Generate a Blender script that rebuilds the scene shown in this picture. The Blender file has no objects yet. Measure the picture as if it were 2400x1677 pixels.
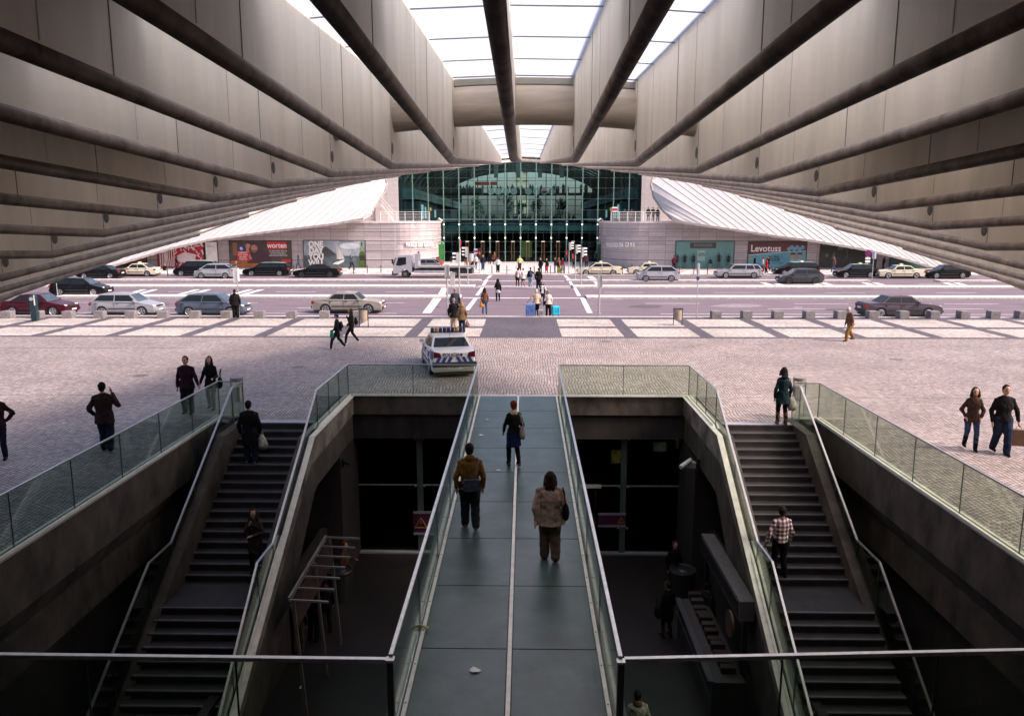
import bpy, bmesh, math, random
from mathutils import Vector, Matrix
from math import sin, cos, pi, radians as R
random.seed(7)
scene = bpy.context.scene
col = scene.collection
# ---------------------------------------------------------------- camera model (2400 x 1677 photo pixels)
F, H = 1850.0, 6.0
PIT = math.atan((838.5 - 515) / F)
YAW = math.atan(30 / F * cos(PIT))
FW = Vector((-sin(YAW) * cos(PIT), cos(YAW) * cos(PIT), -sin(PIT)))
RT = Vector((cos(YAW), sin(YAW), 0))
UP = Vector((-sin(YAW) * sin(PIT), cos(YAW) * sin(PIT), cos(PIT)))
CAM = Vector((0, 0, H))
def ray(x, y): return FW + RT * ((x - 1200) / F) - UP * ((y - 838.5) / F)
def G(x, y, z=0.0):
    d = ray(x, y); return CAM + d * ((z - H) / d.z)
def PX(x, y, X):
    d = ray(x, y); return CAM + d * (X / d.x)
def PY(x, y, Y):
    d = ray(x, y); return CAM + d * (Y / d.y)
def pr(p):
    v = Vector(p) - CAM; d = v.dot(FW)
    return 1200 + F * v.dot(RT) / d, 838.5 - F * v.dot(UP) / d
cam = bpy.data.cameras.new('camera'); co = bpy.data.objects.new('camera', cam); col.objects.link(co)
co.location = CAM; co.rotation_euler = (pi / 2 - PIT, 0, YAW)
cam.sensor_width = 36; cam.lens = F / 2400 * 36; cam.clip_end = 6000; cam.clip_start = .1
scene.camera = co
# ---------------------------------------------------------------- materials
MATS = {}
def new_mat(name):
    m = bpy.data.materials.new(name); m.use_nodes = True; nt = m.node_tree
    for n in list(nt.nodes): nt.nodes.remove(n)
    out = nt.nodes.new('ShaderNodeOutputMaterial'); MATS[name] = m
    return m, nt, out
def N(nt, t, **k):
    n = nt.nodes.new(t)
    for a, v in k.items():
        if a.startswith('i_'):
            n.inputs[a[2:].replace('_', ' ')].default_value = v
        else: setattr(n, a, v)
    return n
def rgba(c): return (c[0], c[1], c[2], 1)
def mat(name, c, rough=.6, metal=0, var=.12, scale=3.0, bump=0, bscale=None, c2=None, spec=.5, coat=0, stretch=None, emit=None, es=1.0, objc=False):
    if name in MATS: return MATS[name]
    m, nt, out = new_mat(name)
    p = N(nt, 'ShaderNodeBsdfPrincipled'); nt.links.new(p.outputs[0], out.inputs[0])
    p.inputs['Roughness'].default_value = rough; p.inputs['Metallic'].default_value = metal
    p.inputs['Specular IOR Level'].default_value = spec; p.inputs['Coat Weight'].default_value = coat
    g = N(nt, 'ShaderNodeTexCoord') if objc else N(nt, 'ShaderNodeNewGeometry')
    src = g.outputs['Object'] if objc else g.outputs['Position']
    if stretch:
        mp = N(nt, 'ShaderNodeMapping'); mp.inputs['Scale'].default_value = stretch
        nt.links.new(src, mp.inputs[0]); src = mp.outputs[0]
    n = N(nt, 'ShaderNodeTexNoise'); n.inputs['Scale'].default_value = scale; n.inputs['Detail'].default_value = 6
    n.inputs['Roughness'].default_value = .62
    nt.links.new(src, n.inputs['Vector'])
    cr = N(nt, 'ShaderNodeValToRGB')
    lo = c2 if c2 else tuple(max(0, v * (1 - var * 1.6)) for v in c)
    hi = tuple(min(1, v * (1 + var)) for v in c) if not c2 else c
    cr.color_ramp.elements[0].position = .3; cr.color_ramp.elements[1].position = .7
    cr.color_ramp.elements[0].color = rgba(lo); cr.color_ramp.elements[1].color = rgba(hi)
    nt.links.new(n.outputs[0], cr.inputs[0]); nt.links.new(cr.outputs[0], p.inputs['Base Color'])
    if bump:
        n2 = N(nt, 'ShaderNodeTexNoise'); n2.inputs['Scale'].default_value = bscale or scale * 8; n2.inputs['Detail'].default_value = 4
        nt.links.new(src, n2.inputs['Vector'])
        b = N(nt, 'ShaderNodeBump'); b.inputs['Strength'].default_value = bump; b.inputs['Distance'].default_value = .02
        nt.links.new(n2.outputs[0], b.inputs['Height']); nt.links.new(b.outputs[0], p.inputs['Normal'])
    if emit:
        p.inputs['Emission Color'].default_value = rgba(emit); p.inputs['Emission Strength'].default_value = es
    return m
def col_mat(c, rough=.7, kind='cloth'):
    key = '%s_%02x%02x%02x' % (kind, *[int(min(1, v) * 255) for v in c])
    if kind == 'paint':
        return mat(key, c, rough=.28, var=.03, scale=2, coat=.05 if max(c) < .15 else .4, spec=.12 if max(c) < .15 else .45)
    return mat(key, c, rough=max(rough, .85) if kind == 'cloth' else rough, var=.3, scale=9, bump=.45 if kind == 'cloth' else 0, bscale=22, spec=.12 if kind == 'cloth' else .4)
def glass(name, tint, gloss=.12, rough=.02, diff=0.0, dcol=(1, 1, 1)):
    if name in MATS: return MATS[name]
    m, nt, out = new_mat(name)
    t = N(nt, 'ShaderNodeBsdfTransparent'); t.inputs[0].default_value = rgba(tint)
    g = N(nt, 'ShaderNodeBsdfGlossy'); g.inputs['Roughness'].default_value = rough
    fr = N(nt, 'ShaderNodeFresnel'); fr.inputs[0].default_value = 1.45
    ml = N(nt, 'ShaderNodeMath', operation='ADD'); ml.inputs[1].default_value = gloss - .04; ml.use_clamp = True
    mf = N(nt, 'ShaderNodeMath', operation='MULTIPLY'); mf.inputs[1].default_value = .4; nt.links.new(fr.outputs[0], mf.inputs[0]); nt.links.new(mf.outputs[0], ml.inputs[0])
    mx = N(nt, 'ShaderNodeMixShader'); nt.links.new(ml.outputs[0], mx.inputs[0])
    nt.links.new(t.outputs[0], mx.inputs[1]); nt.links.new(g.outputs[0], mx.inputs[2])
    last = mx
    if diff:
        d = N(nt, 'ShaderNodeBsdfTranslucent'); d.inputs[0].default_value = rgba(dcol)
        m2 = N(nt, 'ShaderNodeMixShader'); m2.inputs[0].default_value = diff
        nt.links.new(mx.outputs[0], m2.inputs[1]); nt.links.new(d.outputs[0], m2.inputs[2]); last = m2
    nt.links.new(last.outputs[0], out.inputs[0])
    return m
# ---------------------------------------------------------------- mesh builder
class MB:
    def __init__(s): s.v = []; s.f = []; s.mi = []; s.cur = 0
    def add(s, vs, fs):
        o = len(s.v); s.v += [tuple(v) for v in vs]
        for f in fs: s.f.append([i + o for i in f]); s.mi.append(s.cur)
        return s
    def quad(s, a, b, c, d): return s.add([a, b, c, d], [(0, 1, 2, 3)])
    def box(s, x0, x1, y0, y1, z0, z1):
        v = [(x, y, z) for z in (z0, z1) for y in (y0, y1) for x in (x0, x1)]
        return s.add(v, [(0, 2, 3, 1), (4, 5, 7, 6), (0, 1, 5, 4), (2, 6, 7, 3), (0, 4, 6, 2), (1, 3, 7, 5)])
    def prism(s, pts, d):           # pts polygon (3D), extruded by vector d
        d = Vector(d); n = len(pts); a = [Vector(p) for p in pts]; b = [p + d for p in a]
        fs = [tuple(range(n))[::-1], tuple(range(n, 2 * n))] + [(i, (i + 1) % n, n + (i + 1) % n, n + i) for i in range(n)]
        return s.add(a + b, fs)
    def slab(s, a, b, c, d, t):     # quad with thickness along its normal
        a, b, c, d = map(Vector, (a, b, c, d)); n = (b - a).cross(d - a)
        if n.length < 1e-9: n = (c - b).cross(a - b)
        n = n.normalized() * t
        return s.prism([a - n * .5, b - n * .5, c - n * .5, d - n * .5], n)
    def tube(s, pts, r, n=10, cap=True, r2=None):
        pts = [Vector(p) for p in pts]; rs = r if isinstance(r, (list, tuple)) else [r] * len(pts)
        rings = []
        up0 = None
        for i, p in enumerate(pts):
            if i == 0: t = (pts[1] - p)
            elif i == len(pts) - 1: t = (p - pts[i - 1])
            else: t = ((pts[i + 1] - p).normalized() + (p - pts[i - 1]).normalized())
            t.normalize()
            if up0 is None: up0 = Vector((0, 0, 1)) if abs(t.z) < .9 else Vector((0, 1, 0))
            sx = t.cross(up0).normalized(); u = sx.cross(t).normalized(); up0 = u
            rings.append([p + (sx * cos(2 * pi * k / n) + u * sin(2 * pi * k / n) * (r2 or 1)) * rs[i] for k in range(n)])
        vs = [v for r_ in rings for v in r_]; fs = []
        for i in range(len(rings) - 1):
            for k in range(n):
                k2 = (k + 1) % n; fs.append((i * n + k, i * n + k2, (i + 1) * n + k2, (i + 1) * n + k))
        if cap: fs.append(tuple(range(n))[::-1]); fs.append(tuple(range((len(rings) - 1) * n, len(rings) * n)))
        return s.add(vs, fs)
    def rbox(s, pts, w, h):         # rectangular section swept along pts (w sideways, h up)
        pts = [Vector(p) for p in pts]; rings = []
        for i, p in enumerate(pts):
            if i == 0: t = (pts[1] - p)
            elif i == len(pts) - 1: t = (p - pts[i - 1])
            else: t = ((pts[i + 1] - p).normalized() + (p - pts[i - 1]).normalized())
            t.normalize(); sx = t.cross(Vector((0, 0, 1)))
            sx = sx.normalized() if sx.length > 1e-4 else Vector((1, 0, 0))
            u = sx.cross(t).normalized()
            rings.append([p + sx * a * w / 2 + u * b * h / 2 for a, b in ((-1, -1), (1, -1), (1, 1), (-1, 1))])
        vs = [v for r_ in rings for v in r_]; fs = []
        for i in range(len(rings) - 1):
            for k in range(4):
                k2 = (k + 1) % 4; fs.append((i * 4 + k, i * 4 + k2, (i + 1) * 4 + k2, (i + 1) * 4 + k))
        fs += [(3, 2, 1, 0), tuple(range(len(vs) - 4, len(vs)))]
        return s.add(vs, fs)
    def cyl(s, c, r, z0, z1, n=16, r1=None):
        return s.tube([(c[0], c[1], z0), (c[0], c[1], z1)], [r, r1 if r1 is not None else r], n)
    def disc(s, a, b, r, n=20): return s.tube([a, b], r, n)
    def ell(s, c, rx, ry, rz, n=12, m=8, mtx=None):
        vs = []; fs = []
        for i in range(m + 1):
            th = pi * i / m
            for k in range(n):
                ph = 2 * pi * k / n
                v = Vector((rx * sin(th) * cos(ph), ry * sin(th) * sin(ph), rz * cos(th)))
                if mtx: v = mtx @ v
                vs.append(v + Vector(c))
        for i in range(m):
            for k in range(n):
                k2 = (k + 1) % n; fs.append((i * n + k, (i + 1) * n + k, (i + 1) * n + k2, i * n + k2))
        return s.add(vs, fs)
    def loft(s, rings):             # closed rings with same count, capped
        n = len(rings[0]); vs = [v for r_ in rings for v in r_]; fs = []
        for i in range(len(rings) - 1):
            for k in range(n):
                k2 = (k + 1) % n; fs.append((i * n + k, i * n + k2, (i + 1) * n + k2, (i + 1) * n + k))
        fs.append(tuple(range(n))[::-1]); fs.append(tuple(range((len(rings) - 1) * n, len(rings) * n)))
        return s.add(vs, fs)
    def build(s, name, m, parent=None, loc=None, rotz=0, smooth=False, fix=True):
        me = bpy.data.meshes.new(name); me.from_pydata(s.v, [], s.f); me.update()
        if fix:
            bm = bmesh.new(); bm.from_mesh(me)
            bmesh.ops.remove_doubles(bm, verts=bm.verts, dist=1e-5)
            bmesh.ops.recalc_face_normals(bm, faces=bm.faces); bm.to_mesh(me); bm.free()
        ms = m if isinstance(m, (list, tuple)) else [m]
        for x in ms: me.materials.append(x)
        if len(ms) > 1 and len(me.polygons) == len(s.mi):
            for p, k in zip(me.polygons, s.mi): p.material_index = k
        if smooth:
            for p in me.polygons: p.use_smooth = True
        o = bpy.data.objects.new(name, me); col.objects.link(o)
        if parent is not None: o.parent = parent
        if loc is not None: o.location = loc
        o.rotation_euler.z = rotz
        return o
def tag(o, label=None, cat=None, group=None, kind=None):
    if label: o['label'] = label
    if cat: o['category'] = cat
    if group: o['group'] = group
    if kind: o['kind'] = kind
    return o
def empty(name, loc=(0, 0, 0), rz=0, label=None, cat=None, group=None):
    o = bpy.data.objects.new(name, None); col.objects.link(o); o.location = loc; o.rotation_euler.z = rz
    o.empty_display_size = .2
    return tag(o, label, cat, group)
def copy_tree(o, parent=None):
    kids = [c for c in bpy.data.objects if c.parent == o]
    c = o.copy(); col.objects.link(c)
    if parent is not None: c.parent = parent
    for k in kids: copy_tree(k, c)
    return c
def struct(name, mb, m, **k): return tag(mb.build(name, m, **k), kind='structure')
def text(s, size, m, name='lettering', parent=None, mtx=None, extrude=.01, bold=.0, align='CENTER', spacing=1.0, shear=0, xscale=1.0):
    cu = bpy.data.curves.new('t', 'FONT'); cu.body = s; cu.size = size; cu.align_x = align; cu.align_y = 'CENTER'
    cu.extrude = extrude; cu.offset = bold; cu.space_character = spacing; cu.shear = shear; cu.resolution_u = 3
    o = bpy.data.objects.new('t', cu); col.objects.link(o); bpy.context.view_layer.update()
    me = bpy.data.meshes.new_from_object(o.evaluated_get(bpy.context.evaluated_depsgraph_get()))
    bpy.data.objects.remove(o); me.materials.clear(); me.materials.append(m); me.name = name
    if xscale != 1: me.transform(Matrix.Diagonal((xscale, 1, 1, 1)))
    o = bpy.data.objects.new(name, me); col.objects.link(o)
    if parent is not None: o.parent = parent
    if mtx is not None: o.matrix_local = mtx
    return o
def wallm(x, y, z, rz=0):   # text standing upright facing -Y, rotated rz about z
    return Matrix.Translation((x, y, z)) @ Matrix.Rotation(rz, 4, 'Z') @ Matrix.Rotation(pi / 2, 4, 'X')
# ---------------------------------------------------------------- shared materials
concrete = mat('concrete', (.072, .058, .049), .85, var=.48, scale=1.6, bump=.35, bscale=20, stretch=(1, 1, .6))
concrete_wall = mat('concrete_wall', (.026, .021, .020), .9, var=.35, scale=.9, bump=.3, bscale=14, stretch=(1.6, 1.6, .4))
steel = mat('brushed_steel', (.62, .6, .58), .32, metal=.85, var=.1, scale=8)
steel_light = mat('steel_strip', (.80, .76, .68), .5, metal=.15, var=.12, scale=5)
black = mat('black_metal', (.02, .02, .022), .45, var=.2)
rubber = mat('rubber', (.018, .018, .019), .8, var=.2)
white_paint = mat('white_paint', (.78, .77, .75), .5, var=.06)
chrome = mat('chrome', (.75, .75, .77), .18, metal=1, var=.03)
galv = mat('galvanised_steel', (.42, .42, .42), .5, metal=.5, var=.12, scale=6)
glass_rail = glass('balustrade_glass', (.80, .86, .80), .045)
glass_rail_edge = mat('glass_edge', (.05, .09, .08), .3, var=.1)
glass_mall = glass('facade_glass', (.72, .92, .96), .035)
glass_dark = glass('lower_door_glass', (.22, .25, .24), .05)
car_glass = mat('car_glass', (.012, .016, .018), .04, var=.05, spec=.3)
lamp_red = mat('red_lamp', (.25, .008, .012), .25, var=.1)
lamp_clear = mat('clear_lamp', (.75, .75, .78), .15, var=.1)
lamp_amber = mat('amber_lamp', (.8, .25, .02), .25, var=.1)
# ---------------------------------------------------------------- ground materials
def cobble(name, c, c2, mortar, w=.11, distort=.1, bump=.6):
    m, nt, out = new_mat(name)
    p = N(nt, 'ShaderNodeBsdfPrincipled'); p.inputs['Roughness'].default_value = .62
    nt.links.new(p.outputs[0], out.inputs[0])
    g = N(nt, 'ShaderNodeNewGeometry')
    n = N(nt, 'ShaderNodeTexNoise'); n.inputs['Scale'].default_value = .55; n.inputs['Detail'].default_value = 2
    nt.links.new(g.outputs['Position'], n.inputs['Vector'])
    vm = N(nt, 'ShaderNodeVectorMath', operation='SCALE'); vm.inputs['Scale'].default_value = distort * 4
    nt.links.new(n.outputs['Color'], vm.inputs[0])
    va = N(nt, 'ShaderNodeVectorMath', operation='ADD')
    nt.links.new(g.outputs['Position'], va.inputs[0]); nt.links.new(vm.outputs[0], va.inputs[1])
    b = N(nt, 'ShaderNodeTexBrick'); b.inputs['Scale'].default_value = 1
    b.inputs['Brick Width'].default_value = w * 1.05; b.inputs['Row Height'].default_value = w
    b.inputs['Mortar Size'].default_value = w * .13; b.inputs['Mortar Smooth'].default_value = .25
    b.inputs['Color1'].default_value = rgba(c); b.inputs['Color2'].default_value = rgba(c2); b.inputs['Mortar'].default_value = rgba(mortar)
    rot = N(nt, 'ShaderNodeMapping'); rot.inputs['Rotation'].default_value = (0, 0, pi / 2)
    nt.links.new(va.outputs[0], rot.inputs[0]); nt.links.new(rot.outputs[0], b.inputs['Vector'])
    n2 = N(nt, 'ShaderNodeTexNoise'); n2.inputs['Scale'].default_value = .35; n2.inputs['Detail'].default_value = 8; n2.inputs['Roughness'].default_value = .7
    nt.links.new(g.outputs['Position'], n2.inputs['Vector'])
    mr = N(nt, 'ShaderNodeMapRange'); mr.inputs[1].default_value = .3; mr.inputs[2].default_value = .7; mr.inputs[3].default_value = .66; mr.inputs[4].default_value = 1.14
    nt.links.new(n2.outputs[0], mr.inputs[0])
    mx = N(nt, 'ShaderNodeVectorMath', operation='SCALE'); nt.links.new(b.outputs['Color'], mx.inputs[0]); nt.links.new(mr.outputs[0], mx.inputs['Scale'])
    n3 = N(nt, 'ShaderNodeTexNoise'); n3.inputs['Scale'].default_value = 4.5; n3.inputs['Detail'].default_value = 5; n3.inputs['Roughness'].default_value = .75
    nt.links.new(g.outputs['Position'], n3.inputs['Vector'])
    mr3 = N(nt, 'ShaderNodeMapRange'); mr3.inputs[1].default_value = .36; mr3.inputs[2].default_value = .64; mr3.inputs[3].default_value = .5; mr3.inputs[4].default_value = 1.18
    nt.links.new(n3.outputs[0], mr3.inputs[0])
    mx3 = N(nt, 'ShaderNodeVectorMath', operation='SCALE'); nt.links.new(mx.outputs[0], mx3.inputs[0]); nt.links.new(mr3.outputs[0], mx3.inputs['Scale'])
    nt.links.new(mx3.outputs[0], p.inputs['Base Color'])
    bp = N(nt, 'ShaderNodeBump'); bp.inputs['Strength'].default_value = bump; bp.inputs['Distance'].default_value = .012
    bp.invert = True
    nt.links.new(b.outputs['Fac'], bp.inputs['Height']); nt.links.new(bp.outputs[0], p.inputs['Normal'])
    return m
plaza_m = cobble('plaza_cobbles', (.64, .535, .495), (.45, .365, .34), (.085, .065, .065), bump=.9)
tile_m = cobble('pale_cobbles', (.80, .71, .63), (.70, .62, .55), (.30, .26, .26), w=.1, distort=.1, bump=.3)
dark_m = cobble('dark_cobbles', (.18, .15, .175), (.12, .10, .125), (.06, .05, .055), w=.1, distort=.1, bump=.4)
walk_m = mat('far_pavement', (.60, .545, .53), .8, var=.12, scale=1.2)
asphalt = mat('asphalt', (.165, .13, .155), .85, var=.16, scale=.9, bump=.3, bscale=30, stretch=(.35, 1.2, 1))
patch_m = mat('asphalt_patch', (.095, .08, .095), .9, var=.2, scale=3)
patch_l = mat('asphalt_pale_patch', (.27, .235, .255), .9, var=.2, scale=3)
paint_m = mat('road_paint', (.80, .75, .76), .7, var=.2, scale=5)
kerb_m = mat('kerb_stone', (.50, .46, .44), .8, var=.25, scale=4)
far_ground = mat('far_ground_cover', (.2, .19, .19), .9)
# ---------------------------------------------------------------- ground
XC = -.22
XIL, XIR = -6.0, 5.56          # void side of the inner stair walls
XOL, XOR = -8.65, 8.20         # outer stair walls
XEL, XER = -9.33, 8.88         # plaza edge walls
YB, YS, ZF = 26.6, 22.9, -6.0
def sheet(mb, x0, x1, y0, y1, z): mb.quad((x0, y0, z), (x1, y0, z), (x1, y1, z), (x0, y1, z))
p = MB()
sheet(p, -70, XEL - .12, -12, YB, 0)
sheet(p, XER + .12, 70, -12, YB, 0)
sheet(p, XEL - .12, XOL + .1, 23.62, YB, 0); sheet(p, XOL + .1, XIL - .35, YS, YB, 0)
sheet(p, XOR - .1, XER + .12, 23.62, YB, 0); sheet(p, XIR + .35, XOR - .1, YS, YB, 0)
sheet(p, -70, 70, YB + .02, 49.3, 0)
struct('plaza_paving', p, plaza_m)
# pattern bands : dark grid with pale tiles
p = MB()
sheet(p, -70, 70, 40.3, 49.3, .004)
struct('pavement_border', p, dark_m)
p = MB()
ya, yb, yc, yd = 40.75, 44.0, 44.75, 48.1
k = 0
x = 1.95
xs = []
while x < 60: xs.append((x, x + 3.25)); x += 3.95
x = -2.35
while x > -60: xs.append((x - 3.25, x)); x -= 3.95
for a, b in xs:
    sheet(p, a, b, ya, yb, .008); sheet(p, a, b, yc, yd, .008)
struct('pavement_tiles', p, tile_m)
p = MB(); sheet(p, -160, 160, 49.3, 89.4, -.12)
struct('road', p, asphalt)
p = MB()
sheet(p, -400, 400, 108, 1800, -.03); sheet(p, -1500, -70, -50, 108, -.25); sheet(p, 70, 1500, -50, 108, -.25)
struct('far_ground', p, far_ground)
# kerbs and medians (real steps)
yk = 49.3
p = MB()
p.box(-90, 90, yk, yk + .28, -.12, .012)
struct('near_kerb', p, mat('near_kerb_stone', (.70, .66, .64), .8, var=.15, scale=3))
def gy(py): return G(1200, py)[1]
Xl1, Xr1 = G(1118, 680)[0], G(1348, 690)[0]
def median(name, y0, y1, xa, xb):
    p = MB(); p.box(xa, xb, y0, y0 + .18, -.12, .02); p.box(xa, xb, y1 - .18, y1, -.12, .02)
    struct(name + '_kerb', p, kerb_m)
    p = MB(); p.box(xa + .01, xb - .01, y0 + .18, y1 - .18, -.12, .016); struct(name, p, walk_m)
m1a, m1b = 62.0, 64.0
m2a, m2b = 71.8, 74.2
m3a, m3b = 79.6, 81.0
median('traffic_island', m1a, m1b, G(111, 697)[0], -5.1)
median('traffic_island', m1a, m1b, 4.9, 95)
median('traffic_island', m2a, m2b, -110, -4.6)
median('traffic_island', m2a, m2b, 4.4, 110)
median('traffic_island', m3a, m3b, -110, -4.4)
median('traffic_island', m3a, m3b, 4.2, G(2056, 660)[0])
median('traffic_island', m3a, m3b, G(2218, 660)[0], 90)
p = MB(); p.box(-150, 150, 88.4, 88.7, -.12, .02); struct('far_kerb', p, kerb_m)
p = MB(); p.box(-150, 150, 88.7, 99.9, -.12, 0.0); p.box(-12.2, 10.8, 99.9, 112.6, -.12, .0)
struct('far_pavement', p, walk_m)
# dark squiggles of the far pavement mosaic
p = MB(); rnd = random.Random(3)
for i in range(230):
    x = rnd.uniform(-48, 48); y = rnd.choice([89.6, 91.2, 92.9, 94.6, 96.4]) + rnd.uniform(-.3, .3)
    w = rnd.uniform(.4, .9); a = rnd.uniform(-.4, .4)
    pts = [(x - w / 2, y), (x - w * .1, y + .3 + a), (x + w / 2, y + .1), (x + w * .15, y - .28)]
    p.add([(u, v, .004) for u, v in pts], [(0, 1, 2, 3)])
struct('mosaic_marks', p, mat('mosaic_dark', (.12, .09, .09), .8))
# painted markings
p = MB()
ZR = -.116
def gl(pts):
    p.add([tuple(G(a, b, ZR)) for a, b in pts], [tuple(range(len(pts)))])
def hline(y, x0, x1, w=.14): sheet(p, x0, x1, y, y + w, ZR)
# crossing borders
gl([(1088, 726), (1100, 726), (1121, 697), (1112, 697)]); gl([(1114, 692), (1122, 692), (1135, 674), (1127, 674)])
gl([(1129, 668), (1137, 668), (1145, 654), (1138, 654)]); gl([(1140, 652), (1147, 652), (1154, 645), (1147, 645)])
gl([(1376, 733), (1389, 733), (1370, 697), (1359, 697)]); gl([(1353, 693), (1362, 693), (1351, 675), (1344, 675)])
gl([(1337, 668), (1345, 668), (1337, 656), (1331, 656)]); gl([(1330, 654), (1337, 654), (1327, 645), (1320, 645)])
# stop bars
gl([(990, 733), (1010, 733), (1037, 696), (1018, 696)]); gl([(1025, 692), (1042, 692), (1050, 674), (1036, 674)])
gl([(1396, 666), (1408, 666), (1400, 657), (1389, 657)]); gl([(1383, 653), (1398, 653), (1388, 647), (1375, 647)])
for x0, x1, y in ((-4.9, 4.7, 62.4), (-4.5, 4.3, 72.5), (-4.3, 4.1, 80.0), (-4.4, 4.3, 74)):
    hline(y, x0, x1, .45)
hline(50.0, -3.0, 4.6, .5)
for y, dash, gap, off in ((55.2, 4, 7, 0), (58.6, 4, 7, 3), (67.6, 3.4, 6, 1), (76.8, 4, 8, 2), (84.8, 4, 9, 4)):
    x = -60 + off
    while x < 62:
        if not (-8.5 < x < 6.5): hline(y, x, x + dash, .13)
        x += dash + gap
hline(65.2, -60, -8, .12); hline(52.0, -40, -8.5, .12)
hline(52.0, 9, 60, .12)
# diagonal hatch pairs
for px in (270, 395, 520):
    for o in (0, 26):
        gl([(px + o + 10, 692), (px + o + 25, 692), (px + o + 75, 678), (px + o + 62, 678)])
gl([(82, 693), (105, 693), (200, 680), (180, 680)])
for px in (1783, 1898, 2020, 2210):
    for o in (0, 25):
        gl([(px + o + 30, 672), (px + o + 46, 672), (px + o + 12, 662), (px + o - 2, 662)])
struct('road_marking', p, paint_m)
p = MB()
for cx, cy, rx, ry, m_ in ((1515, 718, 40, 4, 0), (1962, 726, 28, 3, 0), (365, 713, 36, 3.5, 0), (1017, 719, 18, 2, 0)):
    c = [G(cx + rx * cos(t * pi / 9) * (1 + .12 * sin(5 * t)), cy + ry * sin(t * pi / 9), -.117) for t in range(18)]
    p.add(c, [tuple(range(18))])
struct('road_patch', p, patch_m)
p = MB()
for cx, cy, rx, ry in ((1730, 716, 60, 4), (1870, 720, 12, 2), (1450, 700, 16, 2)):
    c = [G(cx + rx * cos(t * pi / 9) * (1 + .12 * sin(5 * t)), cy + ry * sin(t * pi / 9), -.1175) for t in range(18)]
    p.add(c, [tuple(range(18))])
struct('pale_road_patch', p, patch_l)
# ---------------------------------------------------------------- sunken level
p = MB(); p.box(-10.6, 10.2, -12, 45, ZF - .2, ZF)
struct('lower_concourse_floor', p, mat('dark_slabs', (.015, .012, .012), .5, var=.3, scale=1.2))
# back beam above lower doors
for (xa, xb, lb) in ((XIL, -1.72, 'left'), (1.28, XIR, 'right')):
    t = empty('lintel_beam', ((xa + xb) / 2, YB + .1, 0), label='stained concrete beam over the dark doors %s of the glass footbridge' % lb, cat='beam')
    L = Vector(t.location)
    def loc(mb): mb.v = [tuple(Vector(v) - L) for v in mb.v]; return mb
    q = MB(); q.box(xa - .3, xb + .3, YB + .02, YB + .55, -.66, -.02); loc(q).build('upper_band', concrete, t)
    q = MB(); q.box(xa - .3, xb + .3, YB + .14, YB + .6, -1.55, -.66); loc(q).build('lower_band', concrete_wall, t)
    t['label'] = t['label']
# doors and dark hall behind
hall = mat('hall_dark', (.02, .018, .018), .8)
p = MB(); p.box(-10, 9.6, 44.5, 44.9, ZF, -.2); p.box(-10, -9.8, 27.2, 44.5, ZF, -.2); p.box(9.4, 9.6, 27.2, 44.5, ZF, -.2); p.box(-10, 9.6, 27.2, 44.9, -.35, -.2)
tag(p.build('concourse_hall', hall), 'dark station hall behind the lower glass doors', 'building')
for (xa, xb, side) in ((XIL, -1.7, 'left'), (1.25, XIR, 'right')):
    t = empty('glass_door_wall', ((xa + xb) / 2, YB + .75, ZF), label='tall dark glass door screen under the %s concrete beam' % side, cat='glass doors')
    L = Vector(t.location)
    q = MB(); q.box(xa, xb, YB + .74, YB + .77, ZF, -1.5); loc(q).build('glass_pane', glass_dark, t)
    xm = G(975, 1314, ZF)[0] + .1 if side == 'left' else G(1462, 1314, ZF)[0]
    q = MB(); q.box(xm - .1, xm + .1, YB + .6, YB + .7, ZF, -1.55); loc(q).build('mullion', mat('green_grey_metal', (.13, .16, .15), .4, metal=.4), t)
    q = MB(); q.box(xa, xb, YB + .68, YB + .72, -3.46, -3.42); loc(q).build('transom', galv, t)
    q = MB(); q.box(xa, xb, YB + .5, YB + .73, ZF, ZF + .05); loc(q).build('threshold', galv, t)
    q = MB()
    for z in (-1.7, -3.44, -5.0):
        for dx in (-.16, .16): q.ell((xm + dx, YB + .6, z), .04, .04, .04, 6, 4)
    loc(q).build('fixing', steel, t)
    hx = xm - 1.5 if side == 'right' else xm + 1.1
    for dx in (0, .5):
        q = MB(); q.tube([(hx + dx, YB + .62, -5.8), (hx + dx, YB + .62, -3.6)], .025, 6); loc(q).build('door_handle', mat('brass', (.12, .05, .02), .35, metal=.7), t)
    q = MB(); q.box(hx - .1, hx + .7, YB + .6, YB + .66, -3.5, -3.38); loc(q).build('door_closer', steel_light, t)
for (px, py, w, h, side) in ((993, 1225, .75, .72, 'left'), (1434, 1218, 1.0, .36, 'right')):
    c = PY(px, py, YB + .55)
    t = empty('warning_sign', c, label='purple warning sign with a yellow triangle on the %s lower doors' % side, cat='warning sign')
    q = MB(); q.box(-w / 2, w / 2, 0, .02, -h / 2, h / 2); q.build('board', mat('purple', (.06, .01, .04), .5), t)
    q = MB(); q.box(-w / 2, w / 2, -.004, .02, h / 2, h / 2 + .09); q.box(-w / 2, w / 2, -.004, .02, -h / 2 - .09, -h / 2); q.build('border', mat('sign_border', (.25, .24, .25), .5), t)
    tx = -.1 if side == 'left' else w / 2 - .16; s_ = .22 if side == 'left' else .12
    q = MB(); a = [(tx - s_, -.006, -s_ * .8), (tx + s_, -.006, -s_ * .8), (tx, -.006, s_ * .9)]
    for i in range(3): q.tube([a[i], a[(i + 1) % 3]], .018, 6)
    q.tube([(tx, -.006, -.03 * s_ * 5), (tx, -.006, s_ * .4)], .015, 6)
    q.build('triangle', mat('sign_yellow', (.3, .16, .02), .5), t)
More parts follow.
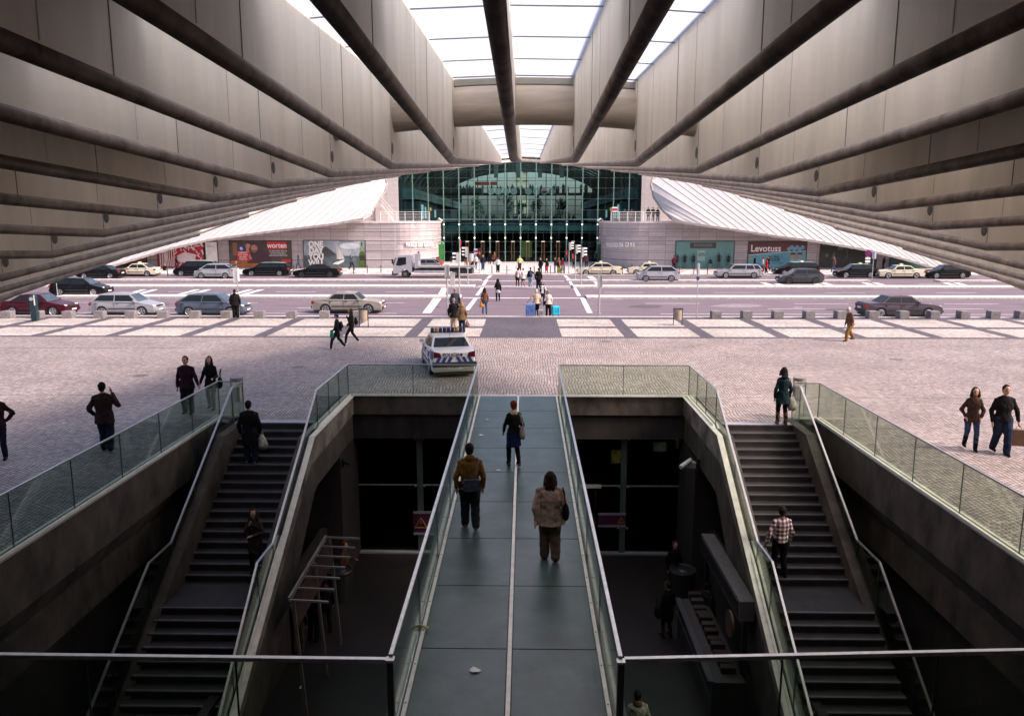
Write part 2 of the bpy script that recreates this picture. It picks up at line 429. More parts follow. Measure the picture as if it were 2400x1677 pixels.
# lit screens inside the hall
for (px, py, w, h, c, lb) in ((1446, 1070, .42, .52, (.9, .62, .1), 'small glowing yellow poster behind the lower right doors'), (1547, 1047, .5, .36, (.4, .48, .36), 'small glowing green screen behind the lower right doors'), (1590, 1040, .2, .34, (.22, .26, .22), 'dim narrow screen beside the green one in the lower right hall')):
    c0 = PY(px, py, 29.5)
    t = empty('lit_screen', c0, label=lb, cat='screen')
    q = MB(); q.box(-w / 2, w / 2, 0, .06, -h / 2, h / 2)
    em = mat('screen_%d' % px, c, .5, c2=tuple(v * .15 for v in c), scale=3.5)
    nt = em.node_tree; pb = [n for n in nt.nodes if n.type == 'BSDF_PRINCIPLED'][0]; cr = [n for n in nt.nodes if n.type == 'VALTORGB'][0]
    nt.links.new(cr.outputs[0], pb.inputs['Emission Color']); pb.inputs['Emission Strength'].default_value = .3
    q.build('display', em, t)
    q = MB(); q.box(-w / 2 - .05, w / 2 + .05, .05, .12, -h / 2 - .05, h / 2 + .05); q.build('housing', black, t)
# ---------------------------------------------------------------- stair walls, stairs and balustrades
def side(s, L):  # mirror selector
    return L if s < 0 else None
NR, RI, TR = 17, .17, .285
YL0 = YS - (NR - 1) * TR - .02
YL1 = YL0 - 1.35
def stair_z(y):
    if y >= YS: return 0
    if y > YL0: return -RI * (int((YS - y) / TR) + 1)
    if y > YL1: return -RI * NR
    n = int((YL1 - y) / TR) + 1
    return max(ZF, -RI * NR - RI * n)
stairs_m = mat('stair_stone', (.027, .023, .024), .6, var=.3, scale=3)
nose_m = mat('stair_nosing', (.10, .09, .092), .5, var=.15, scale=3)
def stairs(xa, xb, lab):
    prof = [(YS + .3, -.02 - 0)]
    t = empty('staircase', ((xa + xb) / 2, YS, 0), label='grey stone staircase going down on the %s of the footbridge' % lab, cat='staircase')
    pts = []; y = YS; z = 0.0
    pts.append((YS + .32, -.006)); pts.append((YS, -.006)); z = -.006
    noses = [(YS, -.006)]
    first = True
    while z > ZF + .05:
        z -= RI; pts.append((y, z))
        if abs(z + .006 + RI * NR) < .01: y -= 1.35
        else: y -= TR
        pts.append((y, z)); noses.append((y, z))
    pts[-1] = (y, ZF)
    base = [(y, ZF), (y + .1, ZF)]
    body = pts[:-1] + [(y, ZF)] + [(y + .6, ZF), (YL1 - .3, -RI * NR - .35), (YL0 + .4, -RI * NR - .35), (YS + .32, -.4)]
    q = MB(); q.prism([(0, a - YS, b) for a, b in body], (xb - xa, 0, 0)); q.v = [(v[0] - (xb - xa) / 2, v[1], v[2]) for v in q.v]
    q.mi = [0] * len(q.f); q.cur = 1
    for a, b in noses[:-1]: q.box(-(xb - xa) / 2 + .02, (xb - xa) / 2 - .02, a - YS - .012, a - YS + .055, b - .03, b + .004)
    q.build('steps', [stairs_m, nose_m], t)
    q = MB(); q.box(-(xb - xa) / 2, (xb - xa) / 2, .01, .34, -.05, .006); q.build('top_threshold', mat('threshold_stone', (.36, .33, .38), .5), t)
stairs(XOL + .12, XIL - .34, 'left'); stairs(XIR + .34, XOR - .12, 'right')

def panels(mb, edge, b0, b1, r0, r1, n, gap=.014, t=.018):
    b0, b1, r0, r1 = map(Vector, (b0, b1, r0, r1))
    for i in range(n):
        L = (b1 - b0).length
        f0 = i / n + (gap / 2 / L if i else 0); f1 = (i + 1) / n - (gap / 2 / L if i < n - 1 else 0)
        yield (b0.lerp(b1, f0), b0.lerp(b1, f1), r0.lerp(r1, f1), r0.lerp(r1, f0))
def balustrade(label, segs, rail, group=None, railw=(.05, .035), shoe=True, drop=.0):
    o = Vector(segs[0][0])
    t = empty('glass_balustrade', o, label=label, cat='glass railing', group=group)
    for b0, b1, r0, r1, n in segs:
        for q4 in panels(None, None, b0, b1, r0, r1, n):
            q = MB(); q.slab(*[v - o for v in q4], .02); q.build('glass_panel', [glass_rail], t)
            e = MB(); e.rbox([q4[1] - o, q4[2] - o], .022, .012); e.build('panel_edge', glass_rail_edge, t)
    q = MB(); q.rbox([Vector(v) - o for v in rail], *railw); q.build('handrail', steel, t)
    if shoe:
        q = MB()
        for b0, b1, r0, r1, n in segs:
            d = (Vector(b1) - Vector(b0)); sx = d.cross(Vector((0, 0, 1))).normalized() * .055
            for s_ in (-1, 1):
                q.rbox([Vector(b0) - o + sx * s_ + Vector((0, 0, .02)), Vector(b1) - o + sx * s_ + Vector((0, 0, .02))], .06, .05)
        q.build('base_strip', steel_light, t)
    return t
for s in (-1, 1):
    L = s < 0; side_n = 'left' if L else 'right'
    xi, xo, xe = (XIL, XOL, XEL) if L else (XIR, XOR, XER)
    out = -1 if L else 1          # outward direction
    # measured corner pixels
    ir = [(818, 853), (748, 910), (647, 1272), (611, 1318), (523, 1677)] if L else [(1617, 853), (1674, 911), (1768, 1269), (1802, 1316), (1893, 1677)]
    ic = [(728, 1025), (545, 1677)] if L else [(1690, 1026), (1852, 1677)]
    orr = [(543, 909), (401, 1270), (348, 1319), (205, 1677)] if L else [(1877, 906), (2009, 1265), (2062, 1317), (2189, 1677)]
    oc = [(509, 1024), (264, 1677)] if L else [(1907, 1024), (2133, 1677)]
    def ext(a, b, y):   # extend line a-b to depth y
        f = (y - a.y) / (b.y - a.y); return a.lerp(b, f)
    # --- inner wall
    c0, c1 = PX(*ic[0], xi), PX(*ic[1], xi)
    c0.z = 0; c2 = ext(c0, c1, 11.4)
    t = empty('stair_wall', (xi, YB, 0), label='sloping board-marked concrete wall between the %s stairs and the open pit' % side_n, cat='wall')
    O = Vector((xi, YB, 0))
    low = [(830, 1028), (745, 1135), (738, 1152), (683, 1400), (645, 1543)] if L else [(1600, 1030), (1676, 1150), (1680, 1165), (1722, 1400), (1755, 1560)]
    lows = [PX(*a, xi) for a in low]; lows[0].y = YB + .5
    lows.append(ext(lows[-2], lows[-1], 10.5))
    poly = [Vector((xi, YB + .5, -.02)), Vector((xi, c0.y, -.02)), c2 - Vector((0, 0, .02))] + [v for v in lows[::-1]]
    q = MB(); q.prism([v - O for v in poly], (out * .34, 0, 0)); q.build('wall_body', concrete, t)
    fas = [Vector((xi, YB + .02, -.03)), Vector((xi, c0.y, -.03)), Vector((xi, c2.y, c2.z - .03)), Vector((xi, c2.y, c2.z - .35)), Vector((xi, c0.y - .3, -.72)), Vector((xi, YB + .02, -.64))]
    q = MB(); q.prism([v - O for v in fas], (-out * .07, 0, 0)); q.build('fascia_band', mat('concrete_light', (.20, .168, .142), .85, var=.5, scale=1.5, bump=.3, bscale=18), t)
    q = MB(); q.rbox([Vector((-out * .045, .02, .004)), Vector((-out * .045, c0.y - YB, .004)), Vector((-out * .045, c2.y - YB, c2.z + .004))], .15, .03); q.build('steel_cap', steel_light, t)
    # pier and wall under the stairs
    t = empty('concrete_pier', (xi, YB, ZF), label='bare concrete pier at the back %s corner of the pit' % side_n, cat='pier')
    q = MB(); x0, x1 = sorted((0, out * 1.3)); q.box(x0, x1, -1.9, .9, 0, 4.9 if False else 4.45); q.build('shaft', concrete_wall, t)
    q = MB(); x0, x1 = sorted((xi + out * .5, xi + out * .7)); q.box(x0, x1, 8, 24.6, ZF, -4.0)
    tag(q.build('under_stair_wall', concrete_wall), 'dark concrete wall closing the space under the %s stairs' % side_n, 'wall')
    # --- inner balustrade
    rp = [PX(*a, xi) for a in ir]; rp[0] = Vector((xi, YB, 1.1)); rp[1].z = 1.1
    rend = ext(rp[3], rp[4], 11.4)
    def capz(y): return 0 if y >= c0.y else c0.z + (c0.y - y) * (c2.z - c0.z) / (c0.y - c2.y)
    def B(v): return Vector((v.x, v.y, capz(v.y) + .02))
    xw = XC - 1.385 if L else XC + 1.385
    front = ((xw, YB, .02), (xi, YB, .02), (xw, YB, 1.1), (xi, YB, 1.1), 2)
    segs = [((xi, YB, .02), B(rp[1]), rp[0], rp[1], 3), (B(rp[1]), B(rp[2]), rp[1], rp[2], 2), (B(rp[2]), B(rp[3]), rp[2], rp[3], 1), (B(rp[3]), B(rend), rp[3], rend, 3)]
    xi += out * .08
    for v in rp: v.x = xi
    rend.x = xi
    segs = [tuple(Vector((xi, Vector(a).y, Vector(a).z)) if not isinstance(a, int) else a for a in sg) for sg in segs]; front = (front[0], (xi, YB, .02), front[2], (xi, YB, 1.1), 2)
    balustrade('glass railing around the %s pit corner and down the inner stair side' % side_n, [front] + segs, [(xw, YB, 1.1), rp[0], rp[1], rp[2], rp[3], rend])
    # --- outer stair wall
    d0, d1 = PX(*oc[0], xo), PX(*oc[1], xo); d0.z = 0; d2 = ext(d0, d1, 11.4)
    t = empty('outer_stair_wall', (xo, 23.6, 0), label='low concrete wall on the outer side of the %s stairs' % side_n, cat='wall'); O = Vector((xo, 23.6, 0))
    poly = [Vector((xo, 23.6, -.02)), Vector((xo, d0.y, -.02)), d2 - Vector((0, 0, .02)), Vector((xo, d2.y, ZF)), Vector((xo, 16.5, ZF)), Vector((xo, 23.6, -2.2))]
    q = MB(); q.prism([v - O for v in poly], (-out * .2, 0, 0)); q.build('wall_body', concrete, t)
    q = MB(); q.rbox([Vector((-out * .1, 0, .004)), Vector((-out * .1, d0.y - O.y, .004)), Vector((-out * .1, d2.y - O.y, d2.z + .004))], .26, .03); q.build('stone_cap', concrete, t)
    rq = [PX(*a, xo) for a in orr]
    rq[0].z = min(rq[0].z, 1.15); r0 = Vector((xo, 23.55, 1.12)); re = ext(rq[2], rq[3], 11.4)
    def capo(y): return 0 if y >= d0.y else (d0.y - y) * d2.z / (d0.y - d2.y)
    def B2(v): return Vector((v.x, v.y, capo(v.y) + .02))
    balustrade('glass railing along the outer side of the %s stairs' % side_n, [((xo, 23.55, .02), B2(rq[0]), r0, rq[0], 1), (B2(rq[0]), B2(rq[1]), rq[0], rq[1], 3), (B2(rq[1]), B2(rq[2]), rq[1], rq[2], 1), (B2(rq[2]), B2(re), rq[2], re, 3)], [r0, rq[0], rq[1], rq[2], re], shoe=False)
    # --- plaza edge wall
    t = empty('retaining_wall', (xe, 23.6, 0), label='concrete retaining wall with a thick fascia under the %s edge of the plaza' % side_n, cat='wall')
    q = MB(); q.prism([(0, 0, -.02), (0, 0, -1.15), (out * .35, 0, -1.7), (out * .35, 0, -2.6), (out * .75, 0, -2.6), (out * .75, 0, -.02)], (0, -27, 0)); q.build('fascia', concrete, t)
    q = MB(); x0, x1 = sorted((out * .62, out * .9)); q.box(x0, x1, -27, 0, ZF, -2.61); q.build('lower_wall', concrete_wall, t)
    q = MB(); x0, x1 = sorted((out * -.8, out * .9)); q.box(x0, x1, 0.0, .3, ZF, -.05); q.build('end_wall', concrete_wall, t)
    q = MB(); x0, x1 = sorted((out * -.02, out * .18)); q.box(x0, x1, -27, 0, -.02, .012); q.build('edge_strip', mat('edge_steel', (.40, .42, .45), .4, metal=.4), t)
    xg = xe + out * .08
    balustrade('long glass railing along the %s edge of the plaza above the pit' % side_n, [((xo, 23.6, .02), (xg, 23.6, .02), (xo, 23.6, 1.1), (xg, 23.6, 1.1), 1), ((xg, 23.6, .02), (xg, 5.6, .02), (xg, 23.6, 1.1), (xg, 5.6, 1.1), 9)], [(xo, 23.6, 1.12), (xg, 23.6, 1.12), (xg, 5.6, 1.12)], railw=(.04, .035))
# ---------------------------------------------------------------- footbridge
SL = .0155
def wz(y): return -(YB - y) * SL
floor_m = mat('footbridge_glass', (.056, .090, .080), .33, var=.3, scale=1.6, spec=.6, bump=.12, bscale=60)
t = empty('footbridge', (XC, YB, 0), label='footbridge of dark green glass slabs leading from the station to the plaza', cat='footbridge')
ys = [26.6]
while ys[-1] > 6.5: ys.append(ys[-1] - 1.98)
for a, b in zip(ys[:-1], ys[1:]):
    for x0, x1 in ((-1.29, -.012 - .02), (.012 + .05, 1.29)):
        q = MB(); za, zb = wz(a), wz(b)
        q.prism([(x0, a - YB - .012, za - .03), (x0, b - YB + .012, zb - .03), (x0, b - YB + .012, zb), (x0, a - YB - .012, za)], (x1 - x0, 0, 0))
        q.build('glass_slab', floor_m, t)
q = MB(); q.rbox([(.015, 0, .008), (.015, -20.5, wz(6.1) + .008)], .06, .02); q.build('centre_strip', steel_light, t)
q = MB()
for s in (-1, 1):
    for o in (1.325, 1.445): q.rbox([(s * o, 0, .012), (s * o, -20.5, wz(6.1) + .012)], .055, .04)
q.build('edge_strips', steel_light, t)
q = MB(); q.prism([(-1.56, 0, -.035), (-1.56, -20.5, wz(6.1) - .035), (-1.56, -20.5, wz(6.1) - .5), (-1.56, 0, -.4)], (3.12, 0, 0)); q.build('deck_beam', black, t)
q = MB()
for s in (-1, 1):
    y = -1
    while y > -20:
        for o in (1.325, 1.445): q.cyl((s * o, y), .012, wz(YB + y) + .03, wz(YB + y) + .038, 6)
        y -= .9
q.build('strip_screws', black, t)
q = MB(); q.box(-1.55, 1.55, .02, .3, -.05, .006); q.build('landing_strip', mat('threshold_pale', (.5, .44, .40), .6), t)
YP = 8.75
zr = wz(YP)
for s in (-1, 1):
    xw = XC + s * 1.385
    balustrade('glass railing along the %s edge of the footbridge' % ('left' if s < 0 else 'right'), [((xw, YB, .03), (xw, YP, zr + .03), (xw, YB, 1.1), (xw, YP, zr + 1.1), 7)], [(xw, YB, 1.1), (xw, YP, zr + 1.1)], shoe=False)
    px = 905 if s < 0 else 1455
    t = empty('corner_post', (xw, YP - .05, zr), label='dark steel post at the near %s corner of the footbridge railing' % ('left' if s < 0 else 'right'), cat='post')
    q = MB(); q.box(-.04, .04, -.04, .04, -.4, 1.06); q.build('shaft', mat('dark_post', (.045, .035, .035), .45), t)
    q = MB(); q.box(-.05, .05, -.05, .05, 1.06, 1.09); q.build('cap', steel, t)
    zz = PX(px, 1545, xw).z
    fr = G(909, 1546, zr + 1.03) if s < 0 else G(1457, 1545, zr + 1.03)
    far = G(-150, 1533, zr + 1.03) if s < 0 else G(2560, 1521, zr + 1.03)
    fr.x = xw + (-.06 if s < 0 else .06)
    b0, b1 = Vector((fr.x, fr.y, zr - .3)), Vector((far.x, far.y, zr - .3))
    balustrade('near glass railing crossing the foot of the picture on the %s' % ('left' if s < 0 else 'right'), [(b0, b1, fr, far, 3)], [fr, far], railw=(.06, .05), shoe=False)
# station gallery deck under the railings and the camera, walls behind
p = MB(); p.box(-30, 30, -14, 8.2, zr - .65, zr - .32); tag(p.build('gallery_deck', concrete_wall), 'concrete gallery deck at the near end of the footbridge', 'deck')
p = MB(); p.box(-40, 40, -14, .9, 3.9, 4.35); tag(p.build('upper_deck', concrete_wall), 'upper concrete station deck the view is taken from', 'deck')
p = MB(); p.box(-40, 40, -14.5, -14, ZF, 12); tag(p.build('light_block_back_wall', concrete_wall), 'unseen dark back wall of the station, added to keep light out', 'wall')  # out of view, added so no light enters from behind
p = MB(); p.box(-10.5, 10.2, .6, .9, ZF, zr - .66); tag(p.build('gallery_support_wall', concrete_wall), 'dark wall below the gallery deck', 'wall')
for s in (-1, 1):
    x0, x1 = sorted((s * 17.5, s * 18.2))
    p = MB(); p.box(x0, x1, -14, 8.0, 0.01, 12); tag(p.build('light_block_side_wall', concrete_wall), 'unseen concrete side wall added at the %s of the station to cut light' % ('left' if s < 0 else 'right'), 'wall')  # out of view, added to enclose the station and lower its light

p = MB(); p.box(-18, 18, -14, -1.35, 9.2, 9.6); tag(p.build('light_block_roof', concrete_wall), 'unseen concrete roof added over the upper station deck to block light', 'roof')  # unseen cover behind the camera, added to block sky light
q = MB(); sheet(q, G(0, 816).x - 30, G(452, 815).x, G(200, 815.5).y, G(200, 815.5).y + .07, .003); struct('drain_slot', q, mat('drain_dark', (.07, .05, .05), .8))
q = MB()
for px, py, r_ in ((330, 880, .3), (1420, 800, .32), (2100, 842, .3), (700, 860, .25)):
    c = G(px, py); q.add([(c.x + r_ * cos(k * pi / 9), c.y + r_ * sin(k * pi / 9), .003) for k in range(18)], [tuple(range(18))])
struct('manhole_cover', q, mat('cover_iron', (.16, .13, .12), .6, var=.3, scale=12))

q = MB(); rr = random.Random(21)
for k in range(16):
    x, y = rr.uniform(-30, 30), rr.choice([52.5, 56, 60, 66, 69, 77, 84]); a = rr.uniform(0, pi); v = []
    for j in range(9):
        v.append((x, y)); x += cos(a) * .45; y += sin(a) * .45; a += rr.uniform(-.6, .6)
    for (xa, ya_), (xb, yb_) in zip(v[:-1], v[1:]):
        if 50 < ya_ < 61.5 or 64.5 < ya_ < 71.3 or 74.7 < ya_ < 79 or 81.5 < ya_ < 88: q.quad((xa, ya_ - .03, -.1145), (xb, yb_ - .03, -.1145), (xb, yb_ + .03, -.1145), (xa, ya_ + .03, -.1145))
struct('road_cracks', q, patch_m, fix=False)
# ---------------------------------------------------------------- station canopy
CS = .4
def SC(X, Y, Z): return Vector((X * CS, Y * CS, H + (Z - H) * CS))
X0, DX = -.4319, 2.3024
TT = [(0, 97, 12.95), (2.7, 94, 0), (5, 88, 0), (7.3, 84, 0), (9.6, 81.5, 0), (11.9, 77, 0), (14.25, 74, 0), (16.5, 70, 0), (18.85, 66, 0), (21.15, 61, 0), (23.5, 57, 0), (25.8, 50, 0), (28.1, 43, 0), (30.4, 37, 0), (33, 33, 0)]
def tipY(x):
    x = abs(x)
    for (a, ya, _), (b, yb_, _) in zip(TT[:-1], TT[1:]):
        if x <= b: return ya + (yb_ - ya) * (x - a) / (b - a)
    return 33
TPY = [(0, 378), (52, 383), (105, 388), (159, 395), (218, 401), (281, 410), (351, 421), (430, 439), (522, 465), (632, 500), (756, 545), (953, 600), (1230, 690), (1560, 800), (1900, 920)]
def tip_py(dx):
    dx = abs(dx)
    for (a, ya), (b, yb_) in zip(TPY[:-1], TPY[1:]):
        if dx <= b: return ya + (yb_ - ya) * (dx - a) / (b - a)
    return TPY[-1][1]
rib_m = mat('rib_panel', (.86, .80, .69), .55, var=.09, scale=.9, bump=.1, bscale=5, stretch=(1, 2.2, .5))
tube_m = mat('rib_tube', (.33, .27, .24), .5, var=.35, scale=3.0, stretch=(1, 1.4, 1), bump=.15, bscale=12)
seam_m = mat('rib_seam', (.26, .235, .21), .7)
streak_m = mat('rib_pale_seam', (.62, .58, .54), .6)
roof_glass = glass('roof_glass', (.6, .64, .68), .04, diff=.85, dcol=(.60, .63, .68))
_nt = roof_glass.node_tree; _tl = [n for n in _nt.nodes if n.type == 'BSDF_TRANSLUCENT'][0]
_g = N(_nt, 'ShaderNodeNewGeometry'); _mp = N(_nt, 'ShaderNodeMapping'); _mp.inputs['Scale'].default_value = (2.5, .7, 1); _nt.links.new(_g.outputs['Position'], _mp.inputs[0])
_n = N(_nt, 'ShaderNodeTexNoise'); _n.inputs['Scale'].default_value = 1.1; _n.inputs['Detail'].default_value = 7; _nt.links.new(_mp.outputs[0], _n.inputs['Vector'])
_cr = N(_nt, 'ShaderNodeValToRGB'); _cr.color_ramp.elements[0].position = .35; _cr.color_ramp.elements[1].position = .65; _cr.color_ramp.elements[0].color = (.52, .565, .63, 1); _cr.color_ramp.elements[1].color = (.58, .63, .70, 1)
_nt.links.new(_n.outputs[0], _cr.inputs[0]); _nt.links.new(_cr.outputs[0], _tl.inputs[0])
roof_dim = glass('roof_glass_dim', (.25, .27, .28), .04, diff=.9, dcol=(.34, .34, .33))  # darker copy of the roof glass, added to dim the outer bays
frame_m = mat('roof_frame', (.26, .27, .28), .5)
t = empty('station_canopy', (0, 12, 7), label='sweeping ribbed steel and glass station canopy overhead', cat='canopy')
O = Vector(t.location)
knee = {}; tip = {}
def kz(x): return 8.27 - .0102 * x * x
def topz(i): return knee[i].z + 3.05
for i in range(-13, 14):
    X = X0 + i * DX
    Yk = 30.1 + .0035 * X * X
    knee[i] = Vector((X, Yk, kz(X)))
    Yt = tipY(X); xt = 1230 + F * X / (Yt * .985)
    py = tip_py(xt - 1230)
    q_ = PY(xt, py, Yt)          # scale-free: true pixel of the tip, in unscaled space
    tip[i] = Vector((X, Yt, q_.z))
YST = -3.0
for i in range(-13, 14):
    X = X0 + i * DX; kn, tp = knee[i], tip[i]
    b0 = Vector((X, YST, kn.z + .0405 * (kn.y - YST)))
    tk = kn.z + 3.05
    t0 = Vector((X, YST, tk - .034 * (kn.y - YST)))
    w = .13
    poly = [b0, kn, tp, tp + Vector((0, 0, .75)), Vector((X, kn.y, tk)), t0]
    rib = MB(); rib.prism([SC(*(v - Vector((w / 2, 0, 0)))) - O for v in poly], (w * CS, 0, 0))
    q = MB(); q.tube([SC(*b0) - O, SC(*kn) - O, SC(*tp) - O], [.17 * CS, .165 * CS, .11 * CS], 14)
    tubeq = q
    sm = rib; sm.cur = 1; rr = random.Random(i + 50)
    for y in (6.5, 14.5, 22.3, kn.y):
        zb = kn.z + .0405 * (kn.y - y) + .1; zt = tk - .034 * (kn.y - y)
        for sx in (-1, 1):
            a = SC(X + sx * (w / 2 + .006), y, zb) - O; b = SC(X + sx * (w / 2 + .006), y, zt) - O
            sm.box(a.x - .002, a.x + .002, a.y - .005, a.y + .005, a.z, b.z)
    sm.cur = 2
    ycs = [12.5 + rr.uniform(-.5, .5), 20.0, 26.5] + [kn.y + (tp.y - kn.y) * f for f in (.12, .2, .3, .42)]
    for y in ycs:
        if y <= kn.y: zb = kn.z + .0405 * (kn.y - y) + .2; zt = tk - .034 * (kn.y - y)
        else:
            f = (y - kn.y) / (tp.y - kn.y); zb = kn.z + (tp.z - kn.z) * f + .2; zt = tk + (tp.z + .75 - tk) * f
        for sx in (-1, 1):
            a = SC(X + sx * (w / 2 + .004), y, zb) - O; b = SC(X + sx * (w / 2 + .004), y, zt) - O
            sm.box(a.x - .0015, a.x + .0015, a.y - .006, a.y + .006, a.z, b.z)
    ro = rib.build('rib', [rib_m, seam_m, streak_m], t); tubeq.build('edge_tube', tube_m, ro, smooth=True)
    # oval hole above the knee
    q = MB()
    for sx in (-1, 1):
        c = SC(X + sx * (w / 2 + .004), kn.y + .25, kn.z + .62) - O
        q.ell(c, .004, .085, .09, 12, 8)
    q.build('drain_hole', black, ro)
# torsion tube and box beam along the arch
q = MB(); pts = []
for k in range(-52, 53):
    X = X0 + DX * k / 4.0
    pts.append(SC(X, 30.1 + .0035 * X * X + .9, kz(X) + 2.0) - O)
q.tube(pts, .74 * CS, 20); q.build('torsion_tube', mat('torsion_tube', (.55, .47, .38), .5, var=.2, scale=2, stretch=(.4, 3, 3)), t, smooth=True)
q = MB(); pts = [p_ + Vector((0, 0, .0)) for p_ in pts]
q.rbox([SC(X0 + DX * k / 4.0, 30.1 + .0035 * (X0 + DX * k / 4.0) ** 2 + .85, kz(X0 + DX * k / 4.0) + 2.92) - O for k in range(-52, 53)], .5 * CS, .42 * CS)
q.build('box_beam', mat('box_beam', (.36, .35, .30), .5), t)
# rim beam joining the tips
q = MB(); q.tube([SC(*(tip[i] + Vector((0, .35, .2)))) - O for i in range(-13, 14)], .17 * CS, 10); q.build('rim_beam', mat('rim_panel', (.78, .70, .66), .5, var=.15, scale=2), t, smooth=True)
q = MB(); q.rbox([SC(*(tip[i] + Vector((0, .2, .7)))) - O for i in range(-13, 14)], .3 * CS, .25 * CS); q.build('rim_gutter', rib_m, t)
# roof panels bay by bay
for i in range(-13, 13):
    outer = not (-4 <= i <= 3)
    k0, k1 = knee[i], knee[i + 1]
    g = .09
    def TP(j, y):
        kn, tp = knee[j], tip[j]; tk = kn.z + 3.05
        if y <= kn.y: return Vector((kn.x, y, tk - .034 * (kn.y - y) - .12))
        f = (y - kn.y) / (tp.y - kn.y); return Vector((kn.x, y, tk + (tp.z + .75 - tk) * f - .12))
    yend = min(tip[i].y, tip[i + 1].y) - .2
    ysx = [YST + (min(k0.y, k1.y) - YST) * k / 9 for k in range(10)] + [min(k0.y, k1.y) + 1 + (yend - min(k0.y, k1.y) - 1) * k / 8 for k in range(1, 9)]
    gl_ = MB()
    for a, b in zip(ysx[:-1], ysx[1:]):
        A, B_, C, D = TP(i, a), TP(i + 1, a), TP(i + 1, b), TP(i, b)
        A.x += g; D.x += g; B_.x -= g; C.x -= g
        gl_.cur = 2 if a < (13 if not outer else 23) else (0 if a < 29.5 else 3); gl_.quad(*[SC(*v) - O for v in (A, B_, C, D)])
        gl_.cur = 1; gl_.rbox([SC(*(A - Vector((0, 0, .02)))) - O, SC(*(B_ - Vector((0, 0, .02)))) - O], .028 * CS if a < 30 else .1 * CS, .03 * CS)
    gl_.build('roof_panel', [roof_glass if not outer else roof_dim, frame_m, mat('roof_light_block', (.22, .20, .18), .7), roof_glass], t, fix=False)  # opaque panels near the camera are added to cut overhead light
# ---------------------------------------------------------------- sky and sun
w = bpy.data.worlds.new('World'); scene.world = w; w.use_nodes = True
nt = w.node_tree; bg = [n for n in nt.nodes if n.type == 'BACKGROUND'][0]
sky = nt.nodes.new('ShaderNodeTexSky'); sky.sky_type = 'NISHITA'; sky.sun_disc = False
SUN_EL, SUN_AZ = R(42), R(107)      # azimuth clockwise from +Y
sky.sun_elevation = SUN_EL; sky.sun_rotation = SUN_AZ; sky.air_density = 1.0; sky.dust_density = 4.0; sky.ozone_density = 1.0; sky.altitude = 20
tn = nt.nodes.new('ShaderNodeVectorMath'); tn.operation = 'MULTIPLY'; tn.inputs[1].default_value = (1.13, .97, .95)
nt.links.new(sky.outputs[0], tn.inputs[0]); nt.links.new(tn.outputs[0], bg.inputs[0]); bg.inputs[1].default_value = .15
sl = bpy.data.lights.new('sun', 'SUN'); sl.energy = 2.6; sl.angle = R(16); sl.color = (1, .90, .82)
so = bpy.data.objects.new('sun', sl); col.objects.link(so)
dirv = Vector((sin(SUN_AZ) * cos(SUN_EL), cos(SUN_AZ) * cos(SUN_EL), sin(SUN_EL)))
so.rotation_euler = dirv.to_track_quat('Z', 'Y').to_euler(); so.location = (40, -10, 60)
vs = scene.view_settings; vs.view_transform = 'Standard'; vs.look = 'None'; vs.exposure = .84; vs.gamma = 1; vs.use_curve_mapping = False
try:
    scene.cycles.max_bounces = 8; scene.cycles.transparent_max_bounces = 16; scene.cycles.diffuse_bounces = 4
    scene.cycles.caustics_reflective = False; scene.cycles.caustics_refractive = False
except Exception: pass
# ---------------------------------------------------------------- shopping mall
def stone(name, c, c2, mort, bw=1.5, rh=1.0):
    m, nt, out = new_mat(name)
    p = N(nt, 'ShaderNodeBsdfPrincipled'); p.inputs['Roughness'].default_value = .7; nt.links.new(p.outputs[0], out.inputs[0])
    g = N(nt, 'ShaderNodeNewGeometry'); s = N(nt, 'ShaderNodeSeparateXYZ'); nt.links.new(g.outputs['Position'], s.inputs[0])
    a = N(nt, 'ShaderNodeMath', operation='ADD'); nt.links.new(s.outputs[0], a.inputs[0]); nt.links.new(s.outputs[1], a.inputs[1])
    cx = N(nt, 'ShaderNodeCombineXYZ'); nt.links.new(a.outputs[0], cx.inputs[0]); nt.links.new(s.outputs[2], cx.inputs[1])
    b = N(nt, 'ShaderNodeTexBrick'); b.inputs['Scale'].default_value = 1; b.inputs['Brick Width'].default_value = bw; b.inputs['Row Height'].default_value = rh
    b.offset = 0; b.inputs['Mortar Size'].default_value = .022
    b.inputs['Color1'].default_value = rgba(c); b.inputs['Color2'].default_value = rgba(c2); b.inputs['Mortar'].default_value = rgba(mort)
    nt.links.new(cx.outputs[0], b.inputs['Vector'])
    n = N(nt, 'ShaderNodeTexNoise'); n.inputs['Scale'].default_value = 3; n.inputs['Detail'].default_value = 8; n.inputs['Roughness'].default_value = .8
    nt.links.new(g.outputs['Position'], n.inputs['Vector'])
    mr = N(nt, 'ShaderNodeMapRange'); mr.inputs[1].default_value = .3; mr.inputs[2].default_value = .7; mr.inputs[3].default_value = .82; mr.inputs[4].default_value = 1.12
    nt.links.new(n.outputs[0], mr.inputs[0])
    mx = N(nt, 'ShaderNodeVectorMath', operation='SCALE'); nt.links.new(b.outputs['Color'], mx.inputs[0]); nt.links.new(mr.outputs[0], mx.inputs['Scale'])
    nt.links.new(mx.outputs[0], p.inputs['Base Color'])
    return m
stone_m = stone('mall_granite', (.36, .32, .335), (.45, .405, .415), (.16, .13, .14), 2.1, .98)
stone_u = stone('mall_pale_stone', (.47, .43, .43), (.53, .49, .485), (.30, .27, .27), 1.9, 1.9)
ledge_m = mat('stone_ledge', (.66, .61, .61), .6)
groove_m = mat('stone_groove', (.13, .11, .11), .8)
int_dark = mat('mall_interior_dark', (.018, .022, .021), .7)
int_mid = mat('mall_interior_panel', (.075, .10, .088), .6, var=.3, scale=.6)
green_m = mat('green_mullion', (.16, .30, .25), .35, metal=.4)
MC = -.7
WT = 5.84
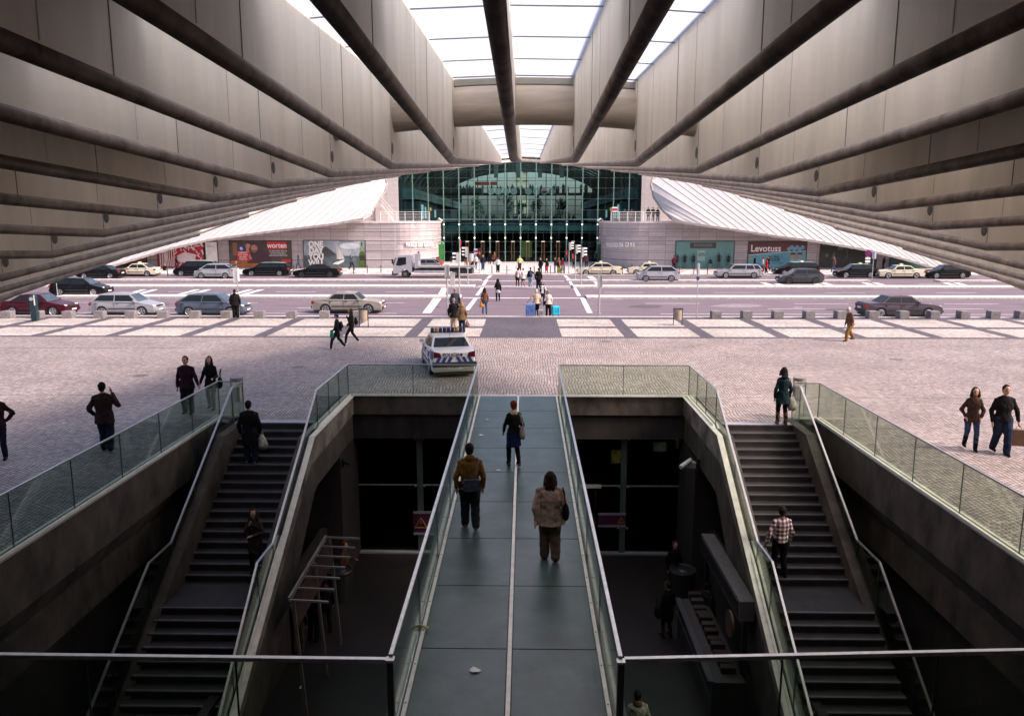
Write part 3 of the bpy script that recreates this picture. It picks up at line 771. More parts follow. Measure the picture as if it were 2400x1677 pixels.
t = empty('shopping_mall', (MC, 106, 0), label='shopping mall with curved pale stone wings and a tall green glass entrance hall', cat='shopping mall')
O = Vector(t.location)
def lo(mb): mb.v = [tuple(Vector(v) - O) for v in mb.v]; return mb
def plan(s, off=0.0):
    pts = [(-72, 100 - off), (-16.4, 100 - off)]
    for k in range(1, 10):
        a = pi / 2 * k / 10; pts.append((-16.4 + (4.55 + off) * sin(a), 107 - (7 + off) * cos(a)))
    pts += [(-11.85 + off, 107), (-11.85 + off, 113)]
    if s > 0: pts = [(2 * MC - x, y) for x, y in pts]
    return pts
for s in (-1, 1):
    pl = plan(s); sgn = 'left' if s < 0 else 'right'
    q = MB(); q.prism([(x, y, 0) for x, y in pl] + [(pl[0][0], 113, 0)], (0, 0, WT - .25)); lo(q).build('stone_wall', stone_m, t)
    q = MB(); q.prism([(x, y, WT - .25) for x, y in plan(s, .12)] + [(pl[0][0], 113, WT - .25)], (0, 0, .25)); lo(q).build('roof_ledge', ledge_m, t)
    for py in (540.6, 562.5, 585, 607):
        z = PY(900, py, 100).z
        q = MB(); q.rbox([(x, y, z) for x, y in plan(s, .015)], .07, .05); lo(q).build('course_ledge', ledge_m, t)
        q = MB(); q.rbox([(x, y, z - .055) for x, y in plan(s, .008)], .05, .05); lo(q).build('course_groove', groove_m, t)
    # upper walls
    xa, xb = (-75, -17.75) if s < 0 else (16.25, 73)
    q = MB(); q.box(xa, xb, 112.8, 120, WT, 11.5); 
    q.box(*((-21, -17.75) if s < 0 else (16.25, 19.5)), 112.5, 121, WT, 15); lo(q).build('upper_wall', stone_u, t)
# glazing
q = MB(); q.box(-17.7, 16.2, 113.0, 113.03, 0.05, 15.5); lo(q).build('glass_front', glass_mall, t)
for k in range(-8, 8):
    x = -.6 + 2.165 * k
    q = MB(); q.tube([(x, 112.8, 0), (x, 112.8, 15.5)], .075, 8); m_ = lo(q).build('mullion', green_m, t)
    q = MB()
    for py in (397, 417, 441, 466, 492, 519, 545, 566, 590):
        z = PY(1200, py, 112.8).z
        q.box(x - .22, x + .22, 112.72, 112.95, z - .03, z + .03)
    lo(q); mm = q.build('spider_bracket', mat('bracket', (.2, .25, .23), .4, metal=.5), m_)
    if -6 <= k <= 5:
        for py in (526, 557.5):
            q = MB(); q.ell((x, 112.62, PY(1200, py, 112.6).z), .12, .12, .12, 10, 8)
            lo(q).build('globe_lamp', mat('globe_lamp', (.9, .9, .9), .4, emit=(1, 1, .97), es=.7), m_, smooth=True)
q = MB()
for py in (514,):
    z = PY(1200, py, 112.9).z; q.box(-11.8, 10.4, 112.75, 112.98, z - .05, z + .05)
lo(q).build('facade_rail', green_m, t)
q = MB()
for py in (397, 417, 441, 466, 492, 545, 566, 590):
    z = PY(1200, py, 112.9).z; q.box(-17.6, 16.1, 112.97, 112.99, z - .02, z + .02)
for k in range(-8, 8): q.box(-.6 + 2.165 * (k + .5) - .012, -.6 + 2.165 * (k + .5) + .012, 112.97, 112.99, .1, 15.4)
q.cur = 0; lo(q).build('glass_joints', mat('joint_green', (.05, .09, .08), .5), t)
for px in (1095, 1131, 1166, 1202, 1237, 1273, 1308, 1343):
    c = PY(px, 566, 112.7); q = MB()
    q.box(c.x - .24, c.x + .24, 112.65, 112.8, c.z - .06, c.z + .06); d_ = lo(q).build('door_closer', white_paint, t)
    for dx in (-.2, .2):
        q = MB(); q.tube([(c.x + dx, 112.66, .35), (c.x + dx, 112.66, c.z - .15)], .03, 6); lo(q).build('door_handle', mat('warm_brass', (.22, .12, .06), .4, metal=.3), d_)
q = MB(); q.box(-11.7, 10.3, 112.4, 112.95, 0, .14); lo(q).build('door_step', kerb_m, t)
# interior
q = MB(); q.box(-18, 16.5, 113.2, 186, -.2, .02); lo(q).build('hall_floor', int_dark, t)
q = MB(); q.box(-12.5, 11.2, 114.2, 178, 5.0, 5.35); q.box(-12.5, 11.2, 114.0, 114.2, 4.5, 5.35); q.box(-18, 16.5, 178, 178.3, 0, 5.9); lo(q).build('first_floor_slab', int_dark, t)
q = MB(); q.box(-12.5, 11.2, 113.9, 113.98, 4.45, 5.2); lo(q).build('slab_edge_panel', int_mid, t)
for s in (-1, 1):
    def mx_(a): return a if s < 0 else 2 * MC - a
    def bx(q, a, b, *r): x0, x1 = sorted((mx_(a), mx_(b))); q.box(x0, x1, *r)
    q = MB(); bx(q, -18.2, -17.4, 113.2, 186, 0, 17); lo(q).build('side_wall', int_dark, t)
    q = MB(); bx(q, -17.4, -15.2, 114.5, 186, 0, 4.9); bx(q, -17.4, -15.2, 114.5, 186, 5.5, 8.6); lo(q).build('shop_row', int_dark, t)
    q = MB()
    P_ = [(-17.4, 114, 10.6), (-15.6, 114, 10.6), (-12.9, 165, 9.7), (-17.4, 165, 9.7)]
    q.prism([(mx_(a), b, c - 1.6) for a, b, c in P_], (0, 0, 1.3)); lo(q).build('gallery_floor', int_mid, t)
    q = MB()
    for j in range(16):
        y = 115.5 + 3 * j; xx = -15.6 + (y - 114) / 51 * 2.7 + .03
        q.disc((mx_(xx - .02), y, 9.65 - (y - 114) / 51 * .9), (mx_(xx + .03), y, 9.65 - (y - 114) / 51 * .9), .16, 8)
    lo(q).build('porthole_row', int_dark, t)
    for (x_, y_, w_, z0, z1, c_) in ((-15.1, 117, 2.2, 6.1, 8.2, (.28, .42, .42)), (-15.1, 121, 1.6, 6.2, 7.9, (.3, .38, .34)), (-15.1, 127, 2.4, 7.4, 7.9, (.65, .32, .1)), (-15.1, 134, 2, 6.4, 7.6, (.3, .36, .34)), (-15.1, 119, 3, 1, 3.2, (.12, .2, .18)), (-15.1, 128, 3, 2.6, 3.3, (.4, .2, .12))):
        q = MB(); x0 = mx_(x_); q.box(x0 - .03, x0 + .03, y_, y_ + w_, z0, z1)
        lo(q).build('lit_shop_window', mat('shop_glow_%d' % int(c_[0] * 100 + c_[2] * 1000), c_, .4, emit=c_, es=.45, var=.5, scale=2), t)
# vaulted roof
def arc(y, r0=0.0):
    pts = []
    for k in range(17):
        a = pi * k / 16
        pts.append((MC - (17.4 - r0) * cos(a), y, 10.3 + (6.6 - r0) * sin(a)))
    return pts
for j in range(13):
    q = MB(); q.tube(arc(115.5 + 5 * j, .4), .28, 8); lo(q).build('vault_rib', int_mid, t, smooth=True)
q = MB(); A_, B_ = arc(113.3), arc(184)
for k in range(16):
    if k in (7, 8): continue
    n = 44
    for j in range(n):
        if k in (5, 6, 9, 10) and j % 2: continue
        y0 = 113.3 + 70.7 * j / n; y1 = y0 + 70.7 / n * (.7 if k in (3, 4, 11, 12) else 1)
        a, b = A_[k], A_[k + 1]
        q.quad((a[0], y0, a[2]), (b[0], y0, b[2]), (b[0], y1, b[2]), (a[0], y1, a[2]))
lo(q).build('vault_skin', mat('vault_skin', (.025, .032, .03), .6), t, fix=False)
q = MB()
for k in range(2, 15): q.tube([A_[k], (B_[k][0], 184, B_[k][2])], .1, 6)
lo(q).build('vault_purlin', mat('vault_purlin', (.09, .12, .105), .5), t)
for x in (-9, -5, -1.2, 2.6, 6.4):
    q = MB(); q.rbox([(x, 140, 15.2), (x, 140, 12.9)], .7, .9); q.v = [(a, b, c) for a, b, c in q.v]
    q2 = MB(); q2.box(x - .35, x + .35, 139.7, 140.3, 13.2, 16); lo(q2).build('ceiling_baffle', int_mid, t)
# bridge with round signs, far window wall
zb = PY(1200, 452, 150).z
q = MB(); q.box(-17, 15.6, 149.9, 152, zb - .45, zb + .0); q.box(-16, -8, 149.6, 152, zb, zb + .9); lo(q).build('upper_bridge', int_dark, t)
for k, px in enumerate((1150.5, 1168, 1186.5, 1204.5, 1223.5, 1239, 1257, 1276, 1293)):
    c = PY(px, 449, 149.6); q = MB(); q.disc((c.x, 149.55, c.z), (c.x, 149.7, c.z), .62, 20)
    o = lo(q).build('round_sign', mat('round_sign_%d' % (k % 3 if k != 4 else 9), [(.42, .5, .45), (.5, .52, .47), (.36, .46, .42)][k % 3] if k != 4 else (.03, .03, .03), .4, c2=(.18, .26, .22) if k != 4 else None, scale=2.2), t)
    if k == 7:
        q = MB(); q.ell((c.x, 149.5, c.z), .5, .03, .2, 14, 6); lo(q).build('red_oval', mat('oval_red', (.3, .03, .02), .5), o)
q = MB(); q.box(MC - 18, MC + 18, 180, 180.3, 0, 6.0)
zt1, zt0 = PY(1200, 484, 180).z, PY(1200, 457, 180).z
for x in [MC - 18] + [MC - 14.2 + 2.18 * k for k in range(14)]: q.box(x - .09, x + .09, 180, 180.2, 5.9, 17)
q.box(MC - 18, MC - 13.4, 180.02, 180.3, 5, 12); q.box(MC + 13.4, MC + 18, 180.02, 180.3, 5, 12)
for z in (7.2, 9.1, 10.4, 13.0, 14.6): q.box(MC - 14, MC + 14, 180.02, 180.16, z - .05, z + .05)
lo(q).build('far_window_grid', mat('window_grid', (.05, .07, .07), .5), t)
q = MB(); q.box(PY(1113, 430, 148).x, PY(1165, 430, 148).x, 148, 148.3, PY(1113, 434, 148).z, PY(1113, 426, 148).z); lo(q).build('red_sign_band', mat('band_red', (.28, .055, .03), .5), t)
# gallery balustrade bars on the first floor
q = MB(); z = PY(1200, 494, 118).z
for dz in (0, -.2, -.4, -.6, -.8): q.box(-12, 10.6, 116, 116.03, z + dz - .015, z + dz + .015)
lo(q).build('gallery_railing', mat('gallery_rail', (.09, .11, .10), .4), t)
# yellow-green display inside the doors
c = PY(1228, 585, 119); q = MB(); q.box(c.x - .4, c.x + 1.2, 119, 119.4, .5, 2.9); tag(q.build('display_stand', mat('stand_yellow', (.20, .19, .02), .5, c2=(.03, .05, .01), scale=1.5, emit=(.2, .19, .02), es=.12)), 'yellow and green display stand inside the central mall doors', 'display stand')
# people on galleries as one far crowd
q = MB(); rr = random.Random(11)
def sil(q, x, y, z, h=1.7):
    q.tube([(x, y, z), (x, y, z + h * .82)], [.17, .2], 6); q.ell((x, y, z + h * .92), .11, .11, .14, 6, 4)
for k in range(60): sil(q, rr.uniform(-15.5, 14), 151 + rr.uniform(-.6, .6), zb, rr.uniform(1.5, 1.8) * (1 if rr.random() < .4 else .75))
for k in range(70): sil(q, rr.uniform(-12, 11), 170 + rr.uniform(-6, 5), 5.35, rr.uniform(1.4, 1.8))
tag(q.build('crowd', mat('crowd_dark', (.03, .035, .035), .8)), 'dark crowd on the upper galleries far inside the glass hall', 'crowd', kind='stuff')
# indoor trees
leaf_m = mat('indoor_leaf', (.03, .055, .03), .7, var=.4)
def tree(x, y, z, w_, h_, lab, n=420):
    t_ = empty('indoor_tree', (x, y, z), label=lab, cat='tree'); rr = random.Random(int(x * 10))
    q = MB(); q.tube([(0, 0, 0), (.05, 0, h_ * .55), (0, .05, h_ * .8)], [.09, .07, .03], 6)
    for a in range(4): q.tube([(0, 0, h_ * (.35 + .1 * a)), (.5 * w_ * cos(a * 1.7) * .7, .4 * sin(a * 1.7), h_ * (.55 + .1 * a))], [.04, .015], 5)
    q.build('trunk', mat('bark', (.05, .04, .03), .9), t_)
    q = MB()
    cl = [(rr.gauss(0, .28), rr.gauss(0, .28), rr.uniform(-.42, .42)) for _ in range(16)]
    for k in range(n):
        c = rr.choice(cl); p_ = Vector((c[0] * w_ + rr.gauss(0, .11) * w_, c[1] * w_ + rr.gauss(0, .11) * w_, h_ * .62 + c[2] * h_ * .7 + rr.gauss(0, .06) * h_))
        a = Vector((rr.uniform(-1, 1), rr.uniform(-1, 1), rr.uniform(-1, 1))).normalized() * .2; b = a.orthogonal().normalized() * .13
        q.quad(p_ - a, p_ + b, p_ + a, p_ - b)
    q.build('crown', leaf_m, t_, fix=False)
for px, py0, py1, wpx, lab in ((1190.5, 457, 490, 25, 'bushy dark tree left of centre inside the glass hall'), (1256, 458, 488, 21, 'bushy dark tree right of centre inside the glass hall'), (1118, 459, 492, 22, 'dark tree at the left of the first floor inside the glass hall'), (1222, 470, 492, 18, 'smaller dark tree in the middle between two taller indoor trees'), (1319, 462, 494, 24, 'wide dark tree at the right of the first floor inside the glass hall')):
    a = PY(px, py1, 146); b = PY(px, py0, 146); tree(a.x, 146, 5.36, wpx / 12.7, b.z - 5.36, lab)
# towers beyond
for px0, px1, lab in ((1206, 1219.5, 'narrow beige tower seen through the far window, left one'), (1224, 1238, 'narrow beige tower seen through the far window, right one')):
    a, b = PY(px0, 500, 300), PY(px1, 500, 300)
    t_ = empty('beige_tower', ((a.x + b.x) / 2, 300, 0), label=lab, cat='tower'); w_ = (b.x - a.x) / 2
    q = MB(); q.box(-w_, w_, 0, 8, 0, 60); q.build('wall', mat('beige_wall', (.45, .40, .27), .8), t_)
    q = MB()
    for f in range(18): q.box(-w_ * .7, w_ * .7, -.1, .05, 2 + 3 * f, 2.5 + 3 * f)
    q.build('window_bands', mat('tower_window', (.2, .19, .13), .4), t_)
# lettering on the stone wings
def spread(a, b, n, word, weights={'M': 1.3, 'A': 1.0, ' ': .55, 'I': .5}):
    w_ = [weights.get(ch, .95) for ch in word]; tot = sum(w_); out = []; c = 0
    for k in w_: out.append(a + (b - a) * (c + k / 2) / tot); c += k
    return out
word = 'VASCO DA GAMA'
def wing_pt(px, py, s):
    best = None
    for k in range(0, 1500):
        u = k / 1000.0
        if u < .5: x, y, a = -16.4 - (.5 - u) * 8, 100.0, 0
        else:
            a = (u - .5) * pi / 2 ; x, y = -16.4 + 4.55 * sin(a), 107 - 7 * cos(a); 
        tx, ty = (1, 0) if u < .5 else (4.55 * cos(a), 7 * sin(a))
        ang = math.atan2(ty, tx); nx, ny = sin(ang) * .16, -cos(ang) * .16
        X_, Y_, A_ = x + nx, y + ny, ang
        if s > 0: X_, A_ = 2 * MC - X_, -ang
        e = abs(pr((X_, Y_, 2.6))[0] - px)
        if best is None or e < best[0]: best = (e, X_, Y_, A_)
    return best[1:]
for s, pa, pb, py, sgn in ((-1, 951, 1016, 573.5, 'left'), (1, 1421, 1488, 574.5, 'right')):
    xs_ = spread(pa, pb, 13, word)
    c0_ = PY(xs_[6], py, 101)
    t_ = empty('wall_lettering', c0_, label='white letters VASCO DA GAMA on the curved %s stone wing' % sgn, cat='lettering')
    for ch, px in zip(word, xs_):
        if ch == ' ': continue
        X_, Y_, A_ = wing_pt(px, py, s); z_ = PY(px, py, Y_).z
        X2, Y2, _ = wing_pt(px + 4.6, py, s); dd_ = math.hypot(X2 - X_, Y2 - Y_)
        text(ch, .78, white_paint, 'letter', t_, wallm(X_ - c0_.x, Y_ - c0_.y, z_ - c0_.z, A_), extrude=.07, bold=.018, xscale=min(1.5, dd_ * 1.0 / (.66 * .78)) * (1 if ch != 'M' else .95))
# terrace railings
for (pa, pb, sgn) in ((892, 1007, 'left'), (1432, 1546, 'right')):
    a, b = PY(pa, 515, 101.0), PY(pb, 515, 101.0)
    t_ = empty('terrace_railing', (a.x, 101, WT), label='white tubular railing on the %s stone terrace' % sgn, cat='railing'); w_ = b.x - a.x
    n = 6
    for k in range(n + 1):
        q = MB(); x = w_ * k / n; q.tube([(x, 0, 0), (x, 0, 1.15)], .035, 6); q.build('post', white_paint, t_)
    for k in range(6):
        q = MB(); z = .2 + .18 * k + (.04 if k == 5 else 0); q.tube([(0, 0, z), (w_, 0, z)], .018 if k < 5 else .03, 6); q.build('bar', white_paint, t_)
a, b = PY(893, 478, 104), PY(922, 513, 104)
t_ = empty('terrace_stair_rail', a, label='white sloping stair rail climbing behind the left terrace railing', cat='stair rail')
for dz in (0, .5, 1.0):
    q = MB(); q.tube([(0, 0, dz), (b.x - a.x, 0, b.z - a.z + dz)], .03, 6); q.build('bar', white_paint, t_)
q = MB(); q.slab((0, .2, -.4), (b.x - a.x, .2, b.z - a.z - .4), (b.x - a.x, .2, b.z - a.z - .1), (0, .2, -.1), .2); q.build('stringer', white_paint, t_)
for px, lab in ((1028, 'small white camera at the end of the left stone ledge'), (1409, 'small white camera at the end of the right stone ledge')):
    c = PY(px, 512, 106); t_ = empty('wall_camera', c, label=lab, cat='camera'); s_ = -1 if px > 1200 else 1
    q = MB(); q.tube([(0, 0, 0), (.5 * s_, 0, -.28)], .11, 8); q.build('camera_body', white_paint, t_)
    q = MB(); q.tube([(0, 0, -.05), (-.35 * s_, .2, -.35)], .04, 6); q.build('bracket', galv, t_)
# ---- white slatted canopies over the wings
slat_m = mat('white_slat', (.52, .50, .505), .45, var=.05)
slat_shade = mat('slat_shadow_line', (.33, .31, .31), .7)  # grey for strips that paint in the shadow between slats
slat_e = mat('slat_rim', (.30, .28, .27), .6, var=.3, scale=3)
def pl_at(P_, f):
    L_ = [0]
    for a, b in zip(P_[:-1], P_[1:]): L_.append(L_[-1] + math.dist(a[:2], b[:2]))
    d = f * L_[-1]
    for i in range(len(P_) - 1):
        if d <= L_[i + 1] + 1e-9:
            g = (d - L_[i]) / (L_[i + 1] - L_[i]); a, b = P_[i], P_[i + 1]
            return tuple(a[j] + (b[j] - a[j]) * g for j in range(3))
    return P_[-1]
LOWL = [(200, 640, 97), (400, 580, 96.5), (500, 558, 96.2), (620, 542, 96), (780, 523, 96), (860, 508.5, 96.5), (871, 499, 98)]
UPL = [(330, 500, 104), (560, 480, 106), (760, 420, 107), (880, 402, 107), (902, 412, 106), (907, 430, 104.5), (903, 448, 103), (889, 468, 101), (875, 488, 99), (871, 498, 98.2)]
LOWR = [(2240, 640, 97), (2112, 603, 97), (2029, 583, 96.5), (1905, 562, 96.2), (1822, 552, 96), (1740, 539, 96), (1657, 527, 96), (1585, 517, 97), (1575, 513, 98)]
UPR = [(2100, 540, 104), (1900, 470, 106), (1650, 410, 107), (1545, 408, 107), (1530, 418, 106), (1526, 434, 104.5), (1533, 463, 103), (1549, 488, 101), (1562, 501, 99), (1574, 512, 98.2)]
for LOW, UPP, sgn in ((LOWL, UPL, 'left'), (LOWR, UPR, 'right')):
    t_ = empty('louvred_canopy', PY(LOW[3][0], LOW[3][1], 97), label='white curved louvred canopy over the %s stone wing' % sgn, cat='canopy'); O_ = Vector(t_.location)
    n = 30
    def PT(f, g):
        lo_, up_ = pl_at(LOW, f), pl_at(UPP, f ** .85)
        px = lo_[0] + (up_[0] - lo_[0]) * g; py = lo_[1] + (up_[1] - lo_[1]) * g; Y = lo_[2] + (up_[2] - lo_[2]) * g - 1.2 * sin(pi * g) * (1 - f * .6)
        return PY(px, py, Y) - O_
    for k in range(n):
        f0, f1 = k / n, (k + 1) / n
        q = MB(); m_ = 8
        for j in range(m_):
            g0, g1 = j / m_, (j + 1) / m_
            a, b, c, d = PT(f0, g0), PT(f1, g0), PT(f1, g1), PT(f0, g1)
            o_ = Vector((0, -.3, .0))
            q.quad(a + o_, b, c, d + o_); q.quad(a + o_, a, d, d + o_)
            if j == 0:
                q.quad(a + o_ , b , b + Vector((0, .3, -.22)), a + o_ + Vector((0, .3, -.28)))
        q.cur = 1; q.rbox([PT(f0, j / m_) + Vector((0, -.33, .02)) for j in range(m_ + 1)], .035, .035)
        q.build('slat', [slat_m, slat_shade], t_, fix=False)
    q = MB(); q.tube([PY(*UPP[k]) - O_ for k in range(3, len(UPP))], .16, 8); q.build('edge_rim', slat_e, t_)
    q = MB(); q.tube([PY(*pl_at(LOW, k / 20)) - O_ + Vector((0, .1, -.06)) for k in range(21)], .13, 8); q.build('lower_rim', slat_m, t_)
# ---------------------------------------------------------------- shop windows and posters on the wings
class Pan:
    def __init__(s, name, x0, x1, y0, y1, label, cat, bgm, frame=True):
        a, b = PY(x0, y1, 99.93), PY(x1, y0, 99.93)
        s.w, s.h = b.x - a.x, b.z - a.z; s.k = 0
        if a.z < .1: s.h += a.z - .1; a.z = .1
        s.t = empty(name, a, label=label, cat=cat)
        q = MB(); q.box(0, s.w, -.0, .06, 0, s.h); q.build('panel', bgm, s.t)
        if frame:
            q = MB(); d = .07
            q.box(-d, 0, -.04, .06, -d, s.h + d); q.box(s.w, s.w + d, -.04, .06, -d, s.h + d); q.box(0, s.w, -.04, .06, s.h, s.h + d)
            q.build('frame', black, s.t)
    def poly(s, pts, m, name='print'):
        s.k += 1; y = -.003 * s.k
        q = MB(); q.prism([(u * s.w, y, v * s.h) for u, v in pts], (0, .002, 0)); return q.build(name, m, s.t)
    def ellp(s, u, v, ru, rv, m, n=20, name='print', a0=0, a1=2 * pi):
        return s.poly([(u + ru * cos(a0 + (a1 - a0) * k / n), v + rv * sin(a0 + (a1 - a0) * k / n)) for k in range(n)], m, name)
    def txt(s, st, u, v, size, m, xs=1.0, bold=.01, rot=0, shear=0, align='CENTER'):
        s.k += 1
        return text(st, size * s.h, m, 'lettering', s.t, wallm(u * s.w, -.004 * s.k - .01, v * s.h) @ Matrix.Rotation(rot, 4, 'Z'), extrude=.002, bold=bold, xscale=xs, shear=shear, align=align)
def pm(name, c, c2=None, scale=1.5, var=.1): return mat('poster_' + name, c, .45, c2=c2, scale=scale, var=var)
wht = pm('white', (.8, .79, .78)); red = pm('red', (.62, .02, .03)); blk = pm('black', (.02, .02, .02))
# red and white stroke pattern
P = Pan('pattern_poster', 372, 479, 566, 628, 'red and white stroke patterned shop front left of the narrow white panel', 'poster', pm('crimson', (.50, .02, .05)))
rr = random.Random(5)
for k in range(64):
    u, v = rr.uniform(.38, .97), rr.uniform(.05, .96); a = rr.uniform(0, pi); l = rr.uniform(.04, .09); w_ = .012
    du, dv = cos(a) * l * .6, sin(a) * l * 1.1; nu, nv = -sin(a) * w_ * .8, cos(a) * w_ * 1.4
    P.poly([(min(.995, max(0.005, x)), min(.99, max(.01, y))) for x, y in ((u - du - nu, v - dv - nv), (u + du - nu, v + dv - nv), (u + du + nu, v + dv + nv), (u - du + nu, v - dv + nv))], wht)
for k in range(9):
    u = .05 + .035 * k; b = .05 * sin(k * .9)
    P.poly([(u, .03), (u + .016, .03), (u + .022 + b * .4, .5), (u + .016, .96), (u, .96), (u + .004 + b * .4, .5)], wht)
P.poly([(.45, .2), (.78, .15), (.82, .5), (.6, .6), (.42, .45)], pm('pale_pink', (.75, .62, .64)))
P = Pan('shop_panel', 481, 508, 567, 626, 'narrow plain white shop panel with faint grey lettering', 'shop sign', wht)
P.txt('swatch', .5, .83, .13, pm('grey', (.35, .34, .34)), xs=.8, bold=.0)
# electronics billboard
P = Pan('billboard', 541, 681, 565, 628, 'billboard of a smiling man at an orange table with a red worten logo', 'billboard', pm('interior', (.12, .07, .06), c2=(.025, .02, .025), scale=.8))
P.poly([(0.002, 0.002), (.45, .002), (.62, .2), (.3, .27), (.002, .24)], pm('orange_table', (.48, .16, .04), c2=(.28, .08, .02), scale=1))
P.poly([(.05, .45), (.12, .45), (.12, .95), (.05, .95)], pm('wood', (.22, .12, .07)))
P.poly([(.27, .15), (.68, .15), (.66, .42), (.58, .6), (.5, .68), (.4, .7), (.32, .5)], pm('plum_shirt', (.06, .02, .035)))
P.ellp(.40, .72, .052, .15, pm('skin', (.52, .27, .19), c2=(.4, .2, .14)))
P.ellp(.40, .86, .056, .09, pm('hair', (.05, .03, .025)), a0=-.15, a1=pi + .15)
P.poly([(.355, .69), (.37, .60), (.43, .60), (.445, .69), (.40, .64)], pm('beard', (.16, .08, .06)))
P.poly([(.26, .84), (.30, .92), (.345, .86), (.33, .76), (.31, .70), (.33, .5), (.36, .3), (.29, .3), (.275, .6)], pm('arm', (.46, .24, .17)))
P.poly([(.62, .7), (.93, .7), (.93, .97), (.62, .97)], red)
P.txt('worten', .775, .83, .27, wht, xs=.95, bold=.02)
for k, l in enumerate(('OS MELHORES PRECOS', 'EM TECNOLOGIA E', 'ELECTRODOMESTICOS')): P.txt(l, .79, .62 - .085 * k, .085, wht, xs=.8, bold=.0)
P.poly([(.84, .2), (.99, .2), (.99, .3), (.84, .3)], red)
P.poly([(.105, .28), (.32, .24), (.33, .34), (.30, .42), (.34, .52), (.31, .6), (.13, .62), (.10, .5), (.13, .4)], red)
for k, l in enumerate(('O MUNDO', 'ESTÁ CADA', 'VEZ MAIS', 'WORTEN')): P.txt(l, .215, .56 - .085 * k, .08, wht, xs=.9, bold=.004)
P.ellp(.195, .72, .047, .105, pm('royal_blue', (.01, .06, .35))); P.ellp(.195, .72, .025, .055, wht)
P.poly([(.19, .70), (.21, .70), (.225, .78), (.20, .74)], pm('royal_blue', (.01, .06, .35)))
# sailing billboard
P = Pan('billboard', 714, 855, 564, 628, 'billboard of a sailing boat in a grey sea with white words and a green bottle', 'billboard', pm('stormy_sky', (.42, .47, .52), c2=(.12, .17, .21), scale=.7))
P.poly([(.002, .002), (.998, .002), (.998, .42), (.002, .46)], pm('grey_sea', (.12, .16, .17), c2=(.03, .045, .05), scale=1.6))
P.poly([(.3, .4), (.3, .72), (.36, .78), (.46, .62), (.55, .44)], pm('rock', (.05, .05, .055)))
P.ellp(.75, .8, .17, .12, pm('cloud', (.62, .66, .68), c2=(.35, .4, .43), scale=1))
P.poly([(.535, .3), (.53, .84), (.555, .84), (.62, .34)], pm('sail', (.42, .43, .42))); P.poly([(.565, .3), (.57, .75), (.66, .32)], pm('sail2', (.5, .5, .48)))
P.poly([(.46, .12), (.5, .18), (.66, .30), (.64, .2), (.56, .1)], pm('spray', (.68, .69, .7)))
P.poly([(.90, .02), (.99, .02), (.995, .5), (.965, .62), (.96, .95), (.935, .95), (.93, .62), (.90, .5)], pm('bottle_green', (.10, .16, .02), c2=(.03, .06, .01)))
P.poly([(.905, .25), (.99, .25), (.99, .45), (.905, .45)], pm('bottle_label', (.02, .03, .02)))
P.poly([(.936, .62), (.960, .62), (.96, .8), (.936, .8)], pm('bottle_neck', (.3, .33, .08)))
for k, l in enumerate(('ONE', 'DAY', 'YOU', 'WILL')): P.txt(l, .20, .86 - .235 * k, .31, wht, xs=.86, bold=.045)
# lingerie window
teal = pm('teal_window', (.13, .29, .27), c2=(.09, .23, .21), scale=.6)
P = Pan('shop_window', 1583, 1721, 566, 629, 'teal shop window with black mannequins and a -50% sale card', 'shop window', teal)
P.poly([(.24, .74), (.69, .74), (.69, .96), (.24, .96)], pm('sign_board', (.05, .045, .045))); P.txt('INTIMISSIMI', .465, .85, .14, pm('dim_white', (.28, .25, .24)), xs=1.0, bold=.0)
P.poly([(.37, .26), (.505, .26), (.505, .66), (.37, .66)], pm('card', (.27, .42, .37))); P.txt('-50%', .44, .5, .19, blk, xs=.78, bold=.0)
for u in (.33, .72, .86): P.poly([(u, .002), (u + .004, .002), (u + .004, .73), (u, .73)], pm('joint', (.07, .15, .14)))
for k, (px, hgt, pose) in enumerate(((1605, 1.75, 0), (1625, 1.75, 1), (1664.5, 1.2, 2), (1685, 1.85, 0), (1707, 1.75, 1), (1586.5, 1.75, 1))):
    c = PY(px, 628, 99.6)
    t_ = empty('mannequin', (c.x, 99.62, .12), label='black dressed shop mannequin, %s in the teal window' % ['second from the left', 'just left of the sale card', 'seated on a stool', 'tallest one, hands on hips', 'rightmost', 'leftmost at the window edge'][k], cat='mannequin', group='mannequins in the teal shop window')
    dk = mat('mannequin_body', (.09, .11, .10), .5); dd = mat('mannequin_dress', (.015, .012, .015), .7)
    q = MB()
    if pose == 2:
        q.tube([(.35, 0, .05), (.3, -.05, .45), (.02, -.05, .5)], [.04, .055, .07], 8); q.tube([(-.35, 0, .05), (-.1, 0, .5), (0, 0, .52)], [.04, .055, .07], 8)
        q.tube([(0, 0, .5), (.03, 0, .75), (0, 0, 1.0)], [.12, .09, .12], 8); q.ell((0, 0, 1.17), .07, .07, .1, 8, 6); q.tube([(.1, 0, .98), (.3, 0, .8), (.35, 0, .55)], .03, 6)
    else:
        f = hgt / 1.75; e = .1 if pose else .16
        for s_ in (-1, 1):
            q.tube([(s_ * e, 0, .02), (s_ * .09, 0, .5 * f), (s_ * .07, 0, .92 * f)], [.035, .05, .075], 8)
            q.tube([(s_ * .18, 0, 1.42 * f), (s_ * (.33 if pose == 0 else .24), .02, 1.15 * f), (s_ * .16, -.05, (.98 if pose == 0 else .85) * f)], [.045, .035, .025], 8)
        q.tube([(0, 0, 1.4 * f), (0, 0, 1.52 * f)], .045, 8); q.ell((0, 0, 1.63 * f), .075, .09, .11, 8, 6)
    q.build('figure', dk, t_, smooth=True)
    q = MB()
    if pose == 2: q.tube([(.03, 0, .48), (.03, 0, .72), (0, 0, .98)], [.16, .11, .14], 10)
    else: q.tube([(0, 0, .72 * f), (0, 0, .95 * f), (0, 0, 1.12 * f), (0, 0, 1.35 * f), (0, 0, 1.45 * f)], [.19, .17, .12, .17, .12], 12)
    q.build('dress', dd, t_, smooth=True)
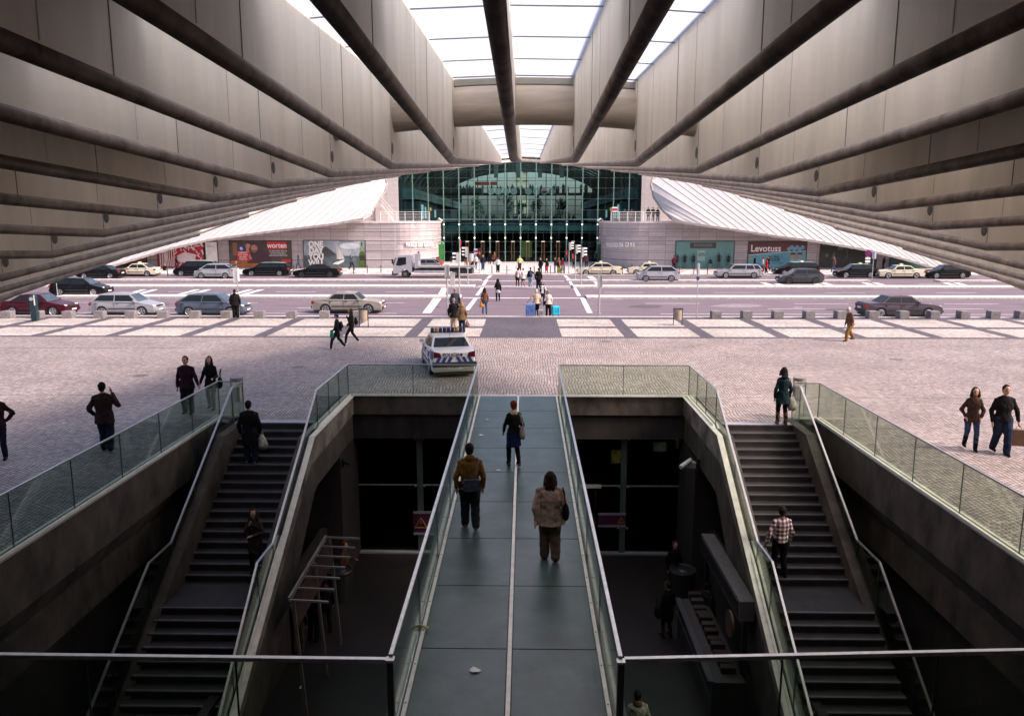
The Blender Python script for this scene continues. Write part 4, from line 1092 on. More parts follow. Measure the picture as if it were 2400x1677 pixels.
q = MB(); c = PY(1659, 628, 99.5); q.cyl((0, 0), .22, .38, .45, 12)
for a in range(3): q.tube([(.16 * cos(a * 2.1), .16 * sin(a * 2.1), 0), (.1 * cos(a * 2.1), .1 * sin(a * 2.1), .4)], .02, 5)
o = q.build('stool', mat('stool_teal', (.25, .45, .38), .5), loc=(c.x + .2, 99.55, .12)); tag(o, 'small pale stool under the seated mannequin', 'stool')
# syrup advert window
P = Pan('billboard', 1752, 1891, 567, 631, 'blue and dark red pharmacy advert reading Levotuss across a shop window', 'billboard', pm('cyan_adv', (.12, .36, .42), c2=(.05, .24, .32), scale=.5))
P.poly([(.002, .5), (.5, .6), (.998, .66), (.998, .998), (.002, .998)], pm('oxblood', (.12, .035, .045)))
P.poly([(.002, .47), (.5, .575), (.998, .64), (.998, .66), (.5, .6), (.002, .5)], pm('pale_blue', (.45, .6, .65)))
P.txt('Levotuss', .30, .74, .36, wht, xs=.93, bold=.02)
for k, u in enumerate((.70, .745, .79, .84, .885, .93)): P.ellp(u, .72 + .07 * (k % 2), .033, .085, pm('ball', (.14, .38, .5)), n=16)
P.txt('Para "filtrar" a', .46, .42, .12, blk, xs=.8, bold=.0, shear=.2); P.txt('TOSSE', .45, .30, .17, pm('ink', (.02, .03, .1)), xs=.9, shear=.3, bold=.01); P.txt('seca e alergica', .52, .18, .09, blk, xs=.8, bold=0)
P.ellp(.77, .42, .045, .12, pm('child_face', (.35, .22, .16))); P.ellp(.77, .5, .05, .09, pm('child_hair', (.04, .03, .03)), a0=0, a1=pi)
P.ellp(.89, .42, .04, .12, pm('child_face', (.35, .22, .16))); P.ellp(.89, .5, .045, .09, pm('child_hair', (.04, .03, .03)), a0=0, a1=pi)
P.poly([(.70, .02), (.98, .02), (.96, .3), (.88, .33), (.82, .26), (.76, .33), (.72, .26)], pm('aqua_shirt', (.2, .5, .52)))
P.ellp(.03, .38, .03, .07, pm('shell', (.3, .25, .15)))
P = Pan('shop_window', 1920, 2056, 569, 632, 'black shop window with dim grey shapes beyond the pharmacy advert', 'shop window', pm('black_window', (.02, .022, .022), c2=(.006, .007, .007)))
P.ellp(.12, .5, .03, .07, pm('dim_teal', (.06, .12, .11)))
P.ellp(.42, .55, .07, .27, pm('dim_grey', (.05, .06, .055)), name='print'); P.ellp(.41, .53, .06, .24, pm('black_w', (.012, .012, .012)))
P.poly([(.2, .35), (.24, .62), (.26, .62), (.26, .35)], pm('dim_grey2', (.09, .09, .085)))
P.poly([(.02, .88), (.55, .88), (.55, .96), (.02, .96)], pm('dim_teal2', (.05, .07, .07)))
P.poly([(.3, .72), (.4, .72), (.42, .9), (.32, .92)], pm('dim_grey2', (.09, .09, .085)))
P = Pan('shop_window', 2084, 2200, 570, 634, 'dark teal shop window at the far right under the canopy edge', 'shop window', pm('deep_teal', (.03, .12, .11), c2=(.015, .07, .065)))
P.poly([(.15, .15), (.25, .15), (.3, .5), (.2, .4)], pm('dim_teal', (.06, .12, .11)))
P = Pan('billboard', 240, 340, 566, 632, 'dark orange and brown poster at the far left under the canopy edge', 'billboard', pm('amber', (.25, .09, .03), c2=(.04, .015, .01), scale=1.2))
P.ellp(.75, .45, .1, .22, pm('skin', (.52, .27, .19)))
# green advert columns and bins at the entrance
for px, y0, y1, lab in ((1034, 583, 613, 'green advertising column at the left end of the mall doors'), (1406, 583, 606, 'dim green advertising column at the right end of the mall doors')):
    c = PY(px, y1, 109.5); t_ = empty('advert_column', (c.x, 109.5, 0), label=lab, cat='advertising column')
    q = MB(); q.box(-.33, .33, -.1, .1, 0.1, 2.7); q.build('panel', pm('lime' if px < 1200 else 'dim_lime', (.03, .15, .02) if px < 1200 else (.03, .12, .05), c2=(.03, .25, .06) if px < 1200 else (.02, .06, .03), scale=1.3), t_)
    q = MB(); q.tube([(-.33, 0, 2.7), (-.25, 0, 2.95), (0, 0, 3.05), (.25, 0, 2.95), (.33, 0, 2.7)], .09, 6); q.build('rounded_top', pm('mint', (.2, .42, .3)), t_)
    q = MB(); q.box(-.36, .36, -.14, .14, 0, .1); q.build('base', black, t_)
# ---------------------------------------------------------------- vehicles
# x forward, y left, z up; origin under the middle of the car
CT = {  # L, W, H, hood z, belt z, windshield base/top, roof rear, rear glass base (fractions from front), deck z
 'sedan': (4.55, 1.76, 1.42, .80, .92, .27, .41, .68, .84, .98),
 'old_sedan': (4.5, 1.70, 1.39, .84, .92, .28, .40, .68, .80, .95),
 'hatch': (4.05, 1.72, 1.45, .80, .94, .24, .39, .84, .965, 1.0),
 'hatch5': (4.25, 1.75, 1.46, .82, .95, .24, .40, .80, .965, 1.02),
 'wagon': (4.65, 1.78, 1.47, .82, .94, .25, .38, .90, .985, 1.0),
 'mpv': (3.75, 1.70, 1.58, .90, 1.02, .14, .34, .80, .985, 1.12),
 'minivan': (4.4, 1.78, 1.66, .92, 1.04, .18, .32, .90, .985, 1.1),
}
rim_m = mat('alloy_rim', (.45, .45, .47), .3, metal=.7, var=.1)
dark_trim = mat('dark_trim', (.03, .03, .032), .6)
def make_car(kind, c, px0, px1, py, heading, label, zr=-.12, rim=None, roof=None, extra=None, name='parked_car', pos=None, rot=None, group=None, dark_rims=False):
    L, W, Hh, hz, bz, wb, wt, rr_, rb, dz = CT[kind]
    if pos is None:
        a, b = G(px0, py, zr), G(px1, py, zr); x = (a.x + b.x) / 2; Lw = abs(b.x - a.x); y = (a.y + b.y) / 2 + W / 2 - .05
        sc_ = min(1.12, max(.9, Lw / L)); pos = (x, y, zr); rot = 0 if heading == 'R' else pi
    else: sc_ = 1
    paint = col_mat(c, kind='paint'); L *= sc_
    t = empty(name, pos, rot, label=label, cat='car' if 'taxi' not in label else 'taxi', group=group)
    X = lambda f: L / 2 - f * L
    hw = W / 2
    wr = .315; fx, rx = X(.195), X(.80)
    def arch(cx, n=7): return [(cx + (wr + .06) * cos(a), .31 + (wr + .06) * sin(a)) for a in [(-.15 + k * (pi + .3) / n) for k in range(n + 1)]]
    top = [(X(.002), .42), (X(.0), .55), (X(.012), .68), (X(.05), hz - .06), (X(.14), hz + .02), (X(wb), bz), (X(.5), bz + .01), (X(rb), dz), (X(.975), dz - .02), (X(.995), dz - .14), (X(1.0), .62), (X(.998), .40), (X(.985), .24)]
    bot = [(rx - wr - .08, .22)] if False else []
    bottom = [(a, b) for a, b in arch(rx)[::-1]] + [(a, b) for a, b in arch(fx)[::-1]] + [(X(.012), .24)]
    outline = top + bottom
    def wid(x, z, inner=0):
        f = abs(x) / (L / 2); w_ = hw * (1 - .10 * f ** 5) * (1 - .035 * max(0, (z - .62) / .4)) * (1 - .03 * max(0, (.4 - z) / .2))
        return w_
    q = MB()
    n = len(outline)
    cx0, cz0 = 0, .58
    def inset(x, z): return (x - .05 * (1 if x > 0 else -1) * min(1, abs(x) / (L / 2)) ** 8, z - (.035 if z > .75 else 0))
    rings = []
    for s_, ins, wf in ((-1, 1, 1.0), (-1, 0, .955), (1, 0, .955), (1, 1, 1.0)):
        ring = []
        for i, (x, z) in enumerate(outline):
            xx, zz = inset(x, z) if (ins and i < len(top)) else (x, z)
            ring.append((xx, s_ * wid(xx, zz) * wf, zz))
        rings.append(ring)
    vs = [v for r_ in rings for v in r_]; fs = [tuple(range(n))[::-1], tuple(range(3 * n, 4 * n))]
    for i in range(3):
        for k in range(n):
            k2 = (k + 1) % n; fs.append((i * n + k, i * n + k2, (i + 1) * n + k2, (i + 1) * n + k))
    q.add(vs, fs)
    q.build('body', paint, t)
    # greenhouse
    g = [(X(wb) + .0, bz - .02), (X(wt), Hh - .03), (X((wt + rr_) / 2), Hh), (X(rr_), Hh - .04), (X(rb), dz - .03)]
    wlo, whi = hw * .955 - .02, hw * .955 - .2
    def gw(z): return wlo + (whi - wlo) * max(0, min(1.08, (z - bz) / (Hh - .04 - bz)))
    q = MB(); ra = [(x, -gw(z), z) for x, z in g]; rb_ = [(x, gw(z), z) for x, z in g]
    m_ = len(g); q.add(ra + rb_, [tuple(range(m_)), tuple(range(m_, 2 * m_))[::-1]] + [(i, i + m_, (i + 1) % m_ + m_, (i + 1) % m_) for i in range(m_)])
    q.build('cabin', paint, t)
    if roof is not None:
        q = MB(); q.slab((X(wt) - .05, -whi + .02, Hh - .018), (X(wt) - .05, whi - .02, Hh - .018), (X((wt + rr_) / 2), whi - .0, Hh + .012), (X((wt + rr_) / 2), -whi + .0, Hh + .012), .012)
        q.slab((X((wt + rr_) / 2), -whi + .0, Hh + .012), (X((wt + rr_) / 2), whi - .0, Hh + .012), (X(rr_) + .05, whi - .02, Hh - .028), (X(rr_) + .05, -whi + .02, Hh - .028), .012)
        q.build('roof_skin', col_mat(roof, kind='paint'), t)
    # windows
    zb0, zt0 = bz + .035, Hh - .105
    def xf(z): return g[0][0] + (g[1][0] - g[0][0]) * (z - g[0][1]) / (g[1][1] - g[0][1])
    def xr(z): return g[4][0] + (g[3][0] - g[4][0]) * (z - g[4][1]) / (g[3][1] - g[4][1])
    xa0, xa1 = xf(zb0) - .16, xf(zt0) - .10
    xe0, xe1 = xr(max(zb0, dz - .03)) + .17, xr(zt0) + .12
    ncut = 3 if kind in ('wagon', 'minivan', 'old_sedan', 'hatch5', 'mpv', 'sedan') else 2
    xm = X(.5) + .02
    spans = [(0, .5), (.5, .80), (.80, 1.0)] if ncut == 3 and kind in ('wagon', 'minivan') else [(0, .5), (.5, 1.0)]
    for s_ in (-1, 1):
        for a, b in spans:
            ga, gb = a + (.014 if a else 0), b - (.014 if b < 1 else 0)
            def P_(f, z, lo_, hi_): return lo_ + (hi_ - lo_) * f
            pts = [(xa0 + (xe0 - xa0) * ga, zb0), (xa0 + (xe0 - xa0) * gb, zb0 + (.0 if b < 1 else .02)), (xa1 + (xe1 - xa1) * gb, zt0), (xa1 + (xe1 - xa1) * ga, zt0)]
            q = MB(); q.add([(x, s_ * (gw(z) + .006), z) for x, z in pts], [(0, 1, 2, 3)]); q.build('side_window', car_glass, t)
        q = MB(); q.box(X(wb) - .30, X(wb) - .17, *sorted((s_ * (hw - .03), s_ * (hw + .14))), bz + .0, bz + .12); q.build('wing_mirror', paint, t)
        for a in ((xa0 + (xe0 - xa0) * .42), (xa0 + (xe0 - xa0) * .93)):
            q = MB(); q.box(a - .08, a + .08, *sorted((s_ * (wid(a, .8) - .01), s_ * (wid(a, .8) + .012))), bz - .13, bz - .10); q.build('door_handle', dark_trim, t)
        q = MB()
        for a in (xa0 - .02, xa0 + (xe0 - xa0) * .5, xa0 + (xe0 - xa0) * .96):
            w_ = wid(a, .6); q.box(a - .006, a + .006, *sorted((s_ * (w_ - .02), s_ * (w_ + .003))), .34, bz - .04)
        q.build('door_seam', dark_trim, t)
        q = MB(); w_ = wid(0, .5); q.box(rx + .42, fx - .42, *sorted((s_ * (w_ - .02), s_ * (w_ + .012))), .47, .53); q.build('side_moulding', dark_trim, t)
        q = MB(); q.box(rx + .36, fx - .36, *sorted((s_ * (w_ - .05), s_ * (w_ + .004))), .2, .29); q.build('sill', dark_trim, t)
    def front(q, f0, f1, n_=1):
        (xA, zA), (xB, zB) = f0, f1; d = Vector((xB - xA, 0, zB - zA)); nrm = Vector((-d.z, 0, d.x)).normalized() * .007 * n_
        A = Vector((xA, 0, zA)) + d * .07 + nrm; B = Vector((xB, 0, zB)) - d * .08 + nrm
        ya, yb_ = gw(A.z) - .07, gw(B.z) - .07
        q.quad(A - Vector((0, ya, 0)), A + Vector((0, ya, 0)), B + Vector((0, yb_, 0)), B - Vector((0, yb_, 0)))
    sg = glass('windscreen', (.3, .4, .42), .5) if False else mat('windscreen_glass', (.05, .075, .10), .05, var=.3, scale=2, spec=.8)
    q = MB(); d = Vector((g[1][0] - g[0][0], 0, g[1][1] - g[0][1])); front(q, g[0], g[1], 1 if (-d.z) > 0 else -1)
    # make sure the panes sit outside
    q = MB(); front(q, g[0], g[1], -1 if -(g[1][1] - g[0][1]) < 0 else 1); q.v = [(x + .012, y, z + .004) for x, y, z in q.v]; q.build('windscreen', sg, t)
    q = MB(); front(q, g[4], g[3], 1); q.v = [(x - .012, y, z + .006) for x, y, z in q.v]; q.build('rear_window', car_glass, t)
    # lights, bumpers, plates
    for s_ in (-1, 1):
        q = MB(); yy = s_ * (hw - .27); q.ell((X(.035), yy, hz - .135), .11, .2, .075, 10, 6); q.build('headlight', lamp_clear, t, smooth=True)
        q = MB(); q.box(X(1.002), X(.965), *sorted((s_ * (hw * .90 - .22), s_ * (hw * .90 + .015))), dz - .3, dz - .12); q.build('tail_light', lamp_red, t)
        for nm, wx in (('front', fx), ('rear', rx)):
            q = MB(); q.disc((wx, s_ * (hw - .2), .312 if False else wr), (wx, s_ * (hw - .012), wr), wr, 24); wo = q.build('wheel', rubber, t)
            q = MB(); ro_ = wr * .66; rm = dark_trim if dark_rims else rim_m
            q.disc((wx, s_ * (hw - .03), wr), (wx, s_ * (hw - .004), wr), ro_ * .28, 12)
            nsp = rim or 5
            for k in range(nsp):
                a = 2 * pi * k / nsp + .3
                q.prism([(wx + ro_ * .15 * cos(a - 1.2), s_ * (hw - .011), wr + ro_ * .15 * sin(a - 1.2)), (wx + ro_ * cos(a - .25), s_ * (hw - .011), wr + ro_ * sin(a - .25)), (wx + ro_ * cos(a + .25), s_ * (hw - .011), wr + ro_ * sin(a + .25)), (wx + ro_ * .15 * cos(a + 1.2), s_ * (hw - .011), wr + ro_ * .15 * sin(a + 1.2))], (0, s_ * .008, 0))
            q.tube([(wx + ro_ * cos(2 * pi * k / 20), s_ * (hw - .010), wr + ro_ * sin(2 * pi * k / 20)) for k in range(21)], .022, 5)
            q.build('rim', rm, wo)
    q = MB(); q.box(X(.012), X(-.012), -hw * .85, hw * .85, .33, .46); q.build('front_bumper', dark_trim if kind in ('old_sedan',) else paint, t)
    q = MB(); q.box(X(1.012), X(.985), -hw * .85, hw * .85, .36, .50); q.build('rear_bumper', dark_trim if kind in ('old_sedan', 'wagon') else paint, t)
    q = MB(); q.box(X(.006), X(-.005), -.42, .42, hz - .2, hz - .1); q.build('grille', dark_trim, t)
    q = MB(); q.box(X(-.006), X(-.016), -.26, .26, .36, .46); q.build('number_plate', white_paint, t)
    q = MB(); q.box(X(1.016), X(1.008), -.26, .26, .56, .67); q.build('number_plate', white_paint, t)
    q = MB(); q.box(X(.97), X(.04), -hw * .86, hw * .86, .11, .5); q.build('underbody_shade', dark_trim, t)  # dark underside extended downwards to deepen the shadow beneath the car
    if extra == 'taxi':
        q = MB(); q.box(X((wt + rr_) / 2 - .04) , X((wt + rr_) / 2 + .02), -.16, .16, Hh + .01, Hh + .15); q.build('taxi_sign', mat('taxi_lamp', (.75, .72, .6), .4), t)
    if extra == 'rack':
        for s_ in (-1, 1):
            q = MB(); q.tube([(X(wt + .03), s_ * .55, Hh + .05), (X(rr_ - .03), s_ * .55, Hh + .04)], .02, 6); q.build('roof_rail', galv, t)
    return t
cream = (.62, .575, .44); blackc = (.007, .007, .009); silver = (.3, .31, .33); mint = (.35, .55, .48)
CARS = [
 ('sedan', (.055, .008, .016), -2, 157, 741, 'R', 'maroon sedan half hidden by the canopy edge at the far left of the near lane', {}),
 ('hatch', (.29, .295, .32), 209, 364, 741, 'R', 'silver three door hatchback in the near lane, next right of the maroon sedan', {}),
 ('hatch5', (.085, .105, .145), 411, 572, 742, 'R', 'blue grey five door hatchback beside the person waiting at the sign pole', {}),
 ('old_sedan', (.27, .245, .22), 730, 896, 735, 'R', 'beige silver boxy old sedan driving in the near lane left of the crossing', {}),
 ('hatch', blackc, 113, 247, 694, 'R', 'black hatchback waiting behind the hatched markings at the far left', {}),
 ('sedan', blackc, 178, 279, 653.7, 'L', 'black sedan partly behind the canopy edge in the far lanes on the left', {}),
 ('sedan', cream, 272, 364, 648, 'L', 'cream sedan taxi parked at the left end of the far kerb', dict(extra='taxi')),
 ('minivan', blackc, 405, 507, 647, 'L', 'black people carrier with a mint roof parked behind the small silver car', dict(roof=mint, extra='rack')),
 ('mpv', (.31, .32, .35), 453, 548, 653.5, 'L', 'small silver tall hatchback overlapping the black people carrier', {}),
 ('wagon', blackc, 568, 677, 647, 'L', 'black estate taxi with a mint green roof in front of the worten billboard', dict(roof=mint, rim=6)),
 ('sedan', blackc, 686, 795, 650.6, 'L', 'all black sedan with dark wheels in front of the sailing billboard', dict(dark_rims=True)),
 ('sedan', cream, 1353, 1458, 645.5, 'L', 'cream taxi parked right of the crossing before the curved stone wing', dict(extra='taxi', rim=9)),
 ('old_sedan', cream, 1473, 1568, 645, 'L', 'cream taxi half hidden behind the small silver people carrier', dict(extra='taxi')),
 ('mpv', (.33, .34, .38), 1494, 1593, 660, 'L', 'short silver people carrier driving right of the crossing', {}),
 ('wagon', (.32, .33, .35), 1680, 1788, 652, 'L', 'silver estate car passing the teal shop window', dict(rim=7)),
 ('hatch', (.055, .06, .075), 1828, 1931, 665, 'L', 'dark blue grey hatchback with black wheels on the right', dict(dark_rims=True)),
 ('wagon', blackc, 1818, 1921, 646, 'L', 'black estate taxi with a mint roof parked behind the dark grey hatchback', dict(roof=mint, extra='taxi')),
 ('hatch', blackc, 1964, 2058, 651.5, 'L', 'black hatchback taxi with a mint roof parked at the black shop window', dict(roof=mint, extra='taxi')),
 ('old_sedan', cream, 2061, 2168, 653, 'L', 'cream boxy taxi last but one at the right end of the far kerb', dict(extra='taxi', rim=12)),
 ('sedan', blackc, 2175, 2275, 653, 'L', 'black sedan cut off by the canopy edge at the far right kerb', {}),
 ('old_sedan', (.085, .068, .085), 2027, 2209, 745, 'R', 'dark purple grey boxy sedan in the near lane on the far right', dict(rim=8)),
 ('hatch5', (.16, .15, .19), 950, 1030, 636, 'L', 'grey hatchback standing behind the flatbed truck, only its roof showing', {}),
]
for kind, c, a, b, y, h, lab, kw in CARS:
    if y > 730: kw = dict(kw)
    make_car(kind, c, a, b, y, h, lab, zr=(0.0 if 'behind the flatbed' in lab else -.12), group='cars and taxis on the road' , **kw)
# police car
pa, pb = G(1010, 872), G(1106, 874)
ang = R(90 + 13)
c0 = (G(1012, 876) + G(1104, 874)) / 2
fwd = Vector((cos(ang), sin(ang), 0)); pos = c0 + fwd * 1.35
CT['police'] = (4.5, 1.78, 1.45, .86, .97, .25, .39, .70, .84, 1.10)
pc = make_car('police', (.72, .72, .70), 0, 0, 0, 'R', 'white and blue police car seen from behind at the head of the pit', pos=tuple(pos), rot=ang, name='police_car')
pc['category'] = 'police car'
for c_ in [c_ for c_ in bpy.data.objects if c_.parent == pc and c_.name.startswith(('tail_light', 'number_plate'))]: bpy.data.objects.remove(c_)
blue_s = mat('police_blue', (.015, .05, .22), .4)
amber_s = mat('police_amber', (.35, .16, .03), .4)
Lp = 4.5; Xp = lambda f: Lp / 2 - f * Lp
q = MB(); q.box(Xp(.53), Xp(.47), -.66, .66, 1.47, 1.50); q.build('light_bar_base', black, pc)
for k in range(8):
    y = -.58 + 1.16 * k / 7; q = MB(); q.cyl((Xp(.5), y), .075, 1.5, 1.64, 12); q.ell((Xp(.5), y, 1.64), .075, .075, .03, 12, 4)
    q.build('beacon', amber_s if k in (1, 6) else mat('beacon_blue', (.01, .015, .07), .3), pc)
for s_ in (-1, 1):
    q = MB(); q.prism([(Xp(.30), s_ * .882, .50), (Xp(.42), s_ * .882, .50), (Xp(.50), s_ * .872, .86), (Xp(.40), s_ * .872, .86)], (0, s_ * .006, 0)); q.build('blue_stripe', blue_s, pc)
    q = MB(); q.prism([(Xp(.60), s_ * .882, .50), (Xp(.70), s_ * .882, .50), (Xp(.76), s_ * .872, .90), (Xp(.68), s_ * .872, .90)], (0, s_ * .006, 0)); q.build('blue_stripe', blue_s, pc)
    q = MB(); q.prism([(Xp(.87), s_ * .862, .70), (Xp(.97), s_ * .83, .70), (Xp(.96), s_ * .82, 1.02), (Xp(.84), s_ * .845, 1.02)], (0, s_ * .012, 0)); q.build('rear_wing_stripe', blue_s, pc)
    q = MB(); q.prism([(Xp(1.0) - .012, s_ * .80, .80), (Xp(1.0) - .012, s_ * .50, .82), (Xp(1.0) - .012, s_ * .55, .98), (Xp(1.0) - .012, s_ * .80, 1.04)], (.03, 0, 0)); q.build('tail_lamp', mat('dark_red_lamp', (.09, .006, .01), .25), pc)
for k in range(7):
    if k == 3: continue
    y = -.66 + 1.32 * k / 6; sgn = 1 if k < 3 else -1
    q = MB(); q.prism([(Xp(1.0) - .012, y - .065, .63), (Xp(1.0) - .012, y + .065, .63), (Xp(1.0) - .012, y + .065 + .1 * sgn, .82), (Xp(1.0) - .012, y - .065 + .1 * sgn, .82)], (.008, 0, 0)); q.build('chevron', blue_s, pc)
q = MB(); q.box(Xp(1.03), Xp(.97), -.84, .84, .46, .63); q.build('black_bumper', dark_trim, pc)
text('POLICIA', .2, MATS['poster_black'], 'lettering', pc, Matrix.Translation((Xp(1.0) - .016, .12, .90)) @ Matrix.Rotation(-pi / 2, 4, 'Z') @ Matrix.Rotation(pi / 2, 4, 'X'), extrude=.003, bold=.004, xscale=.9)
q = MB(); q.ell((Xp(1.0) - .014, -.27, .90), .006, .05, .06, 8, 6); q.build('crest', MATS['poster_black'], pc)
q = MB(); q.box(Xp(1.022), Xp(1.012), -.26, .26, .36, .46); q.build('number_plate', white_paint, pc)
text('31-98-XZ', .09, MATS['poster_black'], 'plate_lettering', pc, Matrix.Translation((Xp(1.022) - .004, 0, .41)) @ Matrix.Rotation(-pi / 2, 4, 'Z') @ Matrix.Rotation(pi / 2, 4, 'X'), extrude=.002)
q = MB(); q.tube([(Xp(.7), 0, 1.42), (Xp(.74), 0, 1.75)], .006, 5); q.build('aerial', black, pc)
# flatbed truck heading left
a, b = G(921, 651, -.12), G(1113, 651, -.12); Lt = b.x - a.x; y0 = a.y
t = empty('flatbed_truck', ((a.x + b.x) / 2, y0 + 1.0, -.12), pi, label='white cab flatbed recovery truck with a long empty bed by the left wing', cat='truck')
tw = mat('truck_white', (.36, .37, .41), .3, var=.04, coat=.4); hl = Lt / 2; tr = mat('truck_rail', (.30, .29, .30), .5)
q = MB()
cab = [(hl - .02, .45), (hl, .95), (hl - .05, 1.15), (hl - .42, 2.25), (hl - .55, 2.36), (hl - 2.0, 2.42), (hl - 2.05, .55), (hl - 1.75, .55)] + [(hl - 1.3 + .48 * cos(k), .45 + .48 * sin(k)) for k in (pi * .9, pi * .7, pi * .5, pi * .3, pi * .1)] + [(hl - .7, .45)]
q.prism([(x, -.95, z) for x, z in cab], (0, 1.9, 0)); q.build('cab', tw, t)
for s_ in (-1, 1):
    q = MB(); q.prism([(hl - .35, s_ * .955, 1.35), (hl - .62, s_ * .955, 2.15), (hl - 1.45, s_ * .955, 2.2), (hl - 1.45, s_ * .955, 1.45), (hl - .75, s_ * .955, 1.28)], (0, s_ * .008, 0)); q.build('side_window', car_glass, t)
    q = MB(); q.box(hl - .12, hl + .08, *sorted((s_ * .98, s_ * 1.14)), 1.5, 2.0); q.build('wing_mirror', black, t)
    for wx, r_ in ((hl - 1.3, .4), (-hl + 2.1, .4)):
        q = MB(); q.disc((wx, s_ * .7, .4), (wx, s_ * .97, .4), r_, 20); w_ = q.build('wheel', rubber, t)
        q = MB(); q.disc((wx, s_ * .9, .4), (wx, s_ * .985, .4), .2, 12); q.build('rim', mat('dull_rim', (.12, .12, .12), .5), w_)
    q = MB(); q.box(-hl + 1.0 + 2.2, hl - 2.3, *sorted((s_ * .93, s_ * .97)), .5, .8); q.build('side_guard', mat('guard_aluminium', (.5, .5, .54), .35, metal=.5), t)
q = MB(); q.box(hl - .02, hl + .03, -.8, .8, 1.3, 2.15); q.v = [(x - (z - 1.3) * .38, y, z) for x, y, z in q.v]; q.build('windscreen', car_glass, t)
q = MB(); q.box(hl - .3, hl + .12, -.93, .93, .25, .7); q.build('bumper', mat('bumper_black', (.04, .04, .05), .5), t)
q = MB(); q.box(-hl, hl - 2.7, -1.0, 1.0, 1.08, 1.24); q.build('flatbed', tr, t)
q = MB(); q.box(-hl + 1.0, hl - 2.1, -.6, .6, .65, 1.07); q.build('chassis', black, t)
q = MB(); q.box(hl - 2.75, hl - 2.35, -.95, -.6, 1.0, 2.55); q.box(hl - 2.75, hl - 2.35, .6, .95, 1.0, 2.55); q.box(hl - 2.7, hl - 2.5, -.6, .6, 1.3, 1.8); q.build('headboard', tw, t)
q = MB(); q.cyl((hl - 2.55, -.78), .09, 2.55, 2.75, 10); q.build('beacon', lamp_red, t)
q = MB(); q.box(-hl + .3, -hl + 1.9, -.9, .9, .45, .9); q.build('rear_gear', black, t)
# ---------------------------------------------------------------- street furniture
stone_c = mat('stone_block', (.21, .195, .20), .8, var=.25, scale=6, bump=.3, bscale=40)
def cubes(pxs, proto=None):
    global cube0, ci
    for px in pxs:
        c = G(px, 746.5)
        c.y += .32
        if cube0 is None:
            t_ = empty('stone_bollard', c, R(3)); q = MB()
            s_ = .29; b = .02
            q.loft([[(-s_ + i, -s_ + i, z), (s_ - i, -s_ + i, z), (s_ - i, s_ - i, z), (-s_ + i, s_ - i, z)] for z, i in ((0, 0), (.43, 0), (.45, b))])
            q.build('block', stone_c, t_); cube0 = t_
        else: t_ = copy_tree(cube0); t_.location = c; t_.rotation_euler.z = R(rnd.uniform(0, 6))
        tag(t_, None, 'bollard', 'grey stone cubes along the near kerb'); t_['px'] = px; CU.append(t_)
cube0 = None; CU = []
LX = [12, 82, 155, 229, 303, 378, 453, 528, 605, 680, 758, 836]; RX = [1680, 1752, 1825, 1899, 1973, 2048, 2120, 2192, 2263, 2334, 2400]
cubes(LX + RX)
LN = ['first', 'second', 'third', 'fourth', 'fifth', 'sixth', 'seventh', 'eighth', 'ninth', 'tenth', 'eleventh', 'twelfth']
for k, o in enumerate(CU):
    del o['px']
    if k < len(LX): o['label'] = 'grey stone cube on the near kerb, %s from the left edge of the photo' % LN[k]
    else: o['label'] = 'grey stone cube on the near kerb, %s to the right of the right litter bin' % LN[k - len(LX)]
def litter(px, py0, py1, lab, z=0):
    c = G(px, py1, z); hh = PY(px, py0, c.y).z - z
    t_ = empty('litter_bin', c, label=lab, cat='litter bin', group='litter bins on two legs on the plaza')
    for s_ in (-1, 1):
        q = MB(); q.rbox([(s_ * .25, 0, 0), (s_ * .25, 0, hh)], .035, .05); q.build('leg', black, t_)
    q = MB(); q.tube([(0, 0, hh * .33), (0, 0, hh * .90)], .22, 20, r2=1); q.build('bucket', mat('perforated_bucket', (.33, .26, .21), .6, var=.3, scale=14), t_, smooth=False)
    q = MB(); q.box(-.27, .27, -.14, .14, hh - .05, hh); q.build('top_bar', black, t_)
litter(853, 722, 766, 'litter bin with a brown bucket left of the dark crossing path, behind two walkers')
litter(1588, 722, 762, 'litter bin with a brown bucket right of the crossing, left of the stone cubes')
def stair_bin(px, y0, y1, lab):
    c = G(px, y1); hh = PY(px, y0, c.y).z
    t_ = empty('ashtray_bin', c, label=lab, cat='bin')
    q = MB(); q.tube([(0, 0, .55), (0, 0, hh - .28)], .16, 16); q.build('cylinder', galv, t_)
    q = MB(); q.tube([(0, 0, hh - .1), (0, 0, hh)], .2, 16); q.build('rim', mat('bin_rim', (.22, .2, .19), .5), t_)
    for s_ in (-1, 1):
        q = MB(); q.rbox([(s_ * .18, 0, 0), (s_ * .18, 0, hh - .05)], .03, .04); q.build('leg', galv, t_)
stair_bin(560, 884, 980, 'tall grey bin at the head of the left stairs')
stair_bin(1869, 884, 980, 'tall grey bin at the head of the right stairs')
# parking meter
c = G(83, 752); hh = PY(83, 690, c.y).z
t = empty('parking_meter', c, label='dark teal parking meter post at the far left of the near kerb', cat='parking meter')
q = MB(); q.loft([[(-.16, -.13, 0), (.16, -.13, 0), (.16, .13, 0), (-.16, .13, 0)], [(-.18, -.13, hh * .6), (.18, -.13, hh * .6), (.18, .13, hh * .6), (-.18, .13, hh * .6)], [(-.2, -.14, hh * .92), (.18, -.14, hh * .92), (.18, .14, hh * .92), (-.2, .14, hh * .92)], [(-.1, -.1, hh), (.12, -.1, hh), (.12, .1, hh), (-.1, .1, hh)]]); q.build('body', mat('meter_teal', (.015, .035, .045), .35), t)
q = MB(); q.disc((-.04, -.14, hh * .84), (-.04, -.17, hh * .84), .11, 14); q.build('dial', mat('dial', (.4, .42, .45), .3), t)
q = MB(); q.box(.12, .17, -.16, -.13, hh * .6, hh * .98); q.build('side_strip', white_paint, t)
